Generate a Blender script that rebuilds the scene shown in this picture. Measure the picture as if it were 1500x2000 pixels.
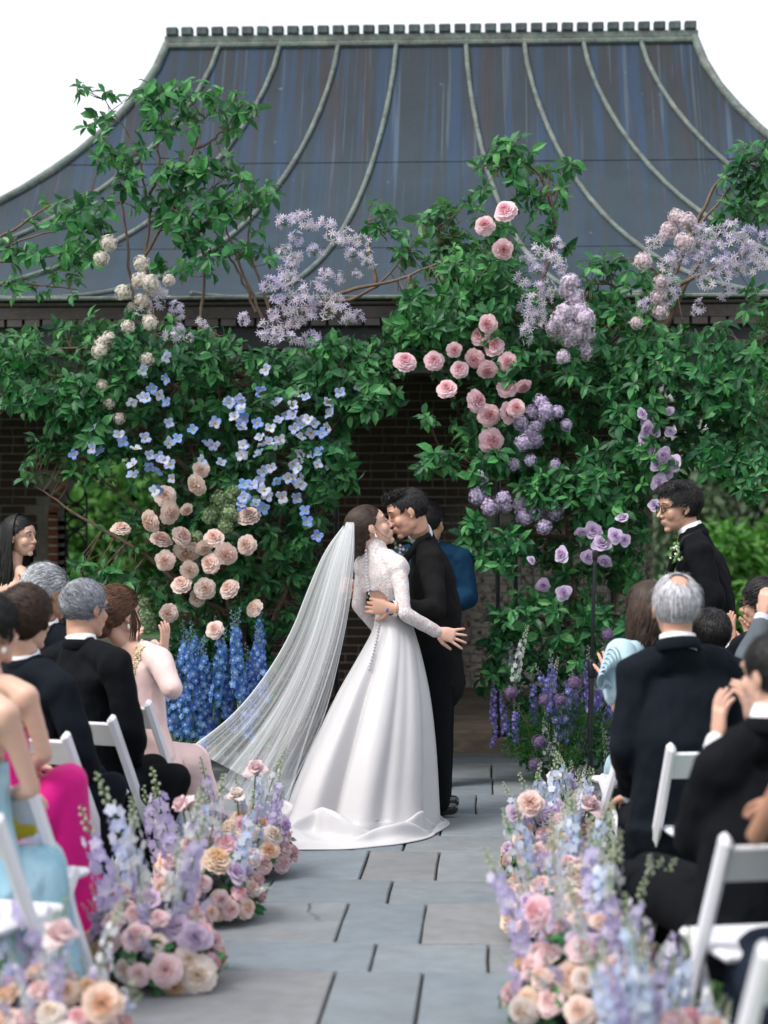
import bpy, bmesh, math, random
import numpy as np
from mathutils import Vector, Matrix, noise as mnoise

PI = math.pi
rng = np.random.default_rng(11)
random.seed(5)
for o in list(bpy.data.objects):
    bpy.data.objects.remove(o)
SC = bpy.context.scene
COL = SC.collection

# ------------------------------------------------------------------ camera
F = 4000.0                       # focal length in pixels of the 1500 px wide photograph
YAW = math.radians(3.0)
CAMZ = 1.65
cam_data = bpy.data.cameras.new('camera')
cam = bpy.data.objects.new('camera', cam_data)
COL.objects.link(cam)
cam.location = (0, 0, CAMZ)
cam.rotation_euler = (PI / 2, 0, YAW)
cam_data.sensor_fit = 'HORIZONTAL'
cam_data.sensor_width = 24.0
cam_data.lens = 24.0 * F / 1500.0
cam_data.clip_start = 0.1
cam_data.clip_end = 2000
cam_data.dof.use_dof = True
cam_data.dof.focus_distance = 11.2
cam_data.dof.aperture_fstop = 1.7
SC.camera = cam

# ------------------------------------------------------------------ light
SUN_EL, SUN_AZ = math.radians(54), math.radians(232)     # high, soft, from behind the camera and a little left
world = bpy.data.worlds.new('World')
SC.world = world
world.use_nodes = True
nt = world.node_tree
nt.nodes.clear()
w_out = nt.nodes.new('ShaderNodeOutputWorld')
w_bg = nt.nodes.new('ShaderNodeBackground')
w_sky = nt.nodes.new('ShaderNodeTexSky')
w_sky.sky_type = 'NISHITA'
w_sky.sun_disc = False
w_sky.sun_elevation = SUN_EL
w_sky.sun_rotation = SUN_AZ
w_sky.air_density = 1.0
w_sky.dust_density = 6.0
w_sky.ozone_density = 1.0
w_mix = nt.nodes.new('ShaderNodeMixRGB')        # an even layer of cloud over the clear sky
w_mix.inputs[0].default_value = 0.72
w_mix.inputs[2].default_value = (5.5, 5.5, 5.8, 1)
nt.links.new(w_sky.outputs[0], w_mix.inputs[1])
nt.links.new(w_mix.outputs[0], w_bg.inputs['Color'])
w_bg.inputs['Strength'].default_value = 0.115
nt.links.new(w_bg.outputs[0], w_out.inputs[0])
sun_d = bpy.data.lights.new('sun', 'SUN')
sun = bpy.data.objects.new('sun', sun_d)
COL.objects.link(sun)
sun_d.energy = 1.3
sun_d.angle = math.radians(20)
sun_d.color = (1.0, 0.97, 0.92)
# direction the sun sits in (rotation 0 = +Y, clockwise seen from above)
sdir = Vector((math.sin(SUN_AZ) * math.cos(SUN_EL), math.cos(SUN_AZ) * math.cos(SUN_EL), math.sin(SUN_EL)))
sun.rotation_euler = sdir.to_track_quat('Z', 'Y').to_euler()
SC.view_settings.view_transform = 'Standard'
SC.view_settings.look = 'None'
SC.view_settings.gamma = 1
SC.view_settings.use_curve_mapping = False
SC.view_settings.exposure = 1.12

# ------------------------------------------------------------------ helpers
_look = Vector((-math.sin(YAW), math.cos(YAW), 0))
_right = Vector((math.cos(YAW), math.sin(YAW), 0))
class Pt(np.ndarray):
    """array with x, y, z"""
    x = property(lambda s: float(s[0])); y = property(lambda s: float(s[1])); z = property(lambda s: float(s[2]))
def as_pt(v): return np.array(v, float).view(Pt)
def P(px, py, Y):
    """point at distance Y (world y) on the sight line of a place measured in the photograph"""
    d = _look + _right * ((px - 750) / F) + Vector((0, 0, 1)) * ((1000 - py) / F)
    t = Y / d.y
    return as_pt(Vector((0, 0, CAMZ)) + d * t)
def PG(px, py, z=0.0):
    d = _look + _right * ((px - 750) / F) + Vector((0, 0, 1)) * ((1000 - py) / F)
    t = (z - CAMZ) / d.z
    return as_pt(Vector((0, 0, CAMZ)) + d * t)

class Geo:
    def __init__(s):
        s.v = []; s.f = []; s.m = []; s.n = 0
    def add(s, vs, fs, m=0):
        s.v.append(np.asarray(vs, float).reshape(-1, 3))
        b = s.n
        s.f.extend([tuple(i + b for i in f) for f in fs])
        if isinstance(m, int): s.m.extend([m] * len(fs))
        else: s.m.extend(list(m))
        s.n += len(s.v[-1])
        return s
    def join(s, g, m=None):
        if g.n: s.add(g.V(), g.f, g.m if m is None else m)
        return s
    def V(s):
        return np.vstack(s.v) if s.v else np.zeros((0, 3))

def make_mesh(name, g, mats, origin=(0, 0, 0), smooth=True):
    me = bpy.data.meshes.new(name)
    V = g.V() - np.asarray(origin, float)
    me.from_pydata(V.tolist(), [], g.f)
    for m in mats: me.materials.append(m)
    if len(mats) > 1:
        me.polygons.foreach_set('material_index', np.asarray(g.m, dtype=np.int32))
    if smooth:
        me.polygons.foreach_set('use_smooth', np.ones(len(me.polygons), dtype=bool))
    me.update()
    return me
def link(name, me, parent=None, loc=None, mat=None, label=None, cat=None, group=None, kind=None):
    o = bpy.data.objects.new(name, me)
    COL.objects.link(o)
    if parent is not None: o.parent = parent
    if mat is not None: o.matrix_local = mat
    elif loc is not None: o.location = loc
    if label: o['label'] = label
    if cat: o['category'] = cat
    if group: o['group'] = group
    if kind: o['kind'] = kind
    return o
def obj(name, g, mats, parent=None, origin=(0, 0, 0), smooth=True, **kw):
    if not isinstance(mats, (list, tuple)): mats = [mats]
    return link(name, make_mesh(name, g, mats, origin, smooth), parent, **kw)
def thing(name, label, cat, loc=(0, 0, 0), rz=0, group=None):
    o = bpy.data.objects.new(name, None)
    COL.objects.link(o)
    o.empty_display_size = 0.1
    o.location = loc; o.rotation_euler = (0, 0, rz)
    o['label'] = label; o['category'] = cat
    if group: o['group'] = group
    return o

def box(g, lo, hi, m=0):
    (a, b, c), (d, e, f) = lo, hi
    g.add([(a,b,c),(d,b,c),(d,e,c),(a,e,c),(a,b,f),(d,b,f),(d,e,f),(a,e,f)],
          [(0,3,2,1),(4,5,6,7),(0,1,5,4),(1,2,6,5),(2,3,7,6),(3,0,4,7)], m)
    return g
def bev_box(g, lo, hi, b=0.01, m=0):
    """box whose long edges are chamfered (24 vertices)"""
    lo = np.array(lo, float); hi = np.array(hi, float)
    c = (lo + hi) / 2; h = (hi - lo) / 2
    b = min(b, h.min() * 0.9)
    vs = []; idx = {}
    for sx in (-1, 1):
        for sy in (-1, 1):
            for sz in (-1, 1):
                for ax in range(3):
                    p = np.array([sx, sy, sz]) * (h - b)
                    p[ax] += (sx, sy, sz)[ax] * b
                    idx[(sx, sy, sz, ax)] = len(vs); vs.append(c + p)
    fs = []
    for ax in range(3):
        o1, o2 = [(1, 2), (2, 0), (0, 1)][ax]
        for s in (-1, 1):
            q = []
            for a, b2 in ((-1, -1), (1, -1), (1, 1), (-1, 1)):
                k = [0, 0, 0]; k[ax] = s; k[o1] = a; k[o2] = b2
                q.append(idx[(k[0], k[1], k[2], ax)])
            fs.append(tuple(q) if s > 0 else tuple(q[::-1]))
    for ax in range(3):                                  # edge chamfers along axis ax
        o1, o2 = [(1, 2), (2, 0), (0, 1)][ax]
        for s1 in (-1, 1):
            for s2 in (-1, 1):
                def K(sa, axx):
                    k = [0, 0, 0]; k[ax] = sa; k[o1] = s1; k[o2] = s2
                    return idx[(k[0], k[1], k[2], axx)]
                q = (K(-1, o1), K(1, o1), K(1, o2), K(-1, o2))
                fs.append(q if s1 * s2 < 0 else q[::-1])
    for sx in (-1, 1):
        for sy in (-1, 1):
            for sz in (-1, 1):
                q = tuple(idx[(sx, sy, sz, a)] for a in range(3))
                fs.append(q if sx * sy * sz > 0 else q[::-1])
    g.add(vs, fs, m)
    return g
def xf(g, M):
    """a transformed copy of a Geo"""
    V = g.V(); M = np.array(M)
    r = Geo(); r.add(V @ M[:3, :3].T + M[:3, 3], g.f, g.m)
    return r
def frame_of(z, roll=0.0):
    z = Vector(z).normalized()
    a = Vector((0, 0, 1)) if abs(z.z) < 0.95 else Vector((0, 1, 0))
    x = a.cross(z).normalized(); y = z.cross(x)
    c, s = math.cos(roll), math.sin(roll)
    return Matrix((x * c + y * s, y * c - x * s, z)).transposed()
def mat_at(p, z, roll=0.0, s=1.0):
    return Matrix.Translation(p) @ frame_of(z, roll).to_4x4() @ Matrix.Scale(s, 4)

def tube(g, pts, rads, side=None, seg=12, m=0, caps=True):
    """swept tube; rads are numbers or (side radius, other radius)"""
    pts = [np.array(p, float) for p in pts]
    n = len(pts)
    T = []
    for i in range(n):
        a = pts[max(0, i - 1)]; b = pts[min(n - 1, i + 1)]
        t = b - a; T.append(t / (np.linalg.norm(t) + 1e-9))
    sd = np.array(side, float) if side is not None else None
    if sd is None:
        t = T[0]; a = np.array([0, 0, 1.0]) if abs(t[2]) < 0.9 else np.array([1.0, 0, 0])
        sd = np.cross(a, t)
    vs = []; ang = np.arange(seg) * 2 * PI / seg
    rr = [(r, r) if not isinstance(r, (tuple, list)) else r for r in rads]
    rings = []
    def ring(c, t, s, ra, rb):
        s = s - t * np.dot(s, t); s /= np.linalg.norm(s) + 1e-9
        w = np.cross(t, s)
        return c + np.outer(np.cos(ang) * ra, s) + np.outer(np.sin(ang) * rb, w), s
    R = []
    if caps:
        r0 = min(rr[0]); s = sd
        for k in (0.85, 0.5):
            q, _ = ring(pts[0] - T[0] * r0 * k, T[0], s, rr[0][0] * math.sqrt(1 - k * k), rr[0][1] * math.sqrt(1 - k * k)); R.append(q)
    s = sd
    for i in range(n):
        q, s = ring(pts[i], T[i], s, *rr[i]); R.append(q)
    if caps:
        r1 = min(rr[-1])
        for k in (0.5, 0.85):
            q, _ = ring(pts[-1] + T[-1] * r1 * k, T[-1], s, rr[-1][0] * math.sqrt(1 - k * k), rr[-1][1] * math.sqrt(1 - k * k)); R.append(q)
    nr = len(R); fs = []
    for i in range(nr - 1):
        for j in range(seg):
            k = (j + 1) % seg
            fs.append((i * seg + j, i * seg + k, (i + 1) * seg + k, (i + 1) * seg + j))
    if caps:
        fs.append(tuple(range(seg))[::-1]); fs.append(tuple((nr - 1) * seg + j for j in range(seg)))
    g.add(np.vstack(R), fs, m)
    return g
def ell(g, c, r, M=None, nu=14, nv=9, m=0):
    c = np.array(c, float)
    if not isinstance(r, (tuple, list)): r = (r, r, r)
    th = np.arange(nu) * 2 * PI / nu; ph = np.linspace(-PI / 2, PI / 2, nv + 1)[1:-1]
    V = [np.array([0, 0, -1.0])]
    for p in ph:
        for t in th: V.append(np.array([math.cos(p) * math.cos(t), math.cos(p) * math.sin(t), math.sin(p)]))
    V.append(np.array([0, 0, 1.0]))
    V = np.array(V) * np.array(r)
    if M is not None: V = V @ np.array(M).T
    V = V + c
    k = len(ph); fs = []
    for j in range(nu): fs.append((0, 1 + (j + 1) % nu, 1 + j))
    for i in range(k - 1):
        for j in range(nu):
            a = 1 + i * nu + j; b = 1 + i * nu + (j + 1) % nu
            fs.append((a, b, b + nu, a + nu))
    top = len(V) - 1
    for j in range(nu): fs.append((top, 1 + (k - 1) * nu + j, 1 + (k - 1) * nu + (j + 1) % nu))
    g.add(V, fs, m)
    return g

_tmp = bpy.data.scenes.new('scratch')
def remesh(g, voxel, smooth=3, factor=0.5):
    """weld overlapping closed shapes into one continuous skin"""
    me = make_mesh('scratch', g, [], smooth=False)
    o = bpy.data.objects.new('scratch', me)
    _tmp.collection.objects.link(o)
    r = o.modifiers.new('r', 'REMESH'); r.mode = 'VOXEL'; r.voxel_size = voxel; r.adaptivity = 0
    if smooth:
        s = o.modifiers.new('s', 'SMOOTH'); s.factor = factor; s.iterations = smooth
    vl = _tmp.view_layers[0]; vl.update()
    ev = o.evaluated_get(vl.depsgraph); em = ev.to_mesh()
    V = np.empty(len(em.vertices) * 3); em.vertices.foreach_get('co', V)
    fs = [tuple(p.vertices) for p in em.polygons]
    ev.to_mesh_clear()
    bpy.data.objects.remove(o); bpy.data.meshes.remove(me)
    out = Geo(); out.add(V.reshape(-1, 3), fs, 0)
    return out
def wrinkle(g, amp, scale, stretch=(1, 1, 1), seed=0.0):
    V = g.V(); W = np.empty_like(V); st = np.array(stretch) * scale
    for i, p in enumerate(V):
        q = Vector(p * st) + Vector((seed, seed * 1.7, 0))
        n = mnoise.noise_vector(q)
        W[i] = (n.x, n.y, n.z)
    r = Geo(); r.add(V + W * amp, g.f, g.m)
    return r

# ------------------------------------------------------------------ materials
class NT:
    def __init__(s, name):
        s.mat = bpy.data.materials.new(name); s.mat.use_nodes = True
        s.t = s.mat.node_tree; s.N = s.t.nodes; s.L = s.t.links
        s.b = s.N['Principled BSDF']; s.out = s.N['Material Output']
    def n(s, typ, **kw):
        x = s.N.new(typ)
        for k, v in kw.items():
            if k.startswith('i_'):
                key = k[2:]
                x.inputs[int(key) if key.isdigit() else key].default_value = v
            else: setattr(x, k, v)
        return x
    def l(s, a, b): s.L.new(a, b)
    def coords(s, scale=(1, 1, 1), kind='Object'):
        tc = s.n('ShaderNodeTexCoord'); mp = s.n('ShaderNodeMapping')
        mp.inputs['Scale'].default_value = scale
        s.l(tc.outputs[kind], mp.inputs[0]); return mp.outputs[0]
    def noise(s, co, scale, detail=4, rough=0.55):
        x = s.n('ShaderNodeTexNoise'); x.inputs['Scale'].default_value = scale
        x.inputs['Detail'].default_value = detail; x.inputs['Roughness'].default_value = rough
        if co is not None: s.l(co, x.inputs['Vector'])
        return x.outputs['Fac']
    def ramp(s, fac, stops):
        r = s.n('ShaderNodeValToRGB'); e = r.color_ramp.elements
        while len(e) < len(stops): e.new(0.5)
        for k, (p, c) in enumerate(stops):
            e[k].position = p; e[k].color = (*c, 1) if len(c) == 3 else c
        s.l(fac, r.inputs[0]); return r.outputs['Color']
    def mix(s, fac, a, b, mode='MIX'):
        x = s.n('ShaderNodeMixRGB', blend_type=mode)
        for i, q in ((0, fac), (1, a), (2, b)):
            if isinstance(q, (int, float)): x.inputs[i].default_value = q
            elif isinstance(q, tuple): x.inputs[i].default_value = (*q, 1) if len(q) == 3 else q
            else: s.l(q, x.inputs[i])
        return x.outputs[0]
    def bump(s, h, strength=0.3, dist=0.01):
        x = s.n('ShaderNodeBump'); x.inputs['Strength'].default_value = strength; x.inputs['Distance'].default_value = dist
        s.l(h, x.inputs['Height']); s.l(x.outputs[0], s.b.inputs['Normal']); return x
    def col(s, c):
        if isinstance(c, tuple): s.b.inputs['Base Color'].default_value = (*c, 1)
        else: s.l(c, s.b.inputs['Base Color'])
    def set(s, **kw):
        for k, v in kw.items(): s.b.inputs[k.replace('_', ' ')].default_value = v
def simple(name, c, rough=0.6, var=0.12, scale=8, bump=0.0, bscale=60, metallic=0.0, spec=0.5, rnd=0.0):
    m = NT(name); co = m.coords()
    f = m.noise(co, scale, 4)
    d = tuple(x * (1 - var) for x in c); e = tuple(min(1, x * (1 + var)) for x in c)
    cc = m.ramp(f, [(0.3, d), (0.7, e)])
    if rnd:
        oi = m.n('ShaderNodeObjectInfo')
        hs = m.n('ShaderNodeHueSaturation')
        mr = m.n('ShaderNodeMapRange'); mr.inputs[3].default_value = 1 - rnd; mr.inputs[4].default_value = 1 + rnd
        m.l(oi.outputs['Random'], mr.inputs[0]); m.l(mr.outputs[0], hs.inputs['Value']); m.l(cc, hs.inputs['Color']); cc = hs.outputs[0]
    m.col(cc); m.set(Roughness=rough, Metallic=metallic)
    m.b.inputs['Specular IOR Level'].default_value = spec
    if bump: m.bump(m.noise(co, bscale, 3), bump, 0.004)
    return m.mat
def fabric(name, c, rough=0.9, sheen=0.0, weave=900, wr=0.35, spec=0.12):
    m = NT(name); co = m.coords()
    f = m.noise(co, 5, 3)
    m.col(m.ramp(f, [(0.3, tuple(x * 0.9 for x in c)), (0.7, tuple(min(1, x * 1.08) for x in c))]))
    m.set(Roughness=rough); m.b.inputs['Specular IOR Level'].default_value = spec
    m.b.inputs['Sheen Weight'].default_value = sheen
    a = m.noise(m.coords((1, 1, 0.55)), 9, 3, 0.5); b = m.noise(co, weave, 1)
    mx = m.n('ShaderNodeMath', operation='MULTIPLY_ADD'); m.l(b, mx.inputs[0]); mx.inputs[1].default_value = 0.03; m.l(a, mx.inputs[2])
    m.bump(mx.outputs[0], wr, 0.05)
    return m.mat
def petal_mat(name, c, c2=None, trans=0.35, rough=0.6, rnd=0.06):
    """thin petal: diffuse and translucent; c2 towards the flower's middle"""
    m = NT(name); co = m.coords()
    if c2 is not None:
        ln = m.n('ShaderNodeVectorMath', operation='LENGTH'); m.l(co, ln.inputs[0])
        cc = m.ramp(ln.outputs['Value'], [(0.25, c2), (0.95, c)])
    else:
        cc = m.ramp(m.noise(co, 6, 2), [(0.3, tuple(x * 0.9 for x in c)), (0.7, c)])
    oi = m.n('ShaderNodeObjectInfo'); hs = m.n('ShaderNodeHueSaturation')
    mr = m.n('ShaderNodeMapRange'); mr.inputs[3].default_value = 1 - rnd * 1.6; mr.inputs[4].default_value = 1 + rnd
    m.l(oi.outputs['Random'], mr.inputs[0]); m.l(mr.outputs[0], hs.inputs['Value'])
    mr2 = m.n('ShaderNodeMapRange'); mr2.inputs[3].default_value = 0.5 - rnd * .2; mr2.inputs[4].default_value = 0.5 + rnd * .2
    ms = m.n('ShaderNodeMath', operation='FRACT'); mm = m.n('ShaderNodeMath', operation='MULTIPLY'); mm.inputs[1].default_value = 7.3
    m.l(oi.outputs['Random'], mm.inputs[0]); m.l(mm.outputs[0], ms.inputs[0]); m.l(ms.outputs[0], mr2.inputs[0]); m.l(mr2.outputs[0], hs.inputs['Hue'])
    m.l(cc, hs.inputs['Color']); cc = hs.outputs[0]
    m.col(cc); m.set(Roughness=rough); m.b.inputs['Specular IOR Level'].default_value = 0.25
    tr = m.n('ShaderNodeBsdfTranslucent'); m.l(cc, tr.inputs[0])
    mx = m.n('ShaderNodeMixShader'); mx.inputs[0].default_value = trans
    m.l(m.b.outputs[0], mx.inputs[1]); m.l(tr.outputs[0], mx.inputs[2]); m.l(mx.outputs[0], m.out.inputs[0])
    return m.mat
def leaf_mat(name, c, under, rough=0.50, rnd=0.25):
    m = NT(name)
    ge = m.n('ShaderNodeNewGeometry')
    co = m.coords()
    f = m.noise(co, 7, 2)
    cc = m.ramp(f, [(0.32, tuple(x * 0.72 for x in c)), (0.68, tuple(x * 1.3 for x in c))])
    big = m.noise(co, 1.9, 3)
    cc = m.mix(m.ramp(big, [(.42, (0, 0, 0)), (.66, (.55, .55, .55))]), cc, (c[0] * 1.7 + .006, c[1] * 1.4, c[2] * 1.15))
    cc = m.mix(m.ramp(m.noise(co, 3.7, 2), [(.50, (0, 0, 0)), (.70, (.5, .5, .5))]), cc, (c[0] * .7, c[1] * .6, c[2] * 1.2))
    cc = m.mix(ge.outputs['Backfacing'], cc, under)
    oi = m.n('ShaderNodeObjectInfo'); hs = m.n('ShaderNodeHueSaturation')
    mr = m.n('ShaderNodeMapRange'); mr.inputs[3].default_value = 1 - rnd; mr.inputs[4].default_value = 1 + rnd
    m.l(oi.outputs['Random'], mr.inputs[0]); m.l(mr.outputs[0], hs.inputs['Value']); m.l(cc, hs.inputs['Color']); cc = hs.outputs[0]
    m.col(cc); m.set(Roughness=rough); m.b.inputs['Specular IOR Level'].default_value = 0.45
    tr = m.n('ShaderNodeBsdfTranslucent'); m.l(m.mix(1.0, cc, (0.65, 1.0, 0.40), 'MULTIPLY'), tr.inputs[0])
    mx = m.n('ShaderNodeMixShader'); mx.inputs[0].default_value = 0.32
    m.l(m.b.outputs[0], mx.inputs[1]); m.l(tr.outputs[0], mx.inputs[2]); m.l(mx.outputs[0], m.out.inputs[0])
    return m.mat
# ================================================================== THE PLACE
# ---- lawn
def lawn_mat():
    m = NT('lawn'); co = m.coords()
    a = m.noise(co, 1.5, 4); b = m.noise(co, 60, 3)
    c = m.mix(0.5, m.ramp(a, [(0.3, (.022, .075, .018)), (0.7, (.05, .13, .03))]), m.ramp(b, [(0.3, (.015, .05, .012)), (0.7, (.06, .15, .035))]))
    m.col(c); m.set(Roughness=0.9); m.bump(b, 0.6, 0.02); return m.mat
g = Geo(); box(g, (-400, -60, -0.35), (400, 700, -0.030))
obj('ground', g, lawn_mat(), kind='structure', smooth=False)

# ---- grass blades on the lawn beside the aisle
def grass(name, regions, n, label):
    V = []; 
    pts = []
    for (x0, x1, y0, y1) in regions:
        k = int(n * (x1 - x0) * (y1 - y0)); pts.append(np.column_stack([rng.uniform(x0, x1, k), rng.uniform(y0, y1, k), np.full(k, -0.03)]))
    p = np.vstack(pts); k = len(p)
    a = rng.uniform(0, 2 * PI, k); h = rng.uniform(.02, .045, k); w = .003
    dx = np.column_stack([np.cos(a), np.sin(a), np.zeros(k)]) * w
    lean = np.column_stack([rng.normal(0, .012, k), rng.normal(0, .012, k), h])
    V = np.stack([p - dx, p + dx, p + lean], 1).reshape(-1, 3)
    g = Geo(); g.v = [V]; g.n = len(V)
    g.f = [(3 * i, 3 * i + 1, 3 * i + 2) for i in range(k)]; g.m = [0] * k
    obj(name, g, leaf_mat('grass_blade', (.045, .12, .025), (.05, .13, .03)), kind='stuff', label=label, cat='grass')

# ---- paving
AX0, AX1 = -1.62, 0.42          # aisle
TY = 12.25                      # from here the terrace is wide
def bed_mat():
    m = NT('joint_soil'); co = m.coords(); b = m.noise(co, 45, 4)
    m.col(m.ramp(b, [(0.3, (.012, .012, .008)), (0.55, (.05, .045, .03)), (0.8, (.11, .09, .06))])); m.set(Roughness=0.95); m.bump(b, .5, .01); return m.mat
g = Geo(); box(g, (AX0 - .02, -3, -0.26), (AX1 + .02, TY, -0.022)); box(g, (-5.2, TY + .001, -0.26), (3.6, 14.02, -0.022))
path = obj('path', g, bed_mat(), kind='structure', smooth=False)
def stone_mat(i):
    base = [(.172, .202, .224), (.150, .182, .206), (.188, .210, .226), (.182, .192, .200), (.200, .196, .190)][i]
    m = NT('bluestone_%s' % 'abcde'[i]); co = m.coords((1, 1, 1)); st = m.coords((0.35, 1.6, 1))
    tc = m.n('ShaderNodeTexCoord')
    oi = m.n('ShaderNodeObjectInfo')
    add = m.n('ShaderNodeVectorMath', operation='MULTIPLY_ADD')
    m.l(oi.outputs['Random'], add.inputs[0]); add.inputs[1].default_value = (37, 51, 13); m.l(co, add.inputs[2])
    co = add.outputs[0]
    a = m.noise(co, 1.6, 5, .6); b = m.noise(co, 9, 6, .65); s = m.noise(st, 6, 5, .7)
    c = m.ramp(a, [(0.25, tuple(x * .86 for x in base)), (0.75, tuple(x * 1.14 for x in base))])
    c = m.mix(0.35, c, m.ramp(b, [(0.3, tuple(x * .6 for x in base)), (0.5, base), (0.75, tuple(x * 1.5 for x in base))]))
    c = m.mix(m.ramp(m.noise(co, 2.3, 3), [(0.55, (0, 0, 0)), (0.75, (.16, .16, .16))]), c, (.23, .20, .165))
    hs = m.n('ShaderNodeHueSaturation'); mr = m.n('ShaderNodeMapRange'); mr.inputs[3].default_value = .92; mr.inputs[4].default_value = 1.09
    m.l(oi.outputs['Random'], mr.inputs[0]); m.l(mr.outputs[0], hs.inputs['Value']); m.l(c, hs.inputs['Color'])
    m.col(hs.outputs[0]); m.set(Roughness=0.72)
    mx = m.n('ShaderNodeMath', operation='MULTIPLY_ADD'); m.l(b, mx.inputs[0]); mx.inputs[1].default_value = .35; m.l(s, mx.inputs[2])
    wv = m.n('ShaderNodeTexVoronoi', feature='DISTANCE_TO_EDGE'); wv.inputs['Scale'].default_value = .42
    dv = m.n('ShaderNodeMixRGB'); dv.inputs[0].default_value = .22; m.l(co, dv.inputs[1]); nz_ = m.n('ShaderNodeTexNoise'); nz_.inputs['Scale'].default_value = 2.2; nz_.inputs['Detail'].default_value = 5; m.l(co, nz_.inputs['Vector']); m.l(nz_.outputs['Color'], dv.inputs[2]); m.l(dv.outputs[0], wv.inputs['Vector'])
    crack = m.mix(1.0, m.ramp(wv.outputs['Distance'], [(.0008, (0, 0, 0)), (.0035, (1, 1, 1))]), m.ramp(m.noise(co, .9, 2), [(.66, (1, 1, 1)), (.70, (0, 0, 0))]), 'LIGHTEN')
    m.col(m.mix(crack, tuple(x * .3 for x in base), hs.outputs[0]))
    m2 = m.n('ShaderNodeMath', operation='MULTIPLY'); m.l(mx.outputs[0], m2.inputs[0]); m.l(crack, m2.inputs[1])
    m.bump(m2.outputs[0], 0.8, 0.016); return m.mat
STONE = [stone_mat(i) for i in range(5)]
def flagstone(x0, x1, y0, y1, z=0.0, th=0.03, parent=path):
    """one cleft slab, edges slightly uneven"""
    gp = 0.005
    x0 += gp; x1 -= gp; y0 += gp; y1 -= gp
    ex = []
    nx = 5
    r = lambda: random.uniform(-.004, .004)
    for i in range(nx): ex.append((x0 + (x1 - x0) * i / (nx - 1), y0 + r()))
    ex.append((x1 + r(), (y0 + y1) / 2))
    for i in range(nx): ex.append((x1 - (x1 - x0) * i / (nx - 1), y1 + r()))
    ex.append((x0 + r(), (y0 + y1) / 2))
    cx, cy = (x0 + x1) / 2, (y0 + y1) / 2
    n = len(ex); tz = z + random.uniform(-.0025, .0025)
    dz = [random.uniform(-.0015, .0015) for _ in ex]
    vs = [(x - cx, y - cy, z - th) for x, y in ex] + [(x - cx, y - cy, tz - .006 + d) for (x, y), d in zip(ex, dz)] + \
         [(x - cx - .006 * math.copysign(1, x - cx), y - cy - .006 * math.copysign(1, y - cy), tz + d) for (x, y), d in zip(ex, dz)]
    fs = []
    for i in range(n):
        j = (i + 1) % n
        fs.append((i, j, n + j, n + i)); fs.append((n + i, n + j, 2 * n + j, 2 * n + i))
    fs.append(tuple(range(2 * n, 3 * n)))
    g = Geo(); g.add(vs, fs)
    k = random.choices(range(5), [4, 4, 4, 1.2, 0])[0]
    return obj('flagstone', g, STONE[k], parent, loc=(cx, cy, 0), smooth=False)
def gy(py): return PG(960, py).y
rows = [(2600, 2330, [560, 900]), (2330, 2120, [420, 860]), (2120, 1899, [617, 810]), (1899, 1843, [728]), (1843, 1766, [667, 827]), (1766, 1720, [762]),
        (1720, 1663, [711, 855]), (1663, 1633, [790]), (1633, 1590, [862]), (1590, 1551, [700, 930]), (1551, 1519, [820]), (1519, 1493, [740, 960]), (1493, 1471.4, [850])]
for ri, (pa, pb, js) in enumerate(rows):
    y0, y1 = gy(pa), gy(pb)
    ymid = (pa + pb) / 2
    lo, hi = (AX0, AX1) if y0 < TY - .3 else (-5.1, 3.5)
    xs = [PG(j, ymid).x for j in js]
    rnd = random.Random(ri * 7 + 1)
    x = xs[0]; left = []
    while x > lo + .25:
        x -= rnd.uniform(.42, .78); left.append(max(x, lo))
    if left and left[-1] > lo + .02: left[-1] = lo
    if not left: left = [lo]
    x = xs[-1]; right = []
    while x < hi - .25:
        x += rnd.uniform(.42, .78); right.append(min(x, hi))
    if right and right[-1] < hi: right[-1] = hi
    if not right: right = [hi]
    xs = left[::-1] + xs + right
    for a, b in zip(xs[:-1], xs[1:]):
        if b - a > .05: flagstone(a, b, y0, y1)
    if ri == 0: first_y = y0

# ---- hedges, shrubs and trees on the far side (blurred by distance)
def leaf_arrays(p, d, nrm, size, width=0.42, droop=0.12):
    """many leaves at once: p base, d direction of the midrib, nrm upper side"""
    p = np.asarray(p, float); d = np.asarray(d, float); nrm = np.asarray(nrm, float)
    k = len(p)
    d = d / (np.linalg.norm(d, axis=1, keepdims=True) + 1e-9)
    s = np.cross(d, nrm); s /= (np.linalg.norm(s, axis=1, keepdims=True) + 1e-9)
    n = np.cross(s, d)
    size = np.broadcast_to(np.asarray(size, float), (k,))[:, None]
    T = [(0, 0, 0), (-.48, .30, .10), (0, .33, 0), (.48, .30, .10), (-.50, .66, .06), (0, .68, -.05), (.50, .66, .06), (0, .98, -.16)]
    out = np.empty((k, 8, 3))
    for i, (a, l, h) in enumerate(T):
        out[:, i] = p + size * (s * a * width + d * l + n * (h * 0.8 - droop * l * l))
    return out.reshape(-1, 3)
LEAF_F = [(0, 2, 1), (0, 3, 2), (1, 2, 5, 4), (2, 3, 6, 5), (4, 5, 7), (5, 6, 7)]
def leaves_geo(g, *a, m=0, **k):
    V = leaf_arrays(*a, **k); n = len(V) // 8
    b = g.n
    g.v.append(V); g.n += len(V)
    g.f.extend([tuple(b + 8 * i + q for q in f) for i in range(n) for f in LEAF_F])
    g.m.extend([m] * (n * 6) if isinstance(m, int) else [mm for mm in m for _ in range(6)])
    return g
def rnd_unit(k):
    v = rng.normal(size=(k, 3)); return v / np.linalg.norm(v, axis=1, keepdims=True)
FAR = [leaf_mat('far_leaf_dark', (.035, .11, .035), (.05, .13, .05), .6), leaf_mat('far_leaf_mid', (.07, .21, .035), (.09, .22, .05), .6),
       leaf_mat('far_leaf_grey', (.095, .15, .085), (.11, .17, .10), .6)]
BARK = simple('bark', (.09, .065, .045), .9, .3, 14, .6, 40)
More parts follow.
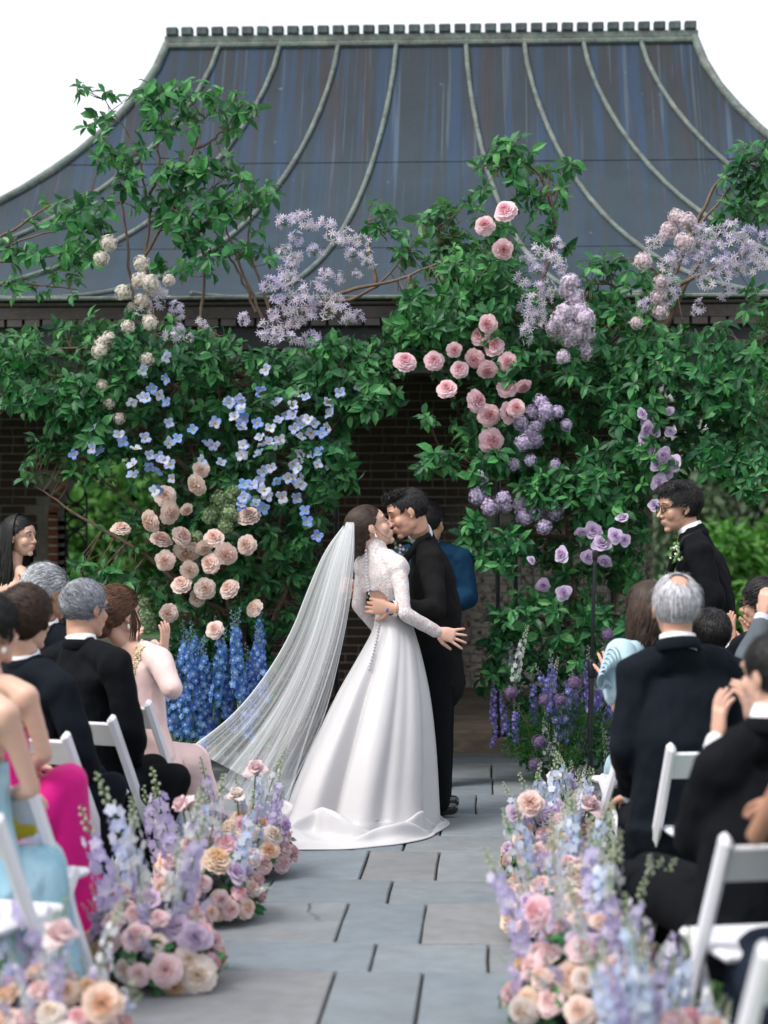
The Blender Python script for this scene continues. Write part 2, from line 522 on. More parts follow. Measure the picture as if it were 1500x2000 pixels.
def tree(x, y, h, r, kind, label, group=None, low=0.15, n=5200):
    t = thing('tree' if low > .2 else 'shrub', label, 'tree' if low > .2 else 'shrub', (x, y, -.03), 0, group)
    g = Geo(); tube(g, [(0, 0, 0), (.05, .02, h * .35), (-.03, .05, h * .7)], [r * .07 + .03, r * .05 + .02, .02], seg=8)
    for k in range(5):
        a = k * 1.26 + .4; tube(g, [(0, 0, h * (.2 + .08 * k)), (r * .45 * math.cos(a), r * .45 * math.sin(a), h * (.45 + .08 * k))], [.035 + r * .01, .012], seg=6)
    obj('trunk', g, BARK, t)
    cl = []
    R = random.Random(int(x * 31 + y * 7))
    for k in range(16):
        a = R.uniform(0, 2 * PI); q = R.uniform(.1, .75)
        zz = R.uniform(low + .12, .88)
        prof = math.sin(PI * min(1, max(.12, zz)) ** .8) * .9 + .2
        cl.append((r * q * prof * math.cos(a), r * q * prof * math.sin(a), h * zz, r * R.uniform(.28, .5)))
    idx = rng.integers(0, len(cl), n); C = np.array(cl)[idx]
    u = rnd_unit(n) * (rng.uniform(.55, 1, n) ** .5)[:, None]
    p = C[:, :3] + u * C[:, 3:4] * np.array([1, 1, .8])
    p[:, 2] = np.maximum(p[:, 2], .02)
    g = Geo(); leaves_geo(g, p, u + np.array([0, 0, -.3]) + rnd_unit(n) * .8, np.array([0, 0, 1.]) + rnd_unit(n) * .6, rng.uniform(.10, .20, n) * (1 + h / 14), m=0)
    obj('crown', g, FAR[kind], t, smooth=False)
def at(px, Y): return P(px, 1000, Y).x
tree(at(1420, 23), 23, 1.35, 1.0, 1, 'bright green rounded bush on the lawn seen right of the best man', low=.0)
tree(at(1530, 25), 25, 1.5, 1.1, 1, 'bright green bush cut by the right edge of the photo', low=.0)
tree(at(1330, 34), 34, 5.2, 2.3, 2, 'grey-green tree far behind the best man, half hidden by the pavilion', n=7000, low=.0)
tree(at(1440, 33), 33, 4.4, 2.0, 2, 'grey-green tree right behind the bright bush on the lawn', n=7000, low=.0)
tree(at(1560, 36), 36, 5.4, 2.6, 0, 'dark green tree at the far right edge under the flower branches', n=7000, low=.25)
tree(at(230, 29), 29, 2.6, 1.7, 1, 'bright green tree seen through the arched opening, left half', n=6000, low=.0)
tree(at(330, 31), 31, 2.4, 1.6, 1, 'mid-green tree seen through the arched opening, right half', n=6000, low=.0)
tree(at(130, 32), 32, 2.9, 1.8, 1, 'bright green tree behind the iron scroll grille', n=6000, low=.0)
for i, px in enumerate(range(-300, 2300, 260)):
    tree(at(px, 60), 60 + (i % 3) * 2, 4.6 + (i * 37 % 5) * .3, 3.6, i % 3, 'tall tree in the distant tree line beyond the lawn, ' + ['leftmost', 'second from left', 'third from left', 'fourth from left', 'fifth from left', 'fifth from right', 'fourth from right', 'third from right', 'second from right', 'rightmost'][i], 'distant tree line beyond the pavilion', n=2600, low=.22)

# ---- the pavilion
YE, YR, YW = 13.6, 17.0, 17.6           # eave, ridge and rear wall distances
ZE, ZR = P(750, 578, YE).z, P(850, 83, YR).z
pav = thing('garden_pavilion', 'brick garden pavilion with a tall swept blue-grey copper roof and battlemented ridge', 'pavilion', (at(841, YR), 15.6, 0))
PO = (at(841, YR), 15.6, 0)
XC = PO[0]
def roof_Y(t): return YR + (YE - YR) * t              # t = 0 at the ridge
def roof_z(t): return ZE + (ZR - ZE) * (1 - t) ** 2.4
def spread(r, t):
    s = 1 if r >= 0 else -1; a = abs(r)
    return s * (a + (.47 * a ** .6 + .06 * a * a) * (YR - roof_Y(t)) ** 1.38)
def roof_mat():
    m = NT('aged_copper_roof')
    co = m.coords((1, 1, 1)); st = m.coords((10, .25, .20)); st2 = m.coords((30, .5, .28))
    base = m.ramp(m.noise(co, 1.3, 4), [(0.25, (.018, .032, .044)), (0.55, (.031, .050, .066)), (0.8, (.025, .036, .046))])
    s1 = m.noise(st, 1.0, 5, .6); s2 = m.noise(st2, 1.0, 4, .6); s3 = m.noise(m.coords((10, .3, .3)), 1.0, 4)
    tc = m.n('ShaderNodeTexCoord'); sp = m.n('ShaderNodeSeparateXYZ'); m.l(tc.outputs['Object'], sp.inputs[0])
    up = m.n('ShaderNodeMapRange'); up.inputs[1].default_value = 3.9; up.inputs[2].default_value = 5.2; up.interpolation_type = 'SMOOTHSTEP'
    m.l(sp.outputs[2], up.inputs[0])
    def masked(noise, lo, hi, k=1.0, lowest=0.12):
        r = m.ramp(noise, [(lo, (0, 0, 0)), (hi, (k, k, k))])
        mr = m.n('ShaderNodeMapRange'); mr.inputs[3].default_value = lowest; m.l(up.outputs[0], mr.inputs[0])
        x = m.n('ShaderNodeMath', operation='MULTIPLY'); m.l(r, x.inputs[0]); m.l(mr.outputs[0], x.inputs[1]); return x.outputs[0]
    c = m.mix(masked(s1, .48, .56, .85), base, (.026, .082, .19))       # blue bloom
    c = m.mix(masked(s3, .53, .60, .85, .25), c, (.052, .036, .026))        # brown runs
    c = m.mix(masked(s2, .60, .65, .7, .10), c, (.16, .22, .29))        # pale runs
    c = m.mix(masked(s2, .30, .22, .7, .2), c, (.020, .026, .033))
    sp2 = m.ramp(m.noise(co, 11, 2), [(.74, (0, 0, 0)), (.79, (.5, .5, .5))])
    c = m.mix(sp2, c, (.18, .24, .28))
    m.col(c); m.set(Roughness=.68, Metallic=.0); m.b.inputs['Specular IOR Level'].default_value = .22
    a = m.noise(co, 3.5, 3); m.bump(a, .25, .05)
    return m.mat
def verdigris():
    m = NT('verdigris'); co = m.coords(); a = m.noise(co, 7, 5, .65); b = m.noise(co, 35, 4)
    c = m.ramp(a, [(.34, (.045, .06, .058)), (.46, (.10, .11, .105)), (.56, (.11, .17, .145)), (.62, (.20, .20, .185)), (.76, (.17, .13, .09))])
    m.col(m.mix(.4, c, m.ramp(b, [(.3, (.05, .07, .065)), (.7, (.19, .22, .20))]))); m.set(Roughness=.75); m.bump(b, .6, .008); return m.mat
def brown_copper():
    m = NT('brown_copper'); co = m.coords((1.2, 1, 2)); a = m.noise(co, 2.5, 5, .65); b = m.noise(co, 20, 4)
    m.col(m.mix(.3, m.ramp(a, [(.3, (.035, .036, .042)), (.52, (.085, .062, .054)), (.72, (.075, .085, .11))]), m.ramp(b, [(.3, (.03, .028, .03)), (.7, (.12, .10, .09))])))
    m.set(Roughness=.5, Metallic=.25); return m.mat
ROOF, VERD, BRC = roof_mat(), verdigris(), brown_copper()
ribx = [-2.18 + 0] + [at(px, YR) - XC for px in (430, 548, 662, 775, 910, 1023, 1138, 1250)] + [2.2]
ribx[0] = at(327, YR) - XC; ribx[-1] = at(1356, YR) - XC
tcut = [0, .40, .71, 1.0]
# find the t values of the two cross seams seen at 318 and 485
def t_of_py(py, px=850):
    lo, hi = 0, 1
    for _ in range(40):
        t = (lo + hi) / 2; y = 1000 - (roof_z(t) - CAMZ) * F / roof_Y(t)
        if y < py: lo = t
        else: hi = t
    return t
tcut = [0, t_of_py(318), t_of_py(485), 1.0]
roofp = Geo()
def front_pt(r, t, off=0):
    # off = normal offset
    e = .01; dz = (roof_z(min(1, t + e)) - roof_z(t - e if t > e else 0)); dy = (roof_Y(min(1, t + e)) - roof_Y(t - e if t > e else 0))
    n = Vector((0, dz, -dy)).normalized()
    if n.z < 0: n = -n
    return Vector((XC + spread(r, t), roof_Y(t), roof_z(t))) + n * off
roof = obj('roof', tube(Geo(), [(XC + ribx[0], YR, ZR - .03), (XC + ribx[-1], YR, ZR - .03)], [.04, .04], seg=8), VERD, pav, PO)
for i in range(len(ribx) - 1):
    for k in range(3):
        g = Geo(); nu, nv = 3, 9
        t0, t1 = tcut[k] + (.0008 if k else 0), tcut[k + 1] - .0004
        for sgn, off in ((1, .012 - .002 * k), (-1, -.03)):
            vs = []
            for a in range(nv + 1):
                for b in range(nu + 1):
                    r = ribx[i] + (ribx[i + 1] - ribx[i]) * b / nu
                    t = t0 + (t1 - t0) * a / nv
                    vs.append(front_pt(r, t, off))
            fs = [(a * (nu + 1) + b, (a + 1) * (nu + 1) + b, (a + 1) * (nu + 1) + b + 1, a * (nu + 1) + b + 1) for a in range(nv) for b in range(nu)]
            g.add(vs, fs if sgn > 0 else [f[::-1] for f in fs])
        o = obj('roof_panel', g, ROOF, roof, PO)
for i, r in enumerate(ribx):
    g = Geo(); pts = [front_pt(r, t, .022) for t in np.linspace(0, 1, 26)]
    rad = .020 if 0 < i < len(ribx) - 1 else .034
    tube(g, pts, [rad * (1 + .08 * math.sin(k * 2.3)) for k in range(26)], seg=8)
    obj('roof_rib', g, VERD, roof, PO)
# side slopes and rear slope
def hip_pt(side, t, back):
    r = ribx[0] if side < 0 else ribx[-1]
    p = front_pt(r, t); 
    if back: p = Vector((p.x, 2 * YR - p.y, p.z))
    return p
for side in (-1, 1):
    g = Geo(); vs = []; nv = 16
    for a in range(nv + 1):
        t = a / nv; p, q = hip_pt(side, t, 0), hip_pt(side, t, 1)
        for b in range(4): vs.append(p.lerp(q, b / 3))
    fs = [(a * 4 + b, a * 4 + b + 1, (a + 1) * 4 + b + 1, (a + 1) * 4 + b) for a in range(nv) for b in range(3)]
    g.add(vs, fs); obj('side_slope', g, ROOF, roof, PO)
g = Geo(); vs = []
for a in range(17):
    p, q = hip_pt(-1, a / 16, 1), hip_pt(1, a / 16, 1); vs += [p, q]
g.add(vs, [(2 * a, 2 * a + 1, 2 * a + 3, 2 * a + 2) for a in range(16)]); obj('rear_slope', g, ROOF, roof, PO)
# ridge with battlements
x0, x1 = XC + ribx[0] - .02, XC + ribx[-1] + .03
g = Geo(); bev_box(g, (x0, YR - .06, ZR - .035), (x1, YR + .06, ZR + .012), .012); bev_box(g, (x0, YR - .035, ZR + .012), (x1, YR + .035, ZR + .075), .008)
ridge = obj('ridge_cap', g, VERD, pav, PO, smooth=False)
nm = 35; pitch = (x1 - x0) / nm
MERL = simple('merlon_copper', (.055, .075, .075), .7, .5, 12, .4, 50, rnd=.3)
g = Geo(); bev_box(g, (-pitch * .38, -.045, 0), (pitch * .38, .045, .075), .008); bev_box(g, (-pitch * .30, -.052, .012), (pitch * .30, -.045, .060), .003)
mm = make_mesh('merlon', g, [MERL], smooth=False)
for k in range(nm):
    link('merlon', mm, ridge, mat=Matrix.Translation((x0 + pitch * (k + .5) - PO[0], YR - PO[1], ZR + .072)) @ Matrix.Rotation(random.uniform(-.03, .03), 4, 'Y'))
# eaves
xl, xr = hip_pt(-1, 1, 0).x - .05, hip_pt(1, 1, 0).x + .05
g = Geo()
bev_box(g, (xl - .06, YE - .10, ZE - .030), (xr + .06, 2 * YR - YE + .10, ZE - .002), .008, 1)
bev_box(g, (xl - .02, YE - .055, ZE - .065), (xr + .02, YE + .3, ZE - .031), .01, 0)
bev_box(g, (xl, YE - .03, ZE - .150), (xr, YE - .005, ZE - .066), .004, 0)
eave = obj('eave', g, [BRC, VERD], pav, PO, smooth=False)
tabp = .120; n = int((xr - xl) / tabp)
g = Geo(); bev_box(g, (-tabp * .44, -.034, -.052), (tabp * .44, -.006, 0), .006)
tm = make_mesh('eave_tab', g, [BRC], smooth=False)
for k in range(n):
    link('eave_tab', tm, eave, loc=(xl + tabp * (k + .5) - PO[0], YE - PO[1], ZE - .1495))
IRON = simple('black_iron', (.012, .014, .018), .45, .3, 20, .2, 80, metallic=.3)
DARKW = simple('dark_timber', (.022, .024, .030), .6, .3, 6, .3, 30)
g = Geo()
bev_box(g, (xl + .1, YE + .02, ZE - .36), (xr - .1, YE + .28, ZE - .155), .01)
bev_box(g, (xl + .1, YE + .05, ZE - .52), (xr - .1, YE + .22, ZE - .375), .01)
obj('beam', g, DARKW, pav, PO, smooth=False)
g = Geo(); box(g, (xl, YE + .02, ZE - .14), (xr, 2 * YR - YE, ZE - .04))
obj('ceiling', g, DARKW, pav, PO, smooth=False)
for px in (-420, 640, 990, 1215, 1900):
    x = at(px, YE + .15); g = Geo()
    for dx in (-.06, .06):
        tube(g, [(x + dx, YE + .15, .15), (x + dx, YE + .15, ZE - .53)], [.016, .016], seg=8)
    for z in (.3, .9, 1.5, 2.1): tube(g, [(x - .06, YE + .15, z), (x + .06, YE + .15, z + .12)], [.008, .008], seg=6)
    bev_box(g, (x - .10, YE + .06, .151), (x + .10, YE + .24, .20), .01)
    obj('iron_post', g, IRON, pav, PO)
# floor slab with stone step
def sandstone():
    m = NT('brown_sandstone'); co = m.coords((.8, 1, 2.5)); a = m.noise(co, 2.2, 5, .6); b = m.noise(co, 14, 5)
    m.col(m.mix(.35, m.ramp(a, [(.3, (.07, .062, .055)), (.5, (.16, .115, .075)), (.62, (.24, .19, .14)), (.75, (.10, .085, .075))]), m.ramp(b, [(.3, (.05, .045, .04)), (.7, (.26, .21, .16))])))
    m.set(Roughness=.75); m.bump(b, .4, .01); return m.mat
SAND = sandstone()
g = Geo(); box(g, (-5.2, 14.06, -.2), (3.6, 20.2, .115)); slab = obj('floor_slab', g, SAND, pav, PO, smooth=False)
x = -5.2; R = random.Random(3)
while x < 3.6:
    w = R.uniform(.7, 1.25); e = min(x + w, 3.6); g = Geo()
    bev_box(g, (x + .004, 14.03 + R.uniform(-.01, .01), -.02), (e - .004, 14.30, .150 + R.uniform(-.004, .004)), .014)
    obj('step_stone', g, SAND, slab, PO, smooth=False); x = e
for ya, yb in ((14.305, 15.1), (15.1, 15.8), (15.8, 16.7), (16.7, 17.6)):
    x = -5.2
    while x < 3.6:
        e = min(x + R.uniform(.6, 1.2), 3.6); g = Geo(); bev_box(g, (x + .004, ya + .004, .10), (e - .004, yb - .004, .145 + R.uniform(-.003, .003)), .006)
        obj('floor_stone', g, SAND, slab, PO, smooth=False); x = e

# rear wall of individual bricks with an arched opening
def mortar_mat():
    m = NT('old_mortar'); co = m.coords(); a = m.noise(co, 1.1, 4); b = m.noise(co, 30, 5)
    m.col(m.mix(.4, m.ramp(a, [(.35, (.11, .105, .092)), (.6, (.30, .285, .25))]), m.ramp(b, [(.3, (.08, .075, .065)), (.7, (.26, .245, .215))]))); m.set(Roughness=.95); m.bump(b, .7, .01); return m.mat
def brick_mat():
    m = NT('old_brick'); tc = m.n('ShaderNodeTexCoord'); oi = m.n('ShaderNodeObjectInfo')
    ge = m.n('ShaderNodeNewGeometry'); co = ge.outputs['Position']
    b = m.noise(co, 26, 5, .65); a = m.noise(co, 1.0, 4)
    wn = m.n('ShaderNodeTexWhiteNoise', noise_dimensions='3D')
    sn = m.n('ShaderNodeVectorMath', operation='SNAP'); m.l(co, sn.inputs[0]); sn.inputs[1].default_value = (.215, 10, .075); m.l(sn.outputs[0], wn.inputs['Vector'])
    base = m.ramp(wn.outputs['Value'], [(.0, (.024, .017, .015)), (.35, (.050, .028, .021)), (.7, (.080, .040, .029)), (.95, (.040, .034, .030))])
    base = m.mix(.5, base, m.ramp(b, [(.3, (.02, .013, .011)), (.7, (.062, .034, .024))]))
    # old whitewash clings low on the right-hand part
    sp = m.n('ShaderNodeSeparateXYZ'); m.l(co, sp.inputs[0])
    mz = m.n('ShaderNodeMapRange', interpolation_type='SMOOTHSTEP'); mz.inputs[1].default_value = 2.0; mz.inputs[2].default_value = 1.35; m.l(sp.outputs[2], mz.inputs[0])
    mx = m.n('ShaderNodeMapRange', interpolation_type='SMOOTHSTEP'); mx.inputs[1].default_value = -.5; mx.inputs[2].default_value = .1; m.l(sp.outputs[0], mx.inputs[0])
    k = m.n('ShaderNodeMath', operation='MULTIPLY'); m.l(mz.outputs[0], k.inputs[0]); m.l(mx.outputs[0], k.inputs[1])
    k2 = m.n('ShaderNodeMath', operation='MULTIPLY'); m.l(k.outputs[0], k2.inputs[0]); m.l(m.ramp(b, [(.38, (0, 0, 0)), (.50, (.85, .85, .85))]), k2.inputs[1])
    base = m.mix(k2.outputs[0], base, (.46, .43, .39))
    m.col(base); m.set(Roughness=.9); m.bump(b, .6, .01); return m.mat
MORT, BRICK = mortar_mat(), brick_mat()
WX0, WX1, WZ0, WZ1 = at(-520, YW), at(1275, YW), .13, ZE - .15
OX0, OX1 = at(118, YW), at(345, YW); OZ0 = P(300, 1250, YW).z; OCX, OR = (OX0 + OX1) / 2, (OX1 - OX0) / 2
OZ1 = P(200, 1010, YW).z                               # springing line of the arch
g = Geo()
box(g, (WX0, YW, WZ0), (OX0 - .02, YW + .30, WZ1)); box(g, (OX1 + .02, YW, WZ0), (WX1, YW + .30, WZ1)); box(g, (OX0 - .0195, YW + .0005, WZ0), (OX1 + .0195, YW + .2995, OZ0 - .02))
# spandrel above the arch
n = 24; vs = []; fs = []
arc = [(OCX - (OR + .02) * math.cos(PI * i / n), OZ1 + (OR + .02) * math.sin(PI * i / n)) for i in range(n + 1)]
for yy in (YW + .0005, YW + .2995):
    for (x, z) in arc: vs.append((x, yy, z))
    for (x, z) in arc: vs.append((x, yy, WZ1))
k = n + 1
for i in range(n):
    fs.append((i, i + 1, k + i + 1, k + i)); fs.append((2 * k + i, 3 * k + i, 3 * k + i + 1, 2 * k + i + 1)); fs.append((i, 2 * k + i, 2 * k + i + 1, i + 1))
g.add(vs, fs)
wall = obj('brick_wall', g, MORT, pav, PO, smooth=False)
bricks = []
nz = int((WZ1 - WZ0) / .075)
for r in range(nz):
    z = WZ0 + .075 * r + .006; x = WX0 + (.0 if r % 2 else -.1)
    j = 0
    while x < WX1:
        L = .203 if (j + r) % 3 else .095
        a, b = max(x, WX0), min(x + L, WX1)
        x += L + .012; j += 1
        if b - a < .04: continue
        cx, cz = (a + b) / 2, z + .0315
        if OX0 - .13 < b and a < OX1 + .13 and cz > OZ0 - .03:
            dz = cz - OZ1
            lim = OR + .13 if dz < 0 else (math.sqrt(max(0, (OR + .13) ** 2 - dz * dz)) if dz < OR + .13 else 0)
            if abs(cx - OCX) - (b - a) / 2 < lim: continue
        bricks.append((a, b, z, z + .063))
def seen(b):
    px = 750 + F * ((b[0] + b[1]) / 2 / YW + math.tan(YAW)); py = 1000 - (b[2] - CAMZ) * F / YW
    s = 0
    if 600 < px < 1060 and 780 < py < 1360: s += 3
    if px < 125 and px > -30 and 780 < py < 1110: s += 3
    if 1000 < px < 1230 and py > 1040: s += 2
    return s + random.random() * .5
bricks.sort(key=seen, reverse=True)
def brick_geo(b, g):
    o = random.uniform(.008, .015); bev_box(g, (b[0], YW - o, b[2]), (b[1], YW + .03, b[3]), .005)
for b in bricks[:280]:
    g = Geo(); brick_geo(b, g); obj('brick', g, BRICK, wall, PO, smooth=False)
g = Geo()
for b in bricks[280:]: brick_geo(b, g)
obj('brick_field', g, BRICK, wall, PO, smooth=False, kind='stuff')
# red and pale surround of the opening
REDB = simple('red_brick', (.17, .05, .03), .85, .35, 16, .4, 60); PALE = simple('pale_mortar_stone', (.42, .38, .33), .9, .2, 12, .3, 50)
sur = obj('opening_surround', tube(Geo(), [(OX1 + .05, YW + .1, OZ0), (OX1 + .05, YW + .1, OZ1)], [.03, .03], seg=6), REDB, pav, PO)
k = 0
z = OZ0
while z < OZ1:
    for xx in (OX0 - .105, OX1 + .02):
        g = Geo(); bev_box(g, (xx, YW - .022, z + .004), (xx + .085, YW + .26, z + .060), .005); obj('brick', g, REDB, sur, PO, smooth=False)
    for xx in (OX0 - .100, OX1 + .025):
        g = Geo(); bev_box(g, (xx, YW - .019, z + .0605), (xx + .075, YW + .26, z + .0745), .002); obj('mortar_course', g, PALE, sur, PO, smooth=False)
    z += .075
for i in range(17):
    a = PI * (i + .5) / 17; g = Geo(); bev_box(g, (-.035, -.022, .02), (.035, .26, .105), .005)
    M = Matrix.Translation((OCX - OR * math.cos(a), YW, OZ1 + OR * math.sin(a))) @ Matrix.Rotation(-(PI / 2 - a) , 4, 'Y')
    obj('arch_brick', xf(g, M), REDB, sur, PO, smooth=False)
g = Geo(); bev_box(g, (OX0 - .12, YW - .05, OZ0 - .07), (OX1 + .12, YW + .32, OZ0), .01); obj('sill', g, PALE, pav, PO, smooth=False)
# iron scroll grille in the left part of the opening
gr = thing('iron_grille', 'black wrought-iron scroll grille with stacked ovals in the arched opening at left', 'grille', (OX0 + .1, YW + .14, OZ0))
GO = (OX0 + .1, YW + .14, OZ0)
def rr(z0, z1, cx, rx, n=22):
    cz, rz = (z0 + z1) / 2, (z1 - z0) / 2
    return [(cx + rx * math.cos(2 * PI * i / n), YW + .14, cz + rz * math.sin(2 * PI * i / n)) for i in range(n + 1)]
GXL, GXR = OX0 + .015, at(163, YW)
g = Geo()
for xx in (GXL, GXR): tube(g, [(xx, YW + .14, OZ0), (xx, YW + .14, OZ1 + (.12 if xx == GXL else .42))], [.011, .011], seg=8)
for z in (OZ0 + .02, P(0, 1108, YW).z, P(0, 1036, YW).z, P(0, 1010, YW).z, P(0, 985, YW).z): tube(g, [(GXL, YW + .14, z), (GXR, YW + .14, z)], [.008, .008], seg=6)
obj('frame', g, IRON, gr, GO)
cxm = (GXL + GXR) / 2; hw = (GXR - GXL) / 2 - .012
for (pa, pb, w) in ((1105, 1039, 1), (1033, 1012, .9), (1008, 988, .9), (982, 930, 1), (1240, 1172, 1), (1170, 1112, 1)):
    g = Geo(); tube(g, rr(P(0, pa, YW).z, P(0, pb, YW).z, cxm, hw * w), [.011] * 23, seg=6, caps=False); obj('scroll', g, IRON, gr, GO)
# ================================================================== PEOPLE
def skin_mat(name, c):
    m = NT(name); co = m.coords(); a = m.noise(co, 9, 3); b = m.noise(co, 90, 3)
    m.col(m.mix(.25, m.ramp(a, [(.3, (c[0] * .95, c[1] * .85, c[2] * .82)), (.7, c)]), m.ramp(b, [(.3, tuple(x * .9 for x in c)), (.7, tuple(min(1, x * 1.08) for x in c))])))
    m.set(Roughness=.5); m.b.inputs['Subsurface Weight'].default_value = .12
    m.b.inputs['Subsurface Radius'].default_value = (.012, .005, .003); m.b.inputs['Subsurface Scale'].default_value = 1
    m.bump(b, .12, .002); return m.mat
SK_L, SK_M, SK_T = skin_mat('skin_light', (.62, .40, .31)), skin_mat('skin_medium', (.54, .32, .23)), skin_mat('skin_tan', (.42, .23, .15))
LIP = simple('lips', (.50, .17, .16), .4, .1); LIPM = simple('natural_lips', (.46, .22, .18), .5, .1)
def hair_mats(name, a, b, rough=.42):
    mid = tuple((x + y) / 2 for x, y in zip(a, b))
    return [hair_mat(name, a, mid, rough), hair_mat(name + '_mid', tuple((x + y) / 2 for x, y in zip(a, mid)), tuple((x + y) / 2 for x, y in zip(mid, b)), rough), hair_mat(name + '_light', mid, tuple(min(1, x * 1.15) for x in b), rough)]
def hair_mat(name, a, b, rough=.42):
    m = NT(name); co = m.coords((60, 60, 14)); f = m.noise(co, 3, 4, .7); g2 = m.noise(m.coords(), 14, 3)
    m.col(m.mix(.5, m.ramp(f, [(.35, a), (.65, b)]), m.ramp(g2, [(.35, a), (.65, b)]))); m.set(Roughness=rough)
    m.b.inputs['Specular IOR Level'].default_value = .28
    m.bump(f, .5, .004); return m.mat
H_BLACK = hair_mats('black_hair', (.003, .003, .0035), (.012, .011, .012))
H_BROWN = hair_mats('dark_brown_hair', (.018, .011, .008), (.050, .030, .020))
H_AUB = hair_mats('auburn_brown_hair', (.035, .015, .008), (.12, .055, .028))
H_SILV = hair_mats('silver_hair', (.05, .055, .065), (.62, .64, .68), .5)
H_GREY = hair_mats('grey_hair', (.025, .03, .038), (.36, .38, .43), .5)
H_WHITE = hair_mats('white_grey_hair', (.13, .13, .15), (.62, .63, .67), .5)
BLK = fabric('black_suit_cloth', (.0045, .0055, .0075)); NAVYB = fabric('midnight_suit_cloth', (.006, .009, .014)); CHAR = fabric('charcoal_suit_cloth', (.0085, .0085, .009))
BLUE = fabric('blue_suit_cloth', (.004, .026, .060)); GREYS = fabric('grey_suit_cloth', (.10, .12, .14))
SHIRT = fabric('white_shirt', (.78, .79, .82), .8); SHIRTB = fabric('pale_blue_shirt', (.55, .62, .78), .8)
SATINL = fabric('black_satin', (.012, .012, .014), .35, wr=.1)
SHOE = simple('patent_leather', (.008, .008, .009), .12, .1, 8, spec=.8)
METAL = simple('spectacle_frame', (.010, .010, .012), .3, .1)
GOLD = simple('gold', (.72, .60, .42), .3, .4, 90, metallic=.7)
PEARL = simple('pearl', (.8, .78, .74), .25, .03)
EYE_D = simple('dark_eye', (.012, .008, .007), .2, .1); EYE_W = simple('eye_white', (.7, .68, .66), .3, .05)

def headM(fwd, up=(0, 0, 1)):
    f = Vector(fwd).normalized(); r = f.cross(Vector(up)).normalized(); u = r.cross(f)
    return np.array(Matrix((r, f, u)).transposed())
def head_geo(c, M, s, female, neck):
    g = Geo(); c = np.array(c, float)
    def T(p): return c + M @ (np.array(p, float) * s)
    def E(p, r, R=None):
        MM = M if R is None else M @ R
        ell(g, T(p), tuple(x * s for x in (r if isinstance(r, tuple) else (r,) * 3)), MM, 16, 10)
    def rx(a): c_, s_ = math.cos(a), math.sin(a); return np.array([[1, 0, 0], [0, c_, -s_], [0, s_, c_]])
    f = female
    E((0, -.018, .028), (.077, .098, .087))
    E((0, .030, .030), (.066, .062, .066))                       # forehead
    E((0, .024, -.028), (.063 if not f else .060, .064, .086))   # whole face
    E((0, .030, -.072), (.052 if not f else .045, .052, .044))   # jaw
    E((0, .070, -.102), (.022 if not f else .018, .020, .017))   # chin
    E((0, .068, -.066), (.030, .022, .032))                      # mouth mound
    E((0, .086, -.064), (.021, .012, .018))
    for sx in (-1, 1):
        E((sx * .026, .074, .026), (.026, .016, .012))           # brow
        E((sx * .032, .058, -.032), (.028, .026, .030))          # cheek
        E((sx * (.043 if not f else .040), .008, -.058), (.015, .038, .032) if not f else (.012, .034, .030))
        E((sx * .0105, .096, -.036), (.010, .010, .008))
        E((sx * .079, -.008, -.006), (.0065, .017, .028), rx(-.25)); E((sx * .083, -.014, -.002), (.0045, .010, .022), rx(-.25))
        E((sx * .077, -.002, -.032), (.006, .009, .010))
    tube(g, [T((0, .082, .022)), T((0, .093, -.006)), T((0, .111 if not f else .108, -.031))], [.0085 * s, .0085 * s, .0112 * s if not f else .0098 * s], seg=10)
    E((0, .0955, -.0595), (.018, .0075, .0060)); E((0, .0935, -.0705), (.016, .0080, .0062))
    nb = np.array(neck, float)
    r = (.044 if female else .054) * s
    tube(g, [T((0, -.030, -.045)), T((0, -.028, -.085)), nb], [(r * .98, r * 1.05), (r * .98, r * 1.02), (r * 1.06, r * 1.04)], side=M[:, 0], seg=16)
    return g
def hand_geo(w, d, n, right=True, curl=.35, spread=.16, s=1.0):
    """w wrist, d direction to the fingers, n palm normal (the way the palm faces)"""
    w = np.array(w, float); d = np.array(d, float); d /= np.linalg.norm(d)
    n = np.array(n, float); n -= d * n.dot(d); n /= np.linalg.norm(n)
    t = np.cross(n, d) if right else np.cross(d, n)        # towards the thumb
    g = Geo(); L = .19 * s
    tube(g, [w - d * .03, w + d * .012], [(.027 * s, .020 * s), (.030 * s, .019 * s)], side=t, seg=12)
    tube(g, [w + d * .01, w + d * .05 * s, w + d * .092 * s], [(.030 * s, .018 * s), (.040 * s, .017 * s), (.041 * s, .013 * s)], side=t, seg=14)
    tube(g, [w + d * .015 + t * .014 * s + n * .008, w + d * .05 * s + t * .026 * s + n * .012], [.016 * s, .014 * s], seg=8)
    for k, (off, ln) in enumerate(((.031, .072), (.0105, .082), (-.0105, .076), (-.031, .060))):
        ln *= s; p = w + d * .088 * s + t * off * s
        a = spread * (1.5 - k) / 1.5 * .8
        dd = d * math.cos(a) + t * math.sin(a)
        pts = [p - dd * .02, p]; cu = 0
        for seg, q in enumerate((.44, .31, .25)):
            cu += curl * (.55, 1.0, .9)[seg] * (1 + .12 * k)
            v = dd * math.cos(cu) + n * math.sin(cu)
            pts.append(pts[-1] + v * ln * q)
        tube(g, pts, [.0092 * s, .0094 * s, .0088 * s, .0080 * s, .0066 * s], seg=8)
    p = w + d * .022 * s + t * .030 * s + n * .004
    a = .75; v1 = d * math.cos(a) + t * math.sin(a) + n * .25; v2 = d * math.cos(a * .55) + t * math.sin(a * .55) + n * .35 * (1 + curl)
    tube(g, [p, p + v1 * .030 * s, p + v1 * .030 * s + v2 * .030 * s, p + v1 * .03 * s + v2 * .055 * s], [.0135 * s, .0115 * s, .0098 * s, .0075 * s], seg=8)
    return g

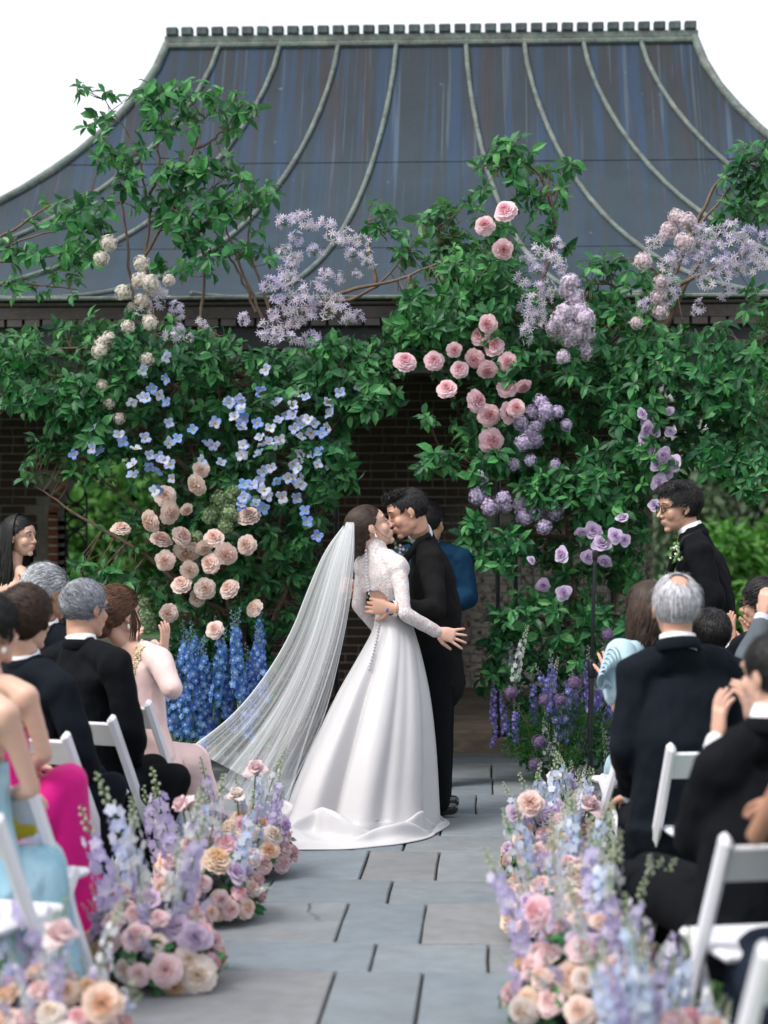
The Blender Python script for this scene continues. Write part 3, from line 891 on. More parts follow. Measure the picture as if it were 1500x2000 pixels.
def hairline(y, style):
    if style == 'male': pts = [(-.14, -.075), (-.06, -.058), (-.022, -.028), (-.012, .026), (.03, .024), (.05, .05), (.075, .066), (.12, .075)]
    elif style == 'thick': pts = [(-.14, -.085), (-.06, -.075), (-.03, -.040), (-.012, .012), (.035, .006), (.05, .030), (.075, .050), (.12, .060)]
    else: pts = [(-.14, -.085), (-.06, -.075), (-.03, -.045), (-.012, .008), (.02, .012), (.05, .045), (.075, .066), (.12, .08)]
    for (a, b), (c, d) in zip(pts[:-1], pts[1:]):
        if y <= c: return b + (d - b) * max(0, (y - a)) / (c - a)
    return pts[-1][1]
def hair_geo(c, M, s, style='male', flow='down', n=900, length=.05, lift=.006, width=.0035, thick=.010, seed=0, bald=None, cap=True):
    """close cap of hair plus many fine locks lying along the head"""
    R = np.random.default_rng(seed); g = Geo(); c = np.array(c, float)
    ax = np.array([.079 + thick, .101 + thick, .090 + thick * 1.2]); cc = np.array([0, -.018, .028])
    def T(p): return c + (np.asarray(p, float) * s) @ M.T
    def ok(p, marg=0):
        if bald is not None and np.linalg.norm((p - cc) / ax - bald[0]) < bald[1]: return False
        return p[2] > hairline(p[1], style) - marg
    nu, nv = 44, 26
    if cap:
        V = []; keep = []
        for i in range(nv + 1):
            ph = -PI / 2 * .75 + (PI / 2 * 1.75) * i / nv
            for j in range(nu):
                th = 2 * PI * j / nu
                q = cc + ax * np.array([math.cos(ph) * math.cos(th), math.cos(ph) * math.sin(th), math.sin(ph)])
                b = 1 + .018 * mnoise.noise(Vector(q * 45) + Vector((seed, 0, 0)))
                V.append(cc + (q - cc) * b); keep.append(ok(q + R.normal(0, .0035, 3)))
        fs = []
        for i in range(nv):
            for j in range(nu):
                f = (i * nu + j, i * nu + (j + 1) % nu, (i + 1) * nu + (j + 1) % nu, (i + 1) * nu + j)
                if sum(keep[k] for k in f) >= 3: fs.append(f)
        g.add(T(np.array(V)), fs)
    k = 0; tries = 0; LV = []; LF = []; LM = []
    crown = np.array([0, -.055, .11])
    while k < n and tries < n * 6:
        tries += 1
        u = R.normal(size=3); u /= np.linalg.norm(u)
        p = cc + ax * u
        if not ok(p, .004): continue
        k += 1
        L = length * R.uniform(.55, 1.25) * (1 if p[1] < .035 or flow == 'fringe' else (.42 if flow == 'front' else .5)); pts = [p]; q = p.copy()
        for j in range(4):
            nn = (q - cc) / ax ** 2; nn /= np.linalg.norm(nn)
            if flow == 'down': d = (q - crown) * np.array([1, 1, 1]) + np.array([0, 0, -.015])
            elif flow in ('front', 'fringe'): d = np.array([.25 * q[0] / .08, 1.0, -.5 - 4 * max(0, .03 - q[2])]) if q[1] > -.04 else (q - crown)
            elif flow == 'back': d = np.array([-.3 * q[0] / .08, -1.0, -.45 - 3 * max(0, -.04 - q[1])])
            elif flow == 'side': d = np.array([1.0 if q[0] > -.03 else -.6, .35, -.5])
            else: d = q - crown
            d = d - nn * d.dot(nn); d /= np.linalg.norm(d) + 1e-9
            d = d + R.normal(0, .14, 3)
            q = q + d * L / 4
            w = (q - cc) / ax; m_ = np.linalg.norm(w)
            tgt = 1 + (lift * (j + 1) / 4) / .09
            q = cc + (q - cc) / m_ * tgt if j < 3 or lift < .012 else q
            pts.append(q.copy())
        nn = (p - cc) / ax ** 2; nn /= np.linalg.norm(nn)
        b0 = len(LV); tone = int(R.integers(0, 3)); LM += [tone] * 8
        for j, q in enumerate(pts):
            t = pts[min(j + 1, 4)] - pts[max(0, j - 1)]; sd = np.cross(t, nn); sd /= np.linalg.norm(sd) + 1e-9
            w = width * (1, 1.1, 1, .7, .12)[j]
            LV += [q - sd * w, q + nn * width * .5, q + sd * w]
        for j in range(4):
            a = b0 + j * 3
            LF += [(a, a + 1, a + 4, a + 3), (a + 1, a + 2, a + 5, a + 4)]
    if LV: g.add(T(np.array(LV)), LF, LM)
    return g
def long_hair(c, M, s, drop, n=420, seed=1, width=.006, wave=.012, spreadx=.10, face_side=0):
    """long loose hair: locks run from the crown over the head and hang to `drop` below it"""
    R = np.random.default_rng(seed); g = Geo(); c = np.array(c, float)
    cc = np.array([0, -.018, .028]); ax = np.array([.092, .114, .103])
    core = Geo()
    tube(core, [c + M @ np.array([0, -.05, .0]) * s, c + np.array([0, 0, -.10]) + M @ np.array([0, -.075, 0]), c + np.array([0, 0, -drop * .6]) + M @ np.array([0, -.085, 0]), c + np.array([0, 0, -drop * .95]) + M @ np.array([0, -.08, 0])],
         [(.085, .06), (.10, .05), (.105, .042), (.06, .02)], side=M[:, 0], seg=16)
    g.join(core)
    LV = []; LF = []; LM = []
    for k in range(n):
        th = R.uniform(PI * .93, PI * 2.07)           # back half plus the sides
        if R.random() < .25: th = R.choice([R.uniform(-.25, .18), R.uniform(PI - .18, PI + .25)])
        pts = []
        for j in range(5):
            ph = (PI / 2) * (1 - (j + .3) / 4.6)
            q = cc + ax * np.array([math.cos(ph) * math.cos(th), math.cos(ph) * math.sin(th), math.sin(ph)]) * R.uniform(.985, 1.03)
            pts.append(c + M @ (q * s))
        base = pts[-1].copy(); dirn = M @ np.array([math.cos(th), math.sin(th), 0])
        L = drop * R.uniform(.75, 1.0); ph0 = R.uniform(0, 6)
        for j in range(1, 7):
            f = j / 6
            q = base + np.array([0, 0, -L * f]) + dirn * (.015 * math.sin(f * 3)) + np.array([math.sin(ph0 + f * 7), math.cos(ph0 + f * 6), 0]) * wave * f
            pts.append(q)
        b0 = len(LV); m_ = len(pts); LM += [int(R.integers(0, 3))] * (2 * (m_ - 1))
        for j, q in enumerate(pts):
            t = pts[min(j + 1, m_ - 1)] - pts[max(0, j - 1)]; out = q - (c + np.array([0, 0, min(0, q[2] - c[2])])); sd = np.cross(t, out); sd /= np.linalg.norm(sd) + 1e-9
            w = width * (1 if j < m_ - 1 else .2); on = out / (np.linalg.norm(out) + 1e-9)
            LV += [q - sd * w, q + on * w * .5, q + sd * w]
        for j in range(m_ - 1):
            a = b0 + j * 3; LF += [(a, a + 1, a + 4, a + 3), (a + 1, a + 2, a + 5, a + 4)]
    g.add(np.array(LV), LF, LM)
    return g

def lips_index(g, c, M, s):
    """give the lip faces the second material"""
    V = g.V(); L = (V - np.array(c)) @ M / s
    m = []
    for f in g.f:
        q = L[list(f)].mean(0)
        d = ((q[0]) / .019) ** 2 + ((q[2] + .065) / .0105) ** 2
        m.append(1 if d < 1 and q[1] > .085 else 0)
    g.m = m
def V3(*a): return np.array(a, float)
def lerp(a, b, t): return np.array(a, float) * (1 - t) + np.array(b, float) * t

class Person:
    """a figure given by its joints in world space; clothes are children of the figure"""
    def __init__(s, label, j, fwd, up=(0, 0, 1), skin=SK_M, female=False, s_=1.0, ground=None, lips=True, hands=('L', 'R'), group=None, headvox=.0042, wk=1.0):
        s.j = {k: np.array(v, float) for k, v in j.items()}
        s.s = s_; s.female = female; J = s.j; s.wk = wk
        gx, gy_ = J['pelvis'][0], J['pelvis'][1]
        s.o = (gx, gy_, 0 if ground is None else ground)
        s.root = thing('person', label, 'person', s.o, 0, group)
        s.side = J['sR'] - J['sL']; s.side = s.side / np.linalg.norm(s.side)
        s.M = headM(fwd, up); s.skin = skin
        # body, coarse: trunk and limbs
        b = Geo(); s.trunk(b, -.006 if female else -.020); s.legs(b, -.008); s.arms(b, -.004 if female else -.008)
        s.hm = {}
        body = remesh(b, .012, 3)
        fine = Geo(); fine.join(head_geo(J['head'], s.M, s_, female, J['neck']))
        for k in hands:
            h = s.j.get('h' + k)
            if h is None: continue
            d, n, cu, sp = s.j['h' + k][0:3], s.j['h' + k][3:6], s.j['h' + k][6], s.j['h' + k][7]
            hg = hand_geo(J['w' + k], d, n, k == 'R', cu, sp, s_ * (.92 if female else 1.0))
            body.join(remesh(hg, .0034, 2))
        hd = remesh(fine, .0038, 7)
        if lips: lips_index(hd, J['head'], s.M, s_)
        body.join(hd)
        obj('body', body, [skin, LIP if female else LIPM], s.root, s.o)
    def trunk(s, g, e=0.0, hem=None, flare=0.0, low=0.0):
        J = s.j; k = .86 if s.female else 1.0
        pel, nk = J['pelvis'], J['neck']; mid = (J['sL'] + J['sR']) / 2
        sp = J.get('spine'); wst = lerp(pel, mid, .36) if sp is None else sp
        ch = lerp(wst, mid, .55)
        hw = np.linalg.norm(J['sR'] - J['sL']) / 2
        side = s.side
        pts = []; rad = []
        if hem is not None: pts.append(hem); rad.append((.178 * k + e + flare, .135 * k + e + flare))
        pts += [pel, wst, ch, lerp(ch, mid, .62), mid + (nk - mid) * .25, lerp(mid, nk, .92)]
        w_ = s.wk
        rad += [(.170 * w_ * (1.02 if s.female else 1) * (.92 if s.female else 1) + e + flare * .5, .125 * k + e), ((.125 if s.female else .150) * w_ + e + low, (.092 if s.female else .112) + e + low), ((.145 if s.female else .175) * (1 + (w_ - 1) * .6) + e, .118 * k + e), ((hw * .93) + e * .5, .105 * k + e), (hw * .58, .074 * k + e), ((.052, .050) if s.female else ((.066 + e * .5) * s.s, (.062 + e * .5) * s.s))]
        tube(g, pts, rad, side=side, seg=20)
        for q in ('sL', 'sR'):
            ell(g, J[q] * .96 + mid * .04 - V3(0, 0, .012), ((.058 if s.female else .066) + e))
            tube(g, [nk + (mid - nk) * .35, lerp(nk, J[q], .55) + V3(0, 0, .004), J[q]], [.05 + e * .5, (.046 if s.female else .052) + e, (.052 if s.female else .060) + e], seg=12)
    def arms(s, g, e=0.0, which=('L', 'R'), to=1.0):
        J = s.j; k = (.80 if s.female else 1.0) * (.86 if s.wk < .8 else 1)
        for q in which:
            S, E, W = J['s' + q], J['e' + q], J['w' + q]
            if to <= 1: W2 = lerp(E, W, to)
            tube(g, [S, lerp(S, E, .5), E], [.054 * k + e, .049 * k + e, .042 * k + e], seg=14)
            tube(g, [E, lerp(E, W2, .3), W2], [.042 * k + e, .043 * k + e, (.027 if e <= 0 else .030) * (.9 if s.female else 1) + e], seg=14)
    def legs(s, g, e=0.0, feet=True):
        J = s.j; k = .95 if s.female else 1.0
        for q, sg in (('L', -1), ('R', 1)):
            if 'k' + q not in J: continue
            H = J['pelvis'] + s.side * sg * .085 - V3(0, 0, .02)
            K, A = J['k' + q], J['a' + q]
            tube(g, [H, lerp(H, K, .5), K], [.088 * k + e, .078 * k + e, .058 * k + e], seg=14)
            tube(g, [K, lerp(K, A, .3), A], [.057 * k + e, .056 * k + e, .036 * k + max(e, -.004)], seg=14)
    def add(s, name, g, mat, vox=None, smooth=3, wr=None):
        if vox: g = remesh(g, vox, smooth)
        if wr: g = wrinkle(g, *wr)
        return obj(name, g, mat, s.root, s.o)
    def suit(s, m, shirt=SHIRT, hem_drop=.20, seated=False, e=.014, wr=(.007, 7), cuffs=('L', 'R'), trousers=None, collar=True, legsvis=True, to=.80, ch=0.0):
        J = s.j
        dn = J['pelvis'] - (J['sL'] + J['sR']) / 2; dn /= np.linalg.norm(dn)
        hem = J['pelvis'] + dn * (hem_drop if not seated else .07)
        g = Geo(); s.trunk(g, e, hem, .0 if not seated else .012, .014); s.arms(g, e + .004, to=to)
        for q in ('sL', 'sR'):
            ell(g, J[q] * .985 + (J['sL'] + J['sR']) * .0075 + V3(0, 0, .010), (.062 + e, .060 + e, .050 + e), np.array(frame_of(s.side)) [:, [2, 0, 1]])
        nk = J['neck']; hd = J['head'] + s.M @ V3(0, -.03, -.06) - nk; hd /= np.linalg.norm(hd)
        a0 = s.side; f0 = np.cross(hd, a0); f0 = f0 if np.dot(f0, s.M[:, 1]) > 0 else -f0
        g = remesh(g, .0105, 3); g = wrinkle(wrinkle(g, wr[0] * 1.5, wr[1], (1, 1, .8), seed=J['pelvis'][0] * 3), wr[0] * .8, 15, (1.3, 1.3, .9), seed=5)
        jk = s.add('jacket', g, m)
        cg = Geo(); k_ = s.s
        for q_ in range(2):
            ring = [nk - hd * (.002 + .008 * q_) + a0 * (.0735 + .004 * q_) * k_ * math.cos(t) + f0 * ((.068 + .004 * q_) * k_ * math.sin(t) + .002) - hd * (.045 * max(0, math.sin(t)) ** 2) for t in np.linspace(0, 2 * PI, 29)]
            tube(cg, ring, [(.0075, .022)] * 29, side=a0, seg=10, caps=False)
        s.add('jacket_collar', cg, m)
        if collar:
            g = Geo(); tube(g, [nk - hd * .03, nk + hd * (.020 + ch), nk + hd * (.036 + ch), nk + hd * (.030 + ch)], [(.0665 * k_, .0645 * k_), (.0655 * k_, .0635 * k_), (.064 * k_, .062 * k_), (.058 * k_, .057 * k_)], side=s.side, seg=24, caps=False)
            s.add('shirt_collar', g, shirt)
        for q in cuffs:
            d = J['w' + q] - J['e' + q]; L = np.linalg.norm(d); d /= L; g = Geo()
            tube(g, [J['w' + q] - d * (L * (1 - to) * .5 + .02), J['w' + q] - d * .0], [.042, .040], seg=16, caps=False)
            s.add('shirt_cuff', g, shirt)
        if legsvis and 'kL' in J:
            g = Geo(); ell(g, J['pelvis'], (.145, .115, .10)); s.legs(g, .014); s.add('trousers', g, trousers or m, .012, 3, (.007, 7, (1, 1, .5)))
            for q in 'LR':
                A = J['a' + q]; fd = J.get('foot', s.M[:, 1] * V3(1, 1, 0)); fd = fd / np.linalg.norm(fd)
                g = Geo(); b = V3(A[0], A[1], s.o[2] + .030)
                tube(g, [b - fd * .06 + V3(0, 0, .02), b + fd * .03 + V3(0, 0, .018), b + fd * .12, b + fd * .19], [(.034, .036), (.038, .040), (.043, .028), (.034, .020)], side=np.cross(fd, V3(0, 0, 1)), seg=12)
                tube(g, [b + V3(0, 0, .01), A + V3(0, 0, .02)], [.035, .034], seg=10)
                s.add('shoe', g, SHOE, .006, 2)
        return jk
    def hair(s, mat, **kw):
        g = hair_geo(s.j['head'], s.M, s.s, **kw); k2 = dict(kw, n=150, lift=.022, width=.0009, cap=False, seed=kw.get('seed', 0) + 70, length=kw.get('length', .05) * 1.1); g.join(hair_geo(s.j['head'], s.M, s.s, **k2)); return obj('hair', g, mat, s.root, s.o)
    def face(s, closed=True, brow=H_BLACK):
        c = s.j['head']; M = s.M; T = lambda p: c + M @ (np.array(p, float) * s.s)
        for sx in (-1, 1):
            g = Geo(); tube(g, [T((sx * .014, .088, .026)), T((sx * .030, .0925, .031)), T((sx * .048, .079, .027))], [(.0035, .0022)] * 3, seg=6); obj('eyebrow', g, brow[0], s.root, s.o)
            g = Geo()
            if closed:
                tube(g, [T((sx * .019, .0865, .002)), T((sx * .031, .0895, -.002)), T((sx * .044, .080, .002))], [.0016] * 3, seg=5); obj('eyelashes', g, EYE_D, s.root, s.o)
            else:
                ell(g, T((sx * .031, .0845, .005)), (.0125, .006, .0058), M, 12, 8); e = obj('eye', g, EYE_W, s.root, s.o)
                g = Geo(); ell(g, T((sx * .031, .0895, .005)), (.0055, .003, .0050), M, 10, 6); obj('iris', g, EYE_D, e, (0, 0, 0)) if False else obj('iris', g, EYE_D, e, s.o)
                g = Geo(); tube(g, [T((sx * .018, .0875, .007)), T((sx * .031, .0925, .0115)), T((sx * .045, .0815, .007))], [.0017] * 3, seg=5); obj('eyelashes', g, EYE_D, e, s.o)
    def glasses(s, mat=METAL, rimr=.021):
        c = s.j['head']; M = s.M; T = lambda p: c + M @ (np.array(p, float) * s.s); g = Geo()
        for sx in (-1, 1):
            ring = [T((sx * .034 + rimr * 1.12 * math.cos(t), .104 - .01 * abs(math.cos(t)), .002 + rimr * .85 * math.sin(t))) for t in np.linspace(0, 2 * PI, 17)]
            tube(g, ring, [.0030] * 17, seg=6, caps=False)
            tube(g, [T((sx * .058, .098, .008)), T((sx * .079, .05, .008)), T((sx * .083, -.005, .006)), T((sx * .081, -.02, -.012))], [.0030] * 4, seg=6)
        tube(g, [T((-.014, .107, .006)), T((0, .109, .009)), T((.014, .107, .006))], [.002] * 3, seg=6)
        return s.add('glasses', g, mat)
def hd(d, n, curl=.35, spread=.16): return np.array([*d, *n, curl, spread], float)
def on(p, dx=0, dy=0, dz=0): return V3(p[0] + dx, p[1] + dy, p[2] + dz)

# ------------------------------------------------------------------ the groom
YG = 11.15
head = P(794, 1001, YG - .17)
pel = P(851, 1275, YG + .02)
j = dict(head=head, neck=P(823, 1050, YG - .06), sL=P(842, 1094, YG - .19), sR=P(834, 1092, YG + .20), spine=P(852, 1190, YG),
         eL=P(850, 1194, YG - .34), wL=P(764, 1188, YG - .50), eR=P(785, 1180, YG + .24), wR=P(705, 1150, YG + .05),
         pelvis=pel, kL=P(853, 1428, YG - .10), kR=P(860, 1426, YG + .12), aL=P(862, 1572, YG - .09), aR=P(865, 1562, YG + .16),
         hL=hd((-1, .45, .10), (0, 1, 0), .30, .05), hR=hd((-.9, -.45, .22), (.45, -.9, 0), .9, .1), foot=V3(-1, -.15, 0))
groom = Person('groom in a black tuxedo kissing the bride, left arm round her back', j, (-.90, -.22, -.34), (-.40, 0, 1), SK_M, s_=1.05, wk=.84)
groom.suit(CHAR, ch=.020, hem_drop=.17, trousers=BLK, wr=(.009, 6))
def quiff(p, scale, c, r, n, seed, back=-.5, up=.55):
    """volume of combed hair over the forehead"""
    R = np.random.default_rng(seed); g = Geo(); M, h = p.M, p.j['head']; bl = Geo(); c = np.array(c); r = np.array(r)
    ell(bl, h + M @ (c * scale), tuple(r * scale), M, 18, 12); g.join(wrinkle(remesh(bl, .006, 1), .004, 40))
    for k in range(n):
        u = R.normal(size=3); u /= np.linalg.norm(u)
        if u[2] < -.1: continue
        q = c + r * u; d = np.array([R.normal(0, .25) + u[0] * .4, back + R.normal(0, .3) + (u[1] > .5) * .3, up * (u[1] > .2) + .1 * (up > 0)]); d /= np.linalg.norm(d)
        L = R.uniform(.018, .034); pts = [h + M @ (x * scale) for x in (q - d * .01, q + d * L * .5 + u * .003, q + d * L + u * .002 - np.array([0, 0, .004]))]
        tube(g, pts, [.0022, .0018, .0004], seg=4, m=int(R.integers(0, 3)), caps=False)
    return g
groom.hair(H_BLACK, style='male', flow='down', n=1500, length=.026, lift=.003, thick=.003, seed=3)
obj('hair_top', quiff(groom, 1.05, (0, .030, .088), (.066, .066, .034), 420, 4), H_BLACK, groom.root, groom.o)
groom.face(True)
# satin collar edge and bow tie
g = Geo(); nk = groom.j['neck']
tube(g, [nk + V3(.05, -.10, .015), nk + V3(-.01, -.115, -.02), nk + V3(-.085, -.115, -.12), nk + V3(-.125, -.09, -.22)], [(.020, .006)] * 4, side=(0.3, 0, 1), seg=8)
groom.add('satin_lapel', g, SATINL)
g = Geo(); b = nk + V3(-.105, -.02, -.028)
ell(g, b, (.012, .012, .012)); 
for sg in (-1, 1): tube(g, [b, b + V3(-.004, sg * .045, 0)], [(.008, .006), (.022, .008)], side=(0, 0, 1), seg=8)
groom.add('bow_tie', g, SATINL)
g = Geo(); c = P(758, 1192, YG - .547)
box(g, c - V3(.010, .002, .010), c + V3(.002, .002, .012)); groom.add('cufflink', g, simple('blue_cufflink', (.05, .12, .4), .3))

# ------------------------------------------------------------------ the bride
YB = 10.86
def lace_mat():
    m = NT('lace'); co = m.coords()
    w = m.n('ShaderNodeTexNoise'); w.inputs['Scale'].default_value = 30; w.inputs['Detail'].default_value = 2; m.l(co, w.inputs['Vector'])
    dv = m.n('ShaderNodeMixRGB'); dv.inputs[0].default_value = .055; m.l(co, dv.inputs[1]); m.l(w.outputs['Color'], dv.inputs[2])
    v = m.n('ShaderNodeTexVoronoi', feature='DISTANCE_TO_EDGE'); v.inputs['Scale'].default_value = 52; m.l(dv.outputs[0], v.inputs['Vector'])
    v2 = m.n('ShaderNodeTexVoronoi', feature='DISTANCE_TO_EDGE'); v2.inputs['Scale'].default_value = 120; m.l(dv.outputs[0], v2.inputs['Vector'])
    a = m.ramp(v.outputs['Distance'], [(.06, (1, 1, 1)), (.17, (0, 0, 0))]); b = m.ramp(v2.outputs['Distance'], [(.03, (1, 1, 1)), (.14, (0, 0, 0))])
    mx = m.mix(1.0, a, m.mix(.5, (0, 0, 0), b), 'LIGHTEN')
    dense = m.ramp(m.noise(co, 16, 2), [(.48, (0, 0, 0)), (.62, (.40, .40, .40))])
    mx = m.mix(1.0, mx, dense, 'LIGHTEN')
    tulle = m.mix(.22, (.56, .36, .29), (.80, .79, .82))
    m.col(m.mix(mx, tulle, (.70, .70, .73))); m.set(Roughness=.8); m.bump(mx, .5, .005); return m.mat
LACE = lace_mat()
def satin_mat():
    m = NT('ivory_satin'); co = m.coords(); a = m.noise(co, 6, 3); b = m.noise(co, 300, 2)
    m.col((.54, .54, .555)); m.set(Roughness=.42); m.b.inputs['Sheen Weight'].default_value = .15
    mx = m.n('ShaderNodeMath', operation='MULTIPLY_ADD'); m.l(b, mx.inputs[0]); mx.inputs[1].default_value = .02; m.l(a, mx.inputs[2]); m.bump(mx.outputs[0], .15, .03); return m.mat
SATIN = satin_mat()
j = dict(head=P(723, 1031, YB + .02), neck=P(738, 1078, YB), sL=P(712, 1103, YB + .05), sR=P(778, 1106, YB - .10), spine=P(764, 1187, YB),
         eL=P(700, 1182, YB + .07), wL=P(742, 1232, YB + .20), eR=P(790, 1198, YB - .22), wR=P(853, 1234, YB - .12),
         pelvis=P(765, 1262, YB), hL=hd((.9, .3, .1), (.3, -.9, 0), .4, .1), hR=hd((1, -.02, -.24), (0, 1, -.1), .16, .46))
bride = Person('bride in a white lace and satin gown with a long veil, kissing the groom', j, (.90, .22, .42), (-.34, 0, 1), SK_L, female=True, s_=1.05, wk=.72)
# lace bodice and sleeves with an open keyhole at the back where the groom's hand rests
g = Geo()
bride.trunk(g, .006); bride.arms(g, .008, to=.97)
tube(g, [lerp(bride.j['neck'], bride.j['head'], -.15), lerp(bride.j['neck'], bride.j['head'], .30)], [(.060, .057), (.052, .050)], side=bride.side, seg=16)
lg = wrinkle(remesh(g, .0085, 3), .004, 18)
V = lg.V(); kz = P(733, 1172, YB).z; wz = P(0, 1196, YB).z
kc = np.array(P(731, 1180, YB - .1))
keep = []
for f in lg.f:
    q = V[list(f)].mean(0)
    arm = min(np.linalg.norm(q - lerp(bride.j['e' + s_], bride.j['w' + s_], t)) for s_ in 'LR' for t in (0, .25, .5, .75, 1)) < .075 or min(np.linalg.norm(q - lerp(bride.j['s' + s_], bride.j['e' + s_], t)) for s_ in 'LR' for t in (0, .25, .5, .75, 1)) < .07
    hole = abs((q[0] - kc[0]) / .075) ** 2 + abs((q[2] - kc[2]) / .075) ** 2 < 1 and q[1] < YB
    keep.append(arm or (q[2] > wz - .01 and not hole))
lg.f = [f for f, k_ in zip(lg.f, keep) if k_]; lg.m = [0] * len(lg.f)
bride.add('lace_bodice', lg, LACE)
# satin skirt: rings traced for size, given real depth, folds that deepen downwards
prof = [(1188, 738, 797, .105), (1205, 736, 800, .115), (1232, 730, 808, .145), (1262, 712, 818, .19), (1300, 690, 827, .24), (1350, 659, 838, .30), (1410, 630, 846, .37),
        (1480, 596, 852, .43), (1540, 570, 855, .47), (1585, 556, 857, .50)]
nth = 180; rings = []
def fold(th, k):
    """k runs 0 at the waist to 1 at the floor; th = 0 is image right, -90 deg is toward the camera"""
    lean = 1.1 * k
    a = .62 * math.sin(8 * th + 1.2 + .5 * k + .5 * math.sin(2 * th)) + .38 * math.sin(5 * th + 2.1 - lean) + .16 * math.sin(17 * th + .4 + lean)
    return 1.25 * a - .75 * abs(a) ** 1.4
skc = []
for i, (py, l, r, ry) in enumerate(prof):
    Yc = YB - .02 - .06 * (i / 9)
    a, b = P(l, py, Yc), P(r, py, Yc); c = (a + b) / 2; rx_ = (b.x - a.x) / 2
    k = max(0, (i - 1) / 8); amp = .006 + .15 * k ** .8
    ring = []
    for q in range(nth):
        th = 2 * PI * q / nth; am = amp * (1 - .8 * max(0, math.cos(th)) ** 2); fr = 1 + am * fold(th, k) - am * .35
        ring.append((c.x + rx_ * fr * math.cos(th), c.y + ry * fr * math.sin(th), a.z))
    rings.append(ring); skc.append((c.x, c.y, rx_, ry))
# train: spreads over the paving toward the camera and to the left
cx, cy, rx_, ry = skc[-1]
TR = [(.00, .085), (.02, .045), (.06, .022), (.11, .035), (.16, .110), (.21, .165), (.25, .150), (.28, .080), (.31, .030), (.40, .018), (.50, .040), (.57, .095), (.63, .105), (.67, .060), (.72, .020), (.84, .012), (.93, .008), (.985, .009), (1.0, .003)]
for d_, z in TR:
    ring = []
    for q in range(nth):
        th = 2 * PI * q / nth
        left = max(0, -math.cos(th)); front = max(0, -math.sin(th)); right_ = max(0, math.cos(th))
        D = .03 + .50 * left ** 1.5 * (.45 + .55 * front) + .30 * front ** 1.5 + .025 * math.sin(3 * th + 1)
        fr = 1 + .156 * (fold(th, 1) - .35) * (1 - .8 * right_ ** 2) * (1 - d_ * .65)
        roll = .12 + .88 * math.sin(2.6 * th + 2.0 + d_ * 2.8) ** 2
        zz = (z * roll * (.25 + .75 * min(1, front + left * .8)) if .03 < d_ < .9 else z) + .012 * max(0, math.sin(9 * th + d_ * 6)) * (d_ < .9)
        ux, uy = math.cos(th), math.sin(th)
        ring.append((cx + rx_ * fr * ux + D * d_ * ux * 1.0 - .10 * d_ * front, cy + ry * fr * uy + D * d_ * uy * .95, max(.003, zz)))
    rings.append(ring)
g = Geo(); vs = [p for r_ in rings for p in r_]
g.add(vs, [(i * nth + q, i * nth + (q + 1) % nth, (i + 1) * nth + (q + 1) % nth, (i + 1) * nth + q) for i in range(len(rings) - 1) for q in range(nth)])
sk = bride.add('satin_skirt', g, SATIN)
ss = sk.modifiers.new('sub', 'SUBSURF'); ss.levels = 1; ss.render_levels = 1
so = sk.modifiers.new('thick', 'SOLIDIFY'); so.thickness = .004
# fitted satin waist with a point down the back
g = Geo(); wst = bride.j['spine']
a, b = P(736, 1186, YB), P(799, 1186, YB)
tube(g, [P(765, 1182, YB), P(767, 1204, YB), P(768, 1236, YB - .005)], [(.082, .100), (.088, .118), (.104, .150)], side=(1, 0, 0), seg=28, caps=False)
bride.add('satin_waist', g, SATIN)
# covered buttons down the back
bt = Geo(); ell(bt, (0, 0, 0), .0065, None, 10, 6); btm = make_mesh('button', bt, [SATIN])
def bx(py):     # horizontal place of the button line
    return np.interp(py, [1075, 1130, 1172, 1206, 1240, 1270, 1300], [713, 716, 722, 742, 738, 732, 724])
RG = np.array(rings); RR = [RG[i] * (1 - t) + RG[i + 1] * t for i in range(len(prof) - 1) for t in np.linspace(0, 1, 8)]
V = np.vstack([lg.V()[sorted({i for f in lg.f for i in f})]] + RR)
for py in [*np.linspace(1076, 1160, 14), *np.linspace(1208, 1302, 17)]:
    p = P(bx(py), py, YB - .1)
    d2 = (V[:, 0] - p.x) ** 2 + (V[:, 2] - p.z) ** 2; near = V[d2 < .02 ** 2]
    y = near[:, 1].min() if len(near) else YB - .12
    link('button', btm, bride.root, loc=(p.x - bride.o[0], y - .004 - bride.o[1], p.z))
# hair pulled to a low bun
hb = hair_geo(bride.j['head'], bride.M, 1.05, style='bun', flow='back', n=1500, length=.07, lift=.003, thick=.004, seed=8)
hc, HM = bride.j['head'], bride.M
bun = Geo(); ell(bun, hc + HM @ V3(0, -.112, -.072), (.046, .038, .044), HM, 18, 12); ell(bun, hc + HM @ V3(.0, -.085, -.03), (.058, .048, .06), HM)
hb.join(wrinkle(remesh(bun, .006, 2), .004, 40)); obj('hair', hb, H_BROWN, bride.root, bride.o)
g = Geo(); tube(g, [hc + HM @ V3(.078, .012, -.005), hc + HM @ V3(.084, .03, -.06), hc + HM @ V3(.070, .06, -.10)], [.0012] * 3, seg=5); obj('loose_lock', g, H_BROWN[0], bride.root, bride.o)
bride.face(True, H_BROWN)
g = Geo(); ell(g, hc + HM @ V3(.086, -.004, -.045), .0045); ell(g, hc + HM @ V3(.087, -.004, -.054), .0055); obj('pearl_earring', g, PEARL, bride.root, bride.o)
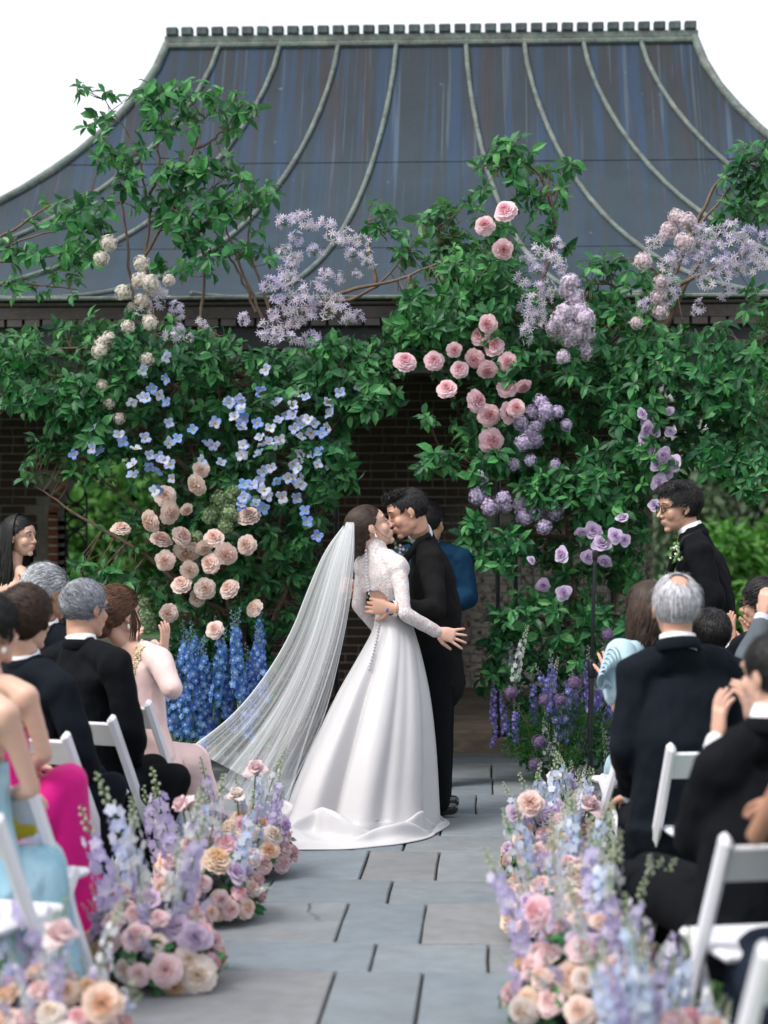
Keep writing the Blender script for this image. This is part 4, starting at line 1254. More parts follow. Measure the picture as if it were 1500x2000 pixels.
# veil
def veil_mat():
    m = NT('tulle_veil')
    at_ = m.n('ShaderNodeAttribute'); at_.attribute_name = 'gather'
    tr = m.n('ShaderNodeBsdfTransparent'); df = m.n('ShaderNodeBsdfDiffuse'); df.inputs[0].default_value = (.88, .92, .96, 1); tl = m.n('ShaderNodeBsdfTranslucent'); tl.inputs[0].default_value = (.88, .92, .96, 1)
    a = m.n('ShaderNodeMixShader'); a.inputs[0].default_value = .4; m.l(df.outputs[0], a.inputs[1]); m.l(tl.outputs[0], a.inputs[2])
    b = m.n('ShaderNodeMixShader')
    lw = m.n('ShaderNodeLayerWeight'); lw.inputs[0].default_value = .35
    mx = m.n('ShaderNodeMath', operation='MULTIPLY_ADD', use_clamp=True); m.l(lw.outputs['Facing'], mx.inputs[0]); mx.inputs[1].default_value = .04; m.l(at_.outputs['Fac'], mx.inputs[2])
    m.l(mx.outputs[0], b.inputs[0]); m.l(tr.outputs[0], b.inputs[1]); m.l(a.outputs[0], b.inputs[2]); m.l(b.outputs[0], m.out.inputs[0]); return m.mat
def veil_sheet(left, right, yl, yr, amp, seed, base, nu=170, nv=40, freq=1.0):
    """cloth between two edges given down their length; gathered at the comb"""
    R = random.Random(seed)
    ph = [R.uniform(0, 6.28) for _ in range(8)]; vs = []; gat = []
    def edge(E, t):
        x = np.interp(t, np.linspace(0, 1, len(E)), [e[0] for e in E]); y = np.interp(t, np.linspace(0, 1, len(E)), [e[1] for e in E]); return x, y
    def smooth_edge(E):
        for _ in range(3):
            N_ = [E[0]]
            for a_, b_ in zip(E[:-1], E[1:]): N_ += [(a_[0] * .75 + b_[0] * .25, a_[1] * .75 + b_[1] * .25), (a_[0] * .25 + b_[0] * .75, a_[1] * .25 + b_[1] * .75)]
            E = N_ + [E[-1]]
        return E
    left, right = smooth_edge(left), smooth_edge(right)
    for i in range(nv + 1):
        t = i / nv
        (lx, ly), (rx2, ry2) = edge(left, t), edge(right, t)
        for k in range(nu + 1):
            u = k / nu
            w = .55 * math.sin(2 * PI * 3.3 * freq * u + ph[0] + t * 1.2) + .35 * math.sin(2 * PI * 6.7 * freq * u + ph[1] - t) + .12 * math.sin(2 * PI * 13 * freq * u + ph[2] + 2 * t)
            us = u + .012 * math.sin(2 * PI * 7 * freq * u + ph[4])
            x = lx + (rx2 - lx) * us; y = ly + (ry2 - ly) * us
            Y = yl + (yr - yl) * u + amp * (.25 + .75 * t) * w - .12 * math.sin(PI * u) * (.3 + t)
            # cloth hangs along a gentle arc between comb and floor
            Y += .10 * math.sin(PI * t)
            vs.append(P(x, y, Y))
            ss_ = lambda n_, p_, e_: abs(math.sin(PI * n_ * freq * u + p_)) ** e_
            dense = base * .85 + (.28 - .12 * t) * ss_(4.3, ph[6] + .9 * t, 1.6) * (.5 + .5 * ss_(1.7, ph[5], 1)) + (.16 - .06 * t) * ss_(9.7, ph[7] - .7 * t, 5) + .14 * ss_(19, ph[3] + t, 14) + .45 * (1 - t) ** 3.0 + (.30 if k in (0, 1, nu - 1, nu) else 0)
            gat.append(dense)
    g = Geo(); g.add(vs, [(i * (nu + 1) + k, i * (nu + 1) + k + 1, (i + 1) * (nu + 1) + k + 1, (i + 1) * (nu + 1) + k) for i in range(nv) for k in range(nu)])
    return g, gat
VM = veil_mat()
vroot = None
for (lft, rgt, yl, yr, am, sd, bs, fq) in (
    ([(671, 1026), (634, 1075), (602, 1150), (570, 1235), (520, 1320), (455, 1400), (372, 1462)], [(692, 1022), (693, 1075), (689, 1150), (676, 1230), (655, 1330), (630, 1420), (560, 1560)], 10.98, 10.66, .010, 2, .13, 1.0),
    ([(676, 1020), (650, 1080), (625, 1160), (600, 1245), (565, 1330), (505, 1430), (430, 1530)], [(691, 1020), (690, 1075), (680, 1150), (668, 1230), (640, 1330), (600, 1440), (545, 1625)], 10.80, 10.42, .008, 9, .05, .8)):
    g, gat = veil_sheet(lft, rgt, yl, yr, am, sd, bs, freq=fq)
    o = bride.add('veil', g, VM)
    at_ = o.data.attributes.new('gather', 'FLOAT', 'POINT'); at_.data.foreach_set('value', gat)
g = Geo(); ell(g, P(683, 1024, 10.87), (.032, .045, .018)); bride.add('veil_comb', g, VM if False else SATIN)

# ------------------------------------------------------------------ officiant behind the couple
YO = 12.3
j = dict(head=P(840, 1020, YO), neck=P(838, 1068, YO), sL=P(898, 1092, YO), sR=P(783, 1092, YO), spine=P(842, 1180, YO), pelvis=P(842, 1265, YO),
         eL=P(915, 1168, YO - .05), wL=P(862, 1185, YO - .22), eR=P(770, 1165, YO - .05), wR=P(822, 1188, YO - .22),
         kL=P(862, 1395, YO), kR=P(822, 1395, YO), aL=P(862, 1528, YO), aR=P(822, 1528, YO), hL=hd((-1, -.2, .1), (0, 1, 0), .6, .1), hR=hd((1, -.2, .1), (0, 1, 0), .6, .1), foot=V3(0, -1, 0))
p = Person('officiant in a blue suit standing behind the groom, mostly hidden', j, (.45, .90, -.05), (0, 0, 1), SK_M)
p.suit(BLUE, wr=(.010, 7), hem_drop=.16); p.hair(H_BLACK, style='male', flow='back', thick=.006, seed=12, n=900)

# ------------------------------------------------------------------ best man at right
YM = 10.7
j = dict(head=P(1325, 990, YM), neck=P(1354, 1045, YM), sL=P(1366, 1082, YM - .20), sR=P(1362, 1080, YM + .19), spine=P(1384, 1170, YM), pelvis=P(1378, 1262, YM),
         eL=P(1392, 1172, YM - .26), wL=P(1350, 1225, YM - .22), eR=P(1345, 1170, YM + .25), wR=P(1312, 1220, YM + .12), kL=P(1375, 1432, YM - .09), kR=P(1378, 1430, YM + .1), aL=P(1385, 1590, YM - .09), aR=P(1388, 1580, YM + .1),
         hL=hd((-1, .2, .1), (.2, 1, 0), .6, .1), hR=hd((-1, -.2, .1), (0, -1, 0), .6, .1), foot=V3(-1, 0, 0))
p = Person('best man in a black tuxedo and glasses standing at right, watching with head bowed', j, (-.93, -.30, -.14), (0, 0, 1), SK_M, s_=1.05)
p.suit(BLK, wr=(.010, 6), hem_drop=.16, ch=.020); p.hair(H_BLACK, style='male', flow='front', n=1500, length=.040, lift=.006, thick=.008, seed=5); obj('hair_top', quiff(p, 1.05, (.01, .008, .088), (.080, .088, .040), 600, 9, .5, -.5), H_BLACK, p.root, p.o); p.face(False); p.glasses()
g = Geo(); nk = p.j['neck']; tube(g, [nk + V3(.03, -.10, .012), nk + V3(-.05, -.11, -.02), nk + V3(-.10, -.10, -.09), nk + V3(-.13, -.07, -.2)], [(.020, .006)] * 4, side=(.4, 0, 1), seg=8); p.add('satin_lapel', g, SATINL)
bestman = p
def boutonniere(p, c, mats, seed):
    R = random.Random(seed); g = Geo()
    for k in range(26):
        d = V3(R.gauss(-.2, .5), -.8 + R.gauss(0, .4), R.gauss(.2, .7)); d /= np.linalg.norm(d); q = c + V3(R.gauss(0, .012), R.gauss(0, .006), R.gauss(0, .026))
        if k % 2: ell(g, q + d * .014, R.uniform(.005, .009), None, 6, 4, 0)
        else: tube(g, [q, q + d * .024], [.0035, .001], seg=4, m=1); ell(g, q + d * .02, (.009, .004, .012), None, 6, 4, 1)
    p.add('boutonniere', g, mats)
BTM = [simple('pale_bud', (.74, .70, .62), .6), simple('sprig_green', (.10, .22, .07), .6), simple('mauve_bud', (.66, .54, .70), .6)]
boutonniere(bestman, np.array(P(1322, 1082, YM - .15)), BTM[:2], 1)
boutonniere(groom, np.array(P(782, 1078, YG - .16)), [BTM[2], BTM[1]], 2)

# ------------------------------------------------------------------ seated guests
def seated(label, head, neck, shl, shr, pel, fwd, skin, female=False, arms=None, legs=None, s_=1.0, up=(0, 0, 1), spine=None, **kw):
    """joints as (px, py, Y)"""
    q = lambda a: np.array(P(*a))
    f = V3(fwd[0], fwd[1], 0); f /= np.linalg.norm(f)
    j = dict(head=q(head), neck=q(neck), sL=q(shl), sR=q(shr), pelvis=q(pel))
    if spine: j['spine'] = q(spine)
    sd = j['sR'] - j['sL']; sd /= np.linalg.norm(sd); bf = np.cross(V3(0, 0, 1), sd); bf = bf * V3(1, 1, 0); bf /= np.linalg.norm(bf)
    for k, sg in (('L', -1), ('R', 1)):
        j['e' + k] = j['s' + k] + V3(0, 0, -.25) + bf * .06 + sd * sg * .03
        j['w' + k] = j['e' + k] + bf * .22 - sd * sg * .10 + V3(0, 0, -.02)
        j['h' + k] = hd(bf - sd * sg * .3 + V3(0, 0, -.2), V3(0, 0, -1), .4, .12)
        j['k' + k] = j['pelvis'] + bf * .43 + sd * sg * .11 + V3(0, 0, .03)
        j['a' + k] = np.array([*(j['k' + k] + bf * .04)[:2], .06]); 
    j['foot'] = bf
    for a in (arms or {}), (legs or {}):
        for k, v in a.items(): j[k] = q(v) if len(v) == 3 else np.array(v, float)
    return Person(label, j, fwd, up, skin, female, s_, ground=-.03, **kw), bf, sd

# bridesmaid with long black hair, standing at far left
YL = 12.0
q = lambda x, y, dY=0: P(x, y, YL + dY)
j = dict(head=q(40, 1048), neck=q(28, 1102), sL=q(-4, 1128, .10), sR=q(52, 1132, -.12), spine=q(20, 1215), pelvis=q(20, 1290), eL=q(-14, 1210, .1), wL=q(25, 1245, .12), eR=q(62, 1215, -.16), wR=q(75, 1260, 0),
         kL=q(15, 1410, .05), kR=q(30, 1410, -.05), aL=q(15, 1530, .05), aR=q(30, 1530, -.05), hL=hd((1, .2, 0), (0, 1, 0)), hR=hd((1, .2, 0), (0, 1, 0)))
p = Person('smiling woman with long black hair standing at far left', j, (.92, -.38, .0), (0, 0, 1), SK_L, female=True, s_=.98)
p.face(False)
g = long_hair(p.j['head'], p.M, 1.0, .42, seed=3); g.join(hair_geo(p.j['head'], p.M, .98, style='bun', flow='back', n=900, length=.08, lift=.003, thick=.006, seed=2)); obj('hair', g, H_BLACK, p.root, p.o)
RUST = fabric('rust_dress', (.35, .12, .05)); g = Geo(); p.trunk(g, .01, p.j['pelvis'] + V3(0, 0, -.1)); p.legs(g, .03)
gg = remesh(g, .012, 3); V = gg.V(); zt = p.j['sR'][2] - .10
gg.f = [f for f in gg.f if V[list(f)].mean(0)[2] < zt]; gg.m = [0] * len(gg.f); p.add('dress', gg, RUST)
g = Geo(); tube(g, [p.j['sR'] + V3(-.03, -.06, .03), p.j['sR'] + V3(.0, -.075, -.05), p.j['sR'] + V3(.02, -.08, -.12)], [.007] * 3, seg=6); p.add('strap', g, RUST)

# grey-haired man in the first rows (left)
p, bf, sd = seated('silver-haired man in a dark suit seated in front of the long-haired woman', (93, 1157, 9.55), (88, 1226, 9.55), (35, 1262, 9.65), (140, 1262, 9.5), (88, 1478, 9.5), (.70, .62, -.12), SK_T, s_=1.06)
p.suit(NAVYB, seated=True); p.hair(H_SILV, style='male', flow='back', n=1900, length=.06, lift=.008, thick=.005, seed=6)

# man with glasses
p, bf, sd = seated('grey-haired man with glasses in a black suit beside the woman in pink', (167, 1188, 9.13), (158, 1258, 9.08), (98, 1298, 9.28), (228, 1300, 8.88), (182, 1545, 9.08), (.62, .78, -.05), SK_M, s_=1.08,
    legs=dict(kL=(300, 1500, 9.48), aL=(282, 1690, 9.38), kR=(345, 1520, 9.03), aR=(248, 1760, 8.98)), spine=(170, 1420, 9.08), arms=dict(eR=(258, 1432, 8.88), wR=(262, 1508, 9.13), eL=(92, 1420, 9.38), wL=(180, 1480, 9.43)))
p.suit(BLK, seated=True); p.hair(H_GREY, style='male', flow='side', n=2000, length=.045, lift=.004, thick=.003, seed=7); p.glasses(); p.face(False, H_GREY)
# young man with brown hair
p, bf, sd = seated('young man with thick dark brown hair in a black suit, seated at left', (50, 1210, 8.35), (48, 1290, 8.35), (-25, 1345, 8.50), (118, 1345, 8.20), (75, 1580, 8.35), (.55, .80, .0), SK_L, s_=1.06,
    legs=dict(kL=(180, 1520, 8.75), aL=(170, 1700, 8.65), kR=(215, 1540, 8.35), aR=(175, 1740, 8.35)), spine=(60, 1460, 8.35), arms=dict(eR=(160, 1470, 8.20), wR=(180, 1560, 8.45)))
p.suit(NAVYB, seated=True); p.hair(H_BROWN, style='thick', flow='side', n=2000, length=.075, lift=.014, thick=.014, seed=9)

# woman in pale pink, clapping
PINK = fabric('pale_pink_dress', (.78, .58, .56), .6, .2, wr=.3)
p, bf, sd = seated('clapping woman in a pale pink dress with a gold beaded strap', (233, 1198, 9.80), (248, 1258, 9.80), (216, 1288, 9.92), (312, 1288, 9.65), (290, 1490, 9.75), (.72, .70, .0), SK_L, female=True, s_=1.04,
    arms=dict(eR=(336, 1345, 9.55), wR=(318, 1278, 9.80), eL=(245, 1340, 10.05), wL=(262, 1285, 10.15), hR=hd((.12, .05, 1), (-.9, .3, 0), .18, .25), hL=hd((.1, .05, 1), (.9, .2, 0), .25, .2)), legs=dict(kL=(375, 1490, 10.20), aL=(390, 1630, 10.30), kR=(372, 1490, 9.90), aR=(410, 1650, 10.00)))
g = Geo(); p.trunk(g, .009); p.arms(g, .018, to=.02)
gg = remesh(g, .010, 3); V = gg.V(); bk = (p.j['neck'] + p.j['pelvis']) / 2; nk = p.j['neck']
def low_back(q): 
    side_ = abs(np.dot(q - nk, p.side)); return q[2] > nk[2] - .19 + side_ * 1.0 - (0 if np.dot(q - nk, bf) < .02 else .03) and side_ < .13
fk = [f for f in gg.f if not low_back(V[list(f)].mean(0)) and not (min(np.linalg.norm(V[list(f)].mean(0) - lerp(p.j['e' + s_], p.j['w' + s_], t)) for s_ in 'LR' for t in (.3, .6, 1)) < .05)]
gg.f = fk; gg.m = [0] * len(fk); p.add('dress_bodice', gg, PINK, wr=(.004, 10))
g = Geo(); ell(g, p.j['pelvis'] - V3(0, 0, .02), (.17, .17, .13)); 
for k in 'LR': tube(g, [p.j['pelvis'], lerp(p.j['pelvis'], p.j['k' + k], .55), p.j['k' + k] + V3(0, 0, -.01)], [.13, .105, .094], seg=14); tube(g, [p.j['k' + k], p.j['a' + k] + V3(0, 0, .05)], [.094, .105], seg=14)
p.add('dress_skirt', g, PINK, .012, 3, (.014, 7, (1, 1, .35)))
# beaded strap
g = Geo(); R = random.Random(4); a, b = nk + p.side * .155 + V3(0, 0, .0) - bf * .03, nk + p.side * .10 + V3(0, 0, -.24) - bf * .105
VV = gg.V()
for k in range(380):
    t = R.random(); c = lerp(a, b, t) + p.side * R.uniform(-.022, .026); d = ((VV - c) ** 2) @ np.ones(3); c = VV[d.argmin()] - bf * .004
    ell(g, c, R.uniform(.003, .0058), None, 6, 4)
p.add('beaded_strap', g, GOLD)
hb = hair_geo(p.j['head'], p.M, 1.04, style='bun', flow='back', n=1300, length=.09, lift=.008, thick=.012, seed=21)
bun = Geo(); hc, HM = p.j['head'], p.M; ell(bun, hc + HM @ V3(0, -.105, -.075), (.055, .042, .045), HM); ell(bun, hc + HM @ V3(.02, -.085, -.03), (.055, .04, .05), HM)
hb.join(wrinkle(remesh(bun, .006, 2), .008, 30)); 
for k in range(14):
    a = R.uniform(-.3, .3); tube(hb, [hc + HM @ V3(.075, .03 + a * .03, .02), hc + HM @ V3(.088, .035 + a * .1, -.05), hc + HM @ V3(.080 + R.uniform(-.01, .01), .03 + a * .12, -.13)], [.003, .003, .001], seg=5)
obj('hair', hb, H_AUB, p.root, p.o)
g = Geo(); ell(g, hc + HM @ V3(.084, -.004, -.06), (.007, .007, .014)); p.add('pearl_earring', g, PEARL)
g = Geo(); w = p.j['wR']; ring = [w + V3(.032 * math.cos(t), .032 * math.sin(t), -.004) for t in np.linspace(0, 2 * PI, 13)]; tube(g, ring, [.003] * 13, seg=5, caps=False); p.add('bracelet', g, GOLD)

# woman in magenta
MAG = fabric('magenta_dress', (.58, .008, .20), .6, .1, wr=.3)
p, bf, sd = seated('woman in a magenta one-shoulder dress, seated at the left edge with bare arm', (-18, 1230, 7.3), (-20, 1320, 7.3), (-95, 1365, 7.5), (52, 1360, 7.15), (20, 1640, 7.3), (.65, .75, 0), SK_L, female=True, s_=1.04,
    arms=dict(eR=(88, 1475, 7.2), wR=(20, 1525, 7.5)), legs=dict(kL=(120, 1560, 7.75), aL=(150, 1800, 7.8), kR=(122, 1530, 7.35), aR=(165, 1850, 7.35)))
g = Geo(); p.trunk(g, .010); gg = remesh(g, .011, 3); V = gg.V()
fk = [f for f in gg.f if V[list(f)].mean(0)[2] < p.j['sR'][2] - .12 or np.dot(V[list(f)].mean(0) - p.j['neck'], p.side) < -.03]; gg.f = fk; gg.m = [0] * len(fk); p.add('dress_bodice', gg, MAG)
g = Geo(); ell(g, p.j['pelvis'] - V3(0, 0, .02), (.17, .17, .13))
for k in 'LR':
    K, A = p.j['k' + k], p.j['a' + k]
    tube(g, [p.j['pelvis'], lerp(p.j['pelvis'], K, .55), K], [.13, .11, .085], seg=14); tube(g, [K, lerp(K, A, .5), A + V3(.03, .02, .0)], [.085, .085, .095], seg=14)
p.add('dress_skirt', g, MAG, .012, 4, (.030, 6, (1, 1, .3)))
g = hair_geo(p.j['head'], p.M, 1.04, style='thick', flow='down', n=900, length=.08, lift=.006, thick=.014, seed=31); bun = Geo(); ell(bun, p.j['head'] + p.M @ V3(0, -.10, -.09), (.05, .05, .05)); g.join(remesh(bun, .007, 2)); obj('hair', g, H_BLACK, p.root, p.o)
g = Geo(); ell(g, p.j['head'] + p.M @ V3(.084, -.004, -.07), (.010, .010, .013)); p.add('pearl_earring', g, PEARL)

# woman in pale blue satin, nearest on the left
SKYS = NT('pale_blue_satin'); co = SKYS.coords((1, 1, .5)); SKYS.col(SKYS.ramp(SKYS.noise(co, 5, 3), [(.35, (.20, .42, .52)), (.6, (.38, .58, .68))])); SKYS.set(Roughness=.28); SKYS.bump(SKYS.noise(co, 7, 3), .6, .06); SKYS = SKYS.mat
p, bf, sd = seated('woman in a strapless pale blue satin dress holding a yellow clutch, nearest at left', (-75, 1245, 6.5), (-75, 1330, 6.5), (-150, 1400, 6.7), (12, 1395, 6.3), (-25, 1740, 6.5), (.65, .75, 0), SK_L, female=True, s_=1.03,
    arms=dict(eR=(62, 1540, 6.4), wR=(5, 1560, 6.75)), legs=dict(kL=(80, 1700, 6.95), aL=(110, 1920, 7.0), kR=(78, 1710, 6.6), aR=(90, 1960, 6.6)))
g = Geo(); p.trunk(g, .010); gg = remesh(g, .011, 3); V = gg.V()
zt = P(0, 1490, 6.4).z; fk = [f for f in gg.f if V[list(f)].mean(0)[2] < zt]; gg.f = fk; gg.m = [0] * len(fk); p.add('dress_bodice', gg, SKYS)
g = Geo(); ell(g, p.j['pelvis'] - V3(0, 0, .02), (.18, .18, .13))
for k in 'LR':
    K, A = p.j['k' + k], p.j['a' + k]
    tube(g, [p.j['pelvis'], lerp(p.j['pelvis'], K, .55), K], [.14, .12, .10], seg=14); tube(g, [K, lerp(K, A, .5), A], [.10, .12, .14], seg=14)
p.add('dress_skirt', g, SKYS, .012, 4, (.035, 6, (1, 1, .5)))
g = hair_geo(p.j['head'], p.M, 1.03, style='thick', flow='down', n=600, length=.08, seed=33); obj('hair', g, H_BLACK, p.root, p.o)
# clutch on her lap
CL = simple('yellow_leather', (.62, .48, .02), .4, .15, 20, .2)
g = Geo(); bev_box(g, (-.055, -.02, -.085), (.055, .02, .085), .012); bev_box(g, (-.057, -.024, .015), (.057, -.018, .087), .003)
o = obj('clutch_bag', g, CL, None, label='yellow clutch bag held in the lap of the woman in pale blue', cat='bag'); o.location = P(32, 1590, 6.62); o.rotation_euler = (.1, -.22, .4)

# ---- right side
PBL = fabric('powder_blue_dress', (.40, .56, .64), .7, .1, wr=.2)
p, bf, sd = seated('dark-haired woman in a powder blue dress with a big ruffled sleeve', (1262, 1190, 9.35), (1266, 1252, 9.35), (1212, 1290, 9.2), (1320, 1290, 9.5), (1262, 1490, 9.35), (-.55, .80, 0), SK_M, female=True, s_=1.0,
    arms=dict(eL=(1207, 1385, 9.1), wL=(1195, 1325, 9.5), hL=hd((-.2, .3, 1), (0, 1, 0), .4, .2), eR=(1335, 1400, 9.6), wR=(1300, 1400, 9.8)), legs=dict(kL=(1212, 1500, 9.75), aL=(1215, 1620, 9.8), kR=(1262, 1500, 9.8), aR=(1262, 1620, 9.85)))
g = Geo(); p.trunk(g, .010); gg = remesh(g, .011, 3); V = gg.V()
fk = [f for f in gg.f if V[list(f)].mean(0)[2] < p.j['neck'][2] + .01]; gg.f = fk; gg.m = [0] * len(fk); p.add('dress_bodice', gg, PBL)
g = Geo(); sL, eL = p.j['sL'], p.j['eL']; ax_ = eL - sL; ax_ /= np.linalg.norm(ax_)
tube(g, [sL - ax_ * .03, lerp(sL, eL, .3), lerp(sL, eL, .68)], [.075, .090, .070], seg=16)
p.add('sleeve', remesh(g, .009, 3), PBL)
for k in range(7):                                           # stacked crescents of the rosette
    c = lerp(sL, eL, .18 + .02 * k) - p.side * (.06) + V3(0, -.05, .02 - .006 * k); r = .104 - .011 * k
    g = Geo(); pts = [c + V3(-.25 * r * math.cos(t) - .008 * k, -.006 * k - .02 * math.sin(t), 0) + V3(r * .62 * math.cos(t), 0, r * .85 * math.sin(t)) for t in np.linspace(-.3 + .25 * k, PI * 1.45 + .25 * k, 15)]
    tube(g, pts, [(.020, .004)] * 15, side=(0, 1, 0), seg=8); p.add('ruffle', g, PBL)
g = Geo(); ell(g, p.j['pelvis'], (.17, .17, .12))
for k in 'LR':
    K, A = p.j['k' + k], p.j['a' + k]; tube(g, [p.j['pelvis'], lerp(p.j['pelvis'], K, .55), K], [.13, .11, .085], seg=14); tube(g, [K, lerp(K, A, .6)], [.085, .10], seg=14)
p.add('dress_skirt', g, PBL, .012, 4, (.02, 7, (1, 1, .4)))
g = long_hair(p.j['head'], p.M, 1.0, .20, seed=5, n=360); g.join(hair_geo(p.j['head'], p.M, 1.0, style='thick', flow='down', n=500, length=.09, seed=41)); obj('hair', g, H_BROWN, p.root, p.o)

# grey-haired man from behind
p, bf, sd = seated('balding white-haired man in a midnight blue suit seen from behind, seated at right', (1320, 1186, 8.2), (1324, 1258, 8.15), (1240, 1318, 8.15), (1432, 1318, 8.35), (1322, 1590, 8.15), (-.10, .99, .06), SK_M, s_=1.12,
    arms=dict(eL=(1218, 1465, 8.1), wL=(1235, 1555, 8.45), eR=(1440, 1460, 8.3), wR=(1430, 1540, 8.6)), spine=(1322, 1450, 8.12), legs=dict(kL=(1240, 1590, 8.6), aL=(1225, 1740, 8.6), kR=(1340, 1590, 8.7)))
p.suit(NAVYB, seated=True, hem_drop=.1, wr=(.010, 5)); p.hair(H_WHITE, style='male', flow='down', n=2000, length=.05, lift=.005, thick=.002, seed=10, bald=(np.array([0, -.42, .90]), .40))
g = hair_geo(p.j['head'], p.M, 1.12, style='male', flow='down', n=90, length=.05, lift=.004, thick=.002, seed=13, cap=False, width=.0012); p.add('thin_hair', g, H_WHITE)

# dark-haired boy
p, bf, sd = seated('small dark-haired guest half hidden behind the white-haired man', (1388, 1240, 9.4), (1386, 1295, 9.4), (1340, 1325, 9.3), (1432, 1325, 9.5), (1386, 1500, 9.4), (-.25, .96, -.05), SK_M, s_=.92)
p.suit(NAVYB, seated=True); p.hair(H_BLACK, style='thick', flow='down', n=1300, length=.05, lift=.010, thick=.009, seed=14)

# man with glasses at the right edge, clapping
p, bf, sd = seated('man with black glasses at the right edge, clapping, in a dark suit', (1490, 1178, 9.9), (1502, 1238, 9.9), (1452, 1268, 9.75), (1548, 1268, 10.0), (1500, 1460, 9.9), (-.80, .42, -.05), SK_M, s_=1.0,
    arms=dict(eL=(1442, 1330, 9.8), wL=(1433, 1262, 9.95), wR=(1466, 1270, 10.1), eR=(1530, 1350, 9.9), hL=hd((-.12, .1, 1), (.9, .3, 0), .12, .12), hR=hd((-.15, 0, 1), (-.9, -.2, 0), .2, .12)))
p.suit(NAVYB, seated=True); p.hair(H_BLACK, style='thick', flow='front', n=1000, thick=.008, seed=15); p.glasses(); p.face(False)
# guest in grey, arm raised
p, bf, sd = seated('guest in a grey suit raising a hand at the right edge of the photo', (1560, 1170, 8.9), (1562, 1245, 8.9), (1520, 1285, 8.75), (1630, 1290, 9.1), (1560, 1500, 8.9), (-.4, .9, 0), SK_L, s_=1.0,
    arms=dict(eL=(1462, 1292, 8.95), wL=(1492, 1205, 9.05), hL=hd((.05, .1, 1), (.8, .5, 0), .7, .1)))
p.suit(GREYS, shirt=SHIRTB, seated=True, to=.84); p.hair(H_BLACK, seed=16, n=500)

# black-suited man in the right foreground, clapping
p, bf, sd = seated('short-haired man in a black suit clapping in the right foreground', (1510, 1318, 6.35), (1506, 1412, 6.3), (1398, 1496, 6.25), (1640, 1490, 6.55), (1460, 1790, 6.3), (-.66, .74, .0), SK_L, s_=1.07,
    arms=dict(eL=(1352, 1640, 6.35), wL=(1402, 1448, 6.85), hL=hd((.05, -.05, 1), (.8, .3, 0), .25, .2), wR=(1470, 1425, 6.9), hR=hd((-.2, 0, 1), (-.8, .3, 0), .3, .1), eR=(1560, 1600, 6.6)),
    legs=dict(kL=(1232, 1722, 6.75), aL=(1335, 1950, 6.8), kR=(1270, 1700, 7.1), aR=(1330, 1900, 7.1)), spine=(1470, 1640, 6.3))
p.suit(BLK, seated=True, wr=(.010, 5)); p.hair(H_BLACK, style='male', flow='down', n=1800, length=.030, lift=.004, thick=.003, seed=17)
# nearest guest at the right edge: forearm and dark skirt
NAVD = fabric('navy_dress', (.010, .016, .030))
p, bf, sd = seated('guest with a bare tanned arm and dark dress, cut off by the right edge', (1640, 1330, 5.4), (1640, 1420, 5.4), (1560, 1490, 5.25), (1730, 1500, 5.6), (1600, 1960, 5.4), (-.5, .85, 0), SK_T, female=True, s_=1.0,
    arms=dict(eL=(1478, 1632, 5.45), wL=(1530, 1560, 5.8)), legs=dict(kL=(1485, 1890, 5.85), aL=(1470, 2100, 5.9), kR=(1520, 1880, 5.9), aR=(1520, 2100, 5.9)))
g = Geo(); p.trunk(g, .012); gg = remesh(g, .012, 3); p.add('dress_bodice', gg, NAVD)
g = Geo(); ell(g, p.j['pelvis'], (.18, .18, .13))
for k in 'LR':
    K, A = p.j['k' + k], p.j['a' + k]; tube(g, [p.j['pelvis'], lerp(p.j['pelvis'], K, .5), K], [.15, .13, .10], seg=14); tube(g, [K, lerp(K, A, .8)], [.10, .13], seg=14)
p.add('dress_skirt', g, NAVD, .014, 4, (.02, 6, (1, 1, .4))); p.hair(H_BLACK, style='thick', seed=18, n=400)

# ------------------------------------------------------------------ white folding chairs
RESIN = simple('white_resin', (.74, .75, .80), .38, .04, 5)
def chair_parts():
    parts = []
    def bar(a, b, w, d, bev=.008):
        a, b = V3(*a), V3(*b); L = np.linalg.norm(b - a); g = Geo(); bev_box(g, (-w / 2, -d / 2, 0), (w / 2, d / 2, L), bev)
        z = (b - a) / L; x = V3(1, 0, 0); x = x - z * x.dot(z); x /= np.linalg.norm(x); y = np.cross(z, x)
        M = np.eye(4); M[:3, 0] = x; M[:3, 1] = y; M[:3, 2] = z; M[:3, 3] = a
        return xf(g, M)
    for sx in (-1, 1):
        g = bar((sx * .205, -.235, .80), (sx * .215, .225, 0.0), .032, .058, .014)
        parts.append(('front_leg', g))
        parts.append(('rear_leg', bar((sx * .178, .12, .475), (sx * .178, -.24, 0.0), .024, .050)))
    g = Geo(); bev_box(g, (-.188, -.17, .435), (.188, .215, .465), .012); parts.append(('seat', g))
    M = Matrix.Translation((0, -.186, .715)) @ Matrix.Rotation(math.radians(30 - 1), 4, 'X')
    g = Geo(); bev_box(g, (-.192, -.009, -.060), (.192, .009, .060), .006); parts.append(('back_slat', xf(g, M)))
    parts.append(('crossbar', bar((-.17, -.155, .115), (.17, -.155, .115), .03, .018)))
    parts.append(('crossbar', bar((-.205, .15, .13), (.205, .15, .13), .03, .018)))
    return parts
CH = [(n, make_mesh(n, g, [RESIN], smooth=False)) for n, g in chair_parts()]
def chair(post_px, post_py, yaw, label, side=1, group='white folding chairs of the wedding guests'):
    """placed so that one back post's top sits where it is seen; side +1 right post, -1 left post"""
    Y = (CAMZ - .80 + .03) * F / (post_py + 10 - 1000)
    p = P(post_px, post_py + 10, Y)
    c, s = math.cos(yaw), math.sin(yaw); lx, ly = side * .205, -.235
    o = thing('folding_chair', label, 'chair', (p.x - (lx * c - ly * s), p.y - (lx * s + ly * c), -.03), yaw, group)
    for n, me in CH: link(n, me, o)
    return o
R_ = math.radians
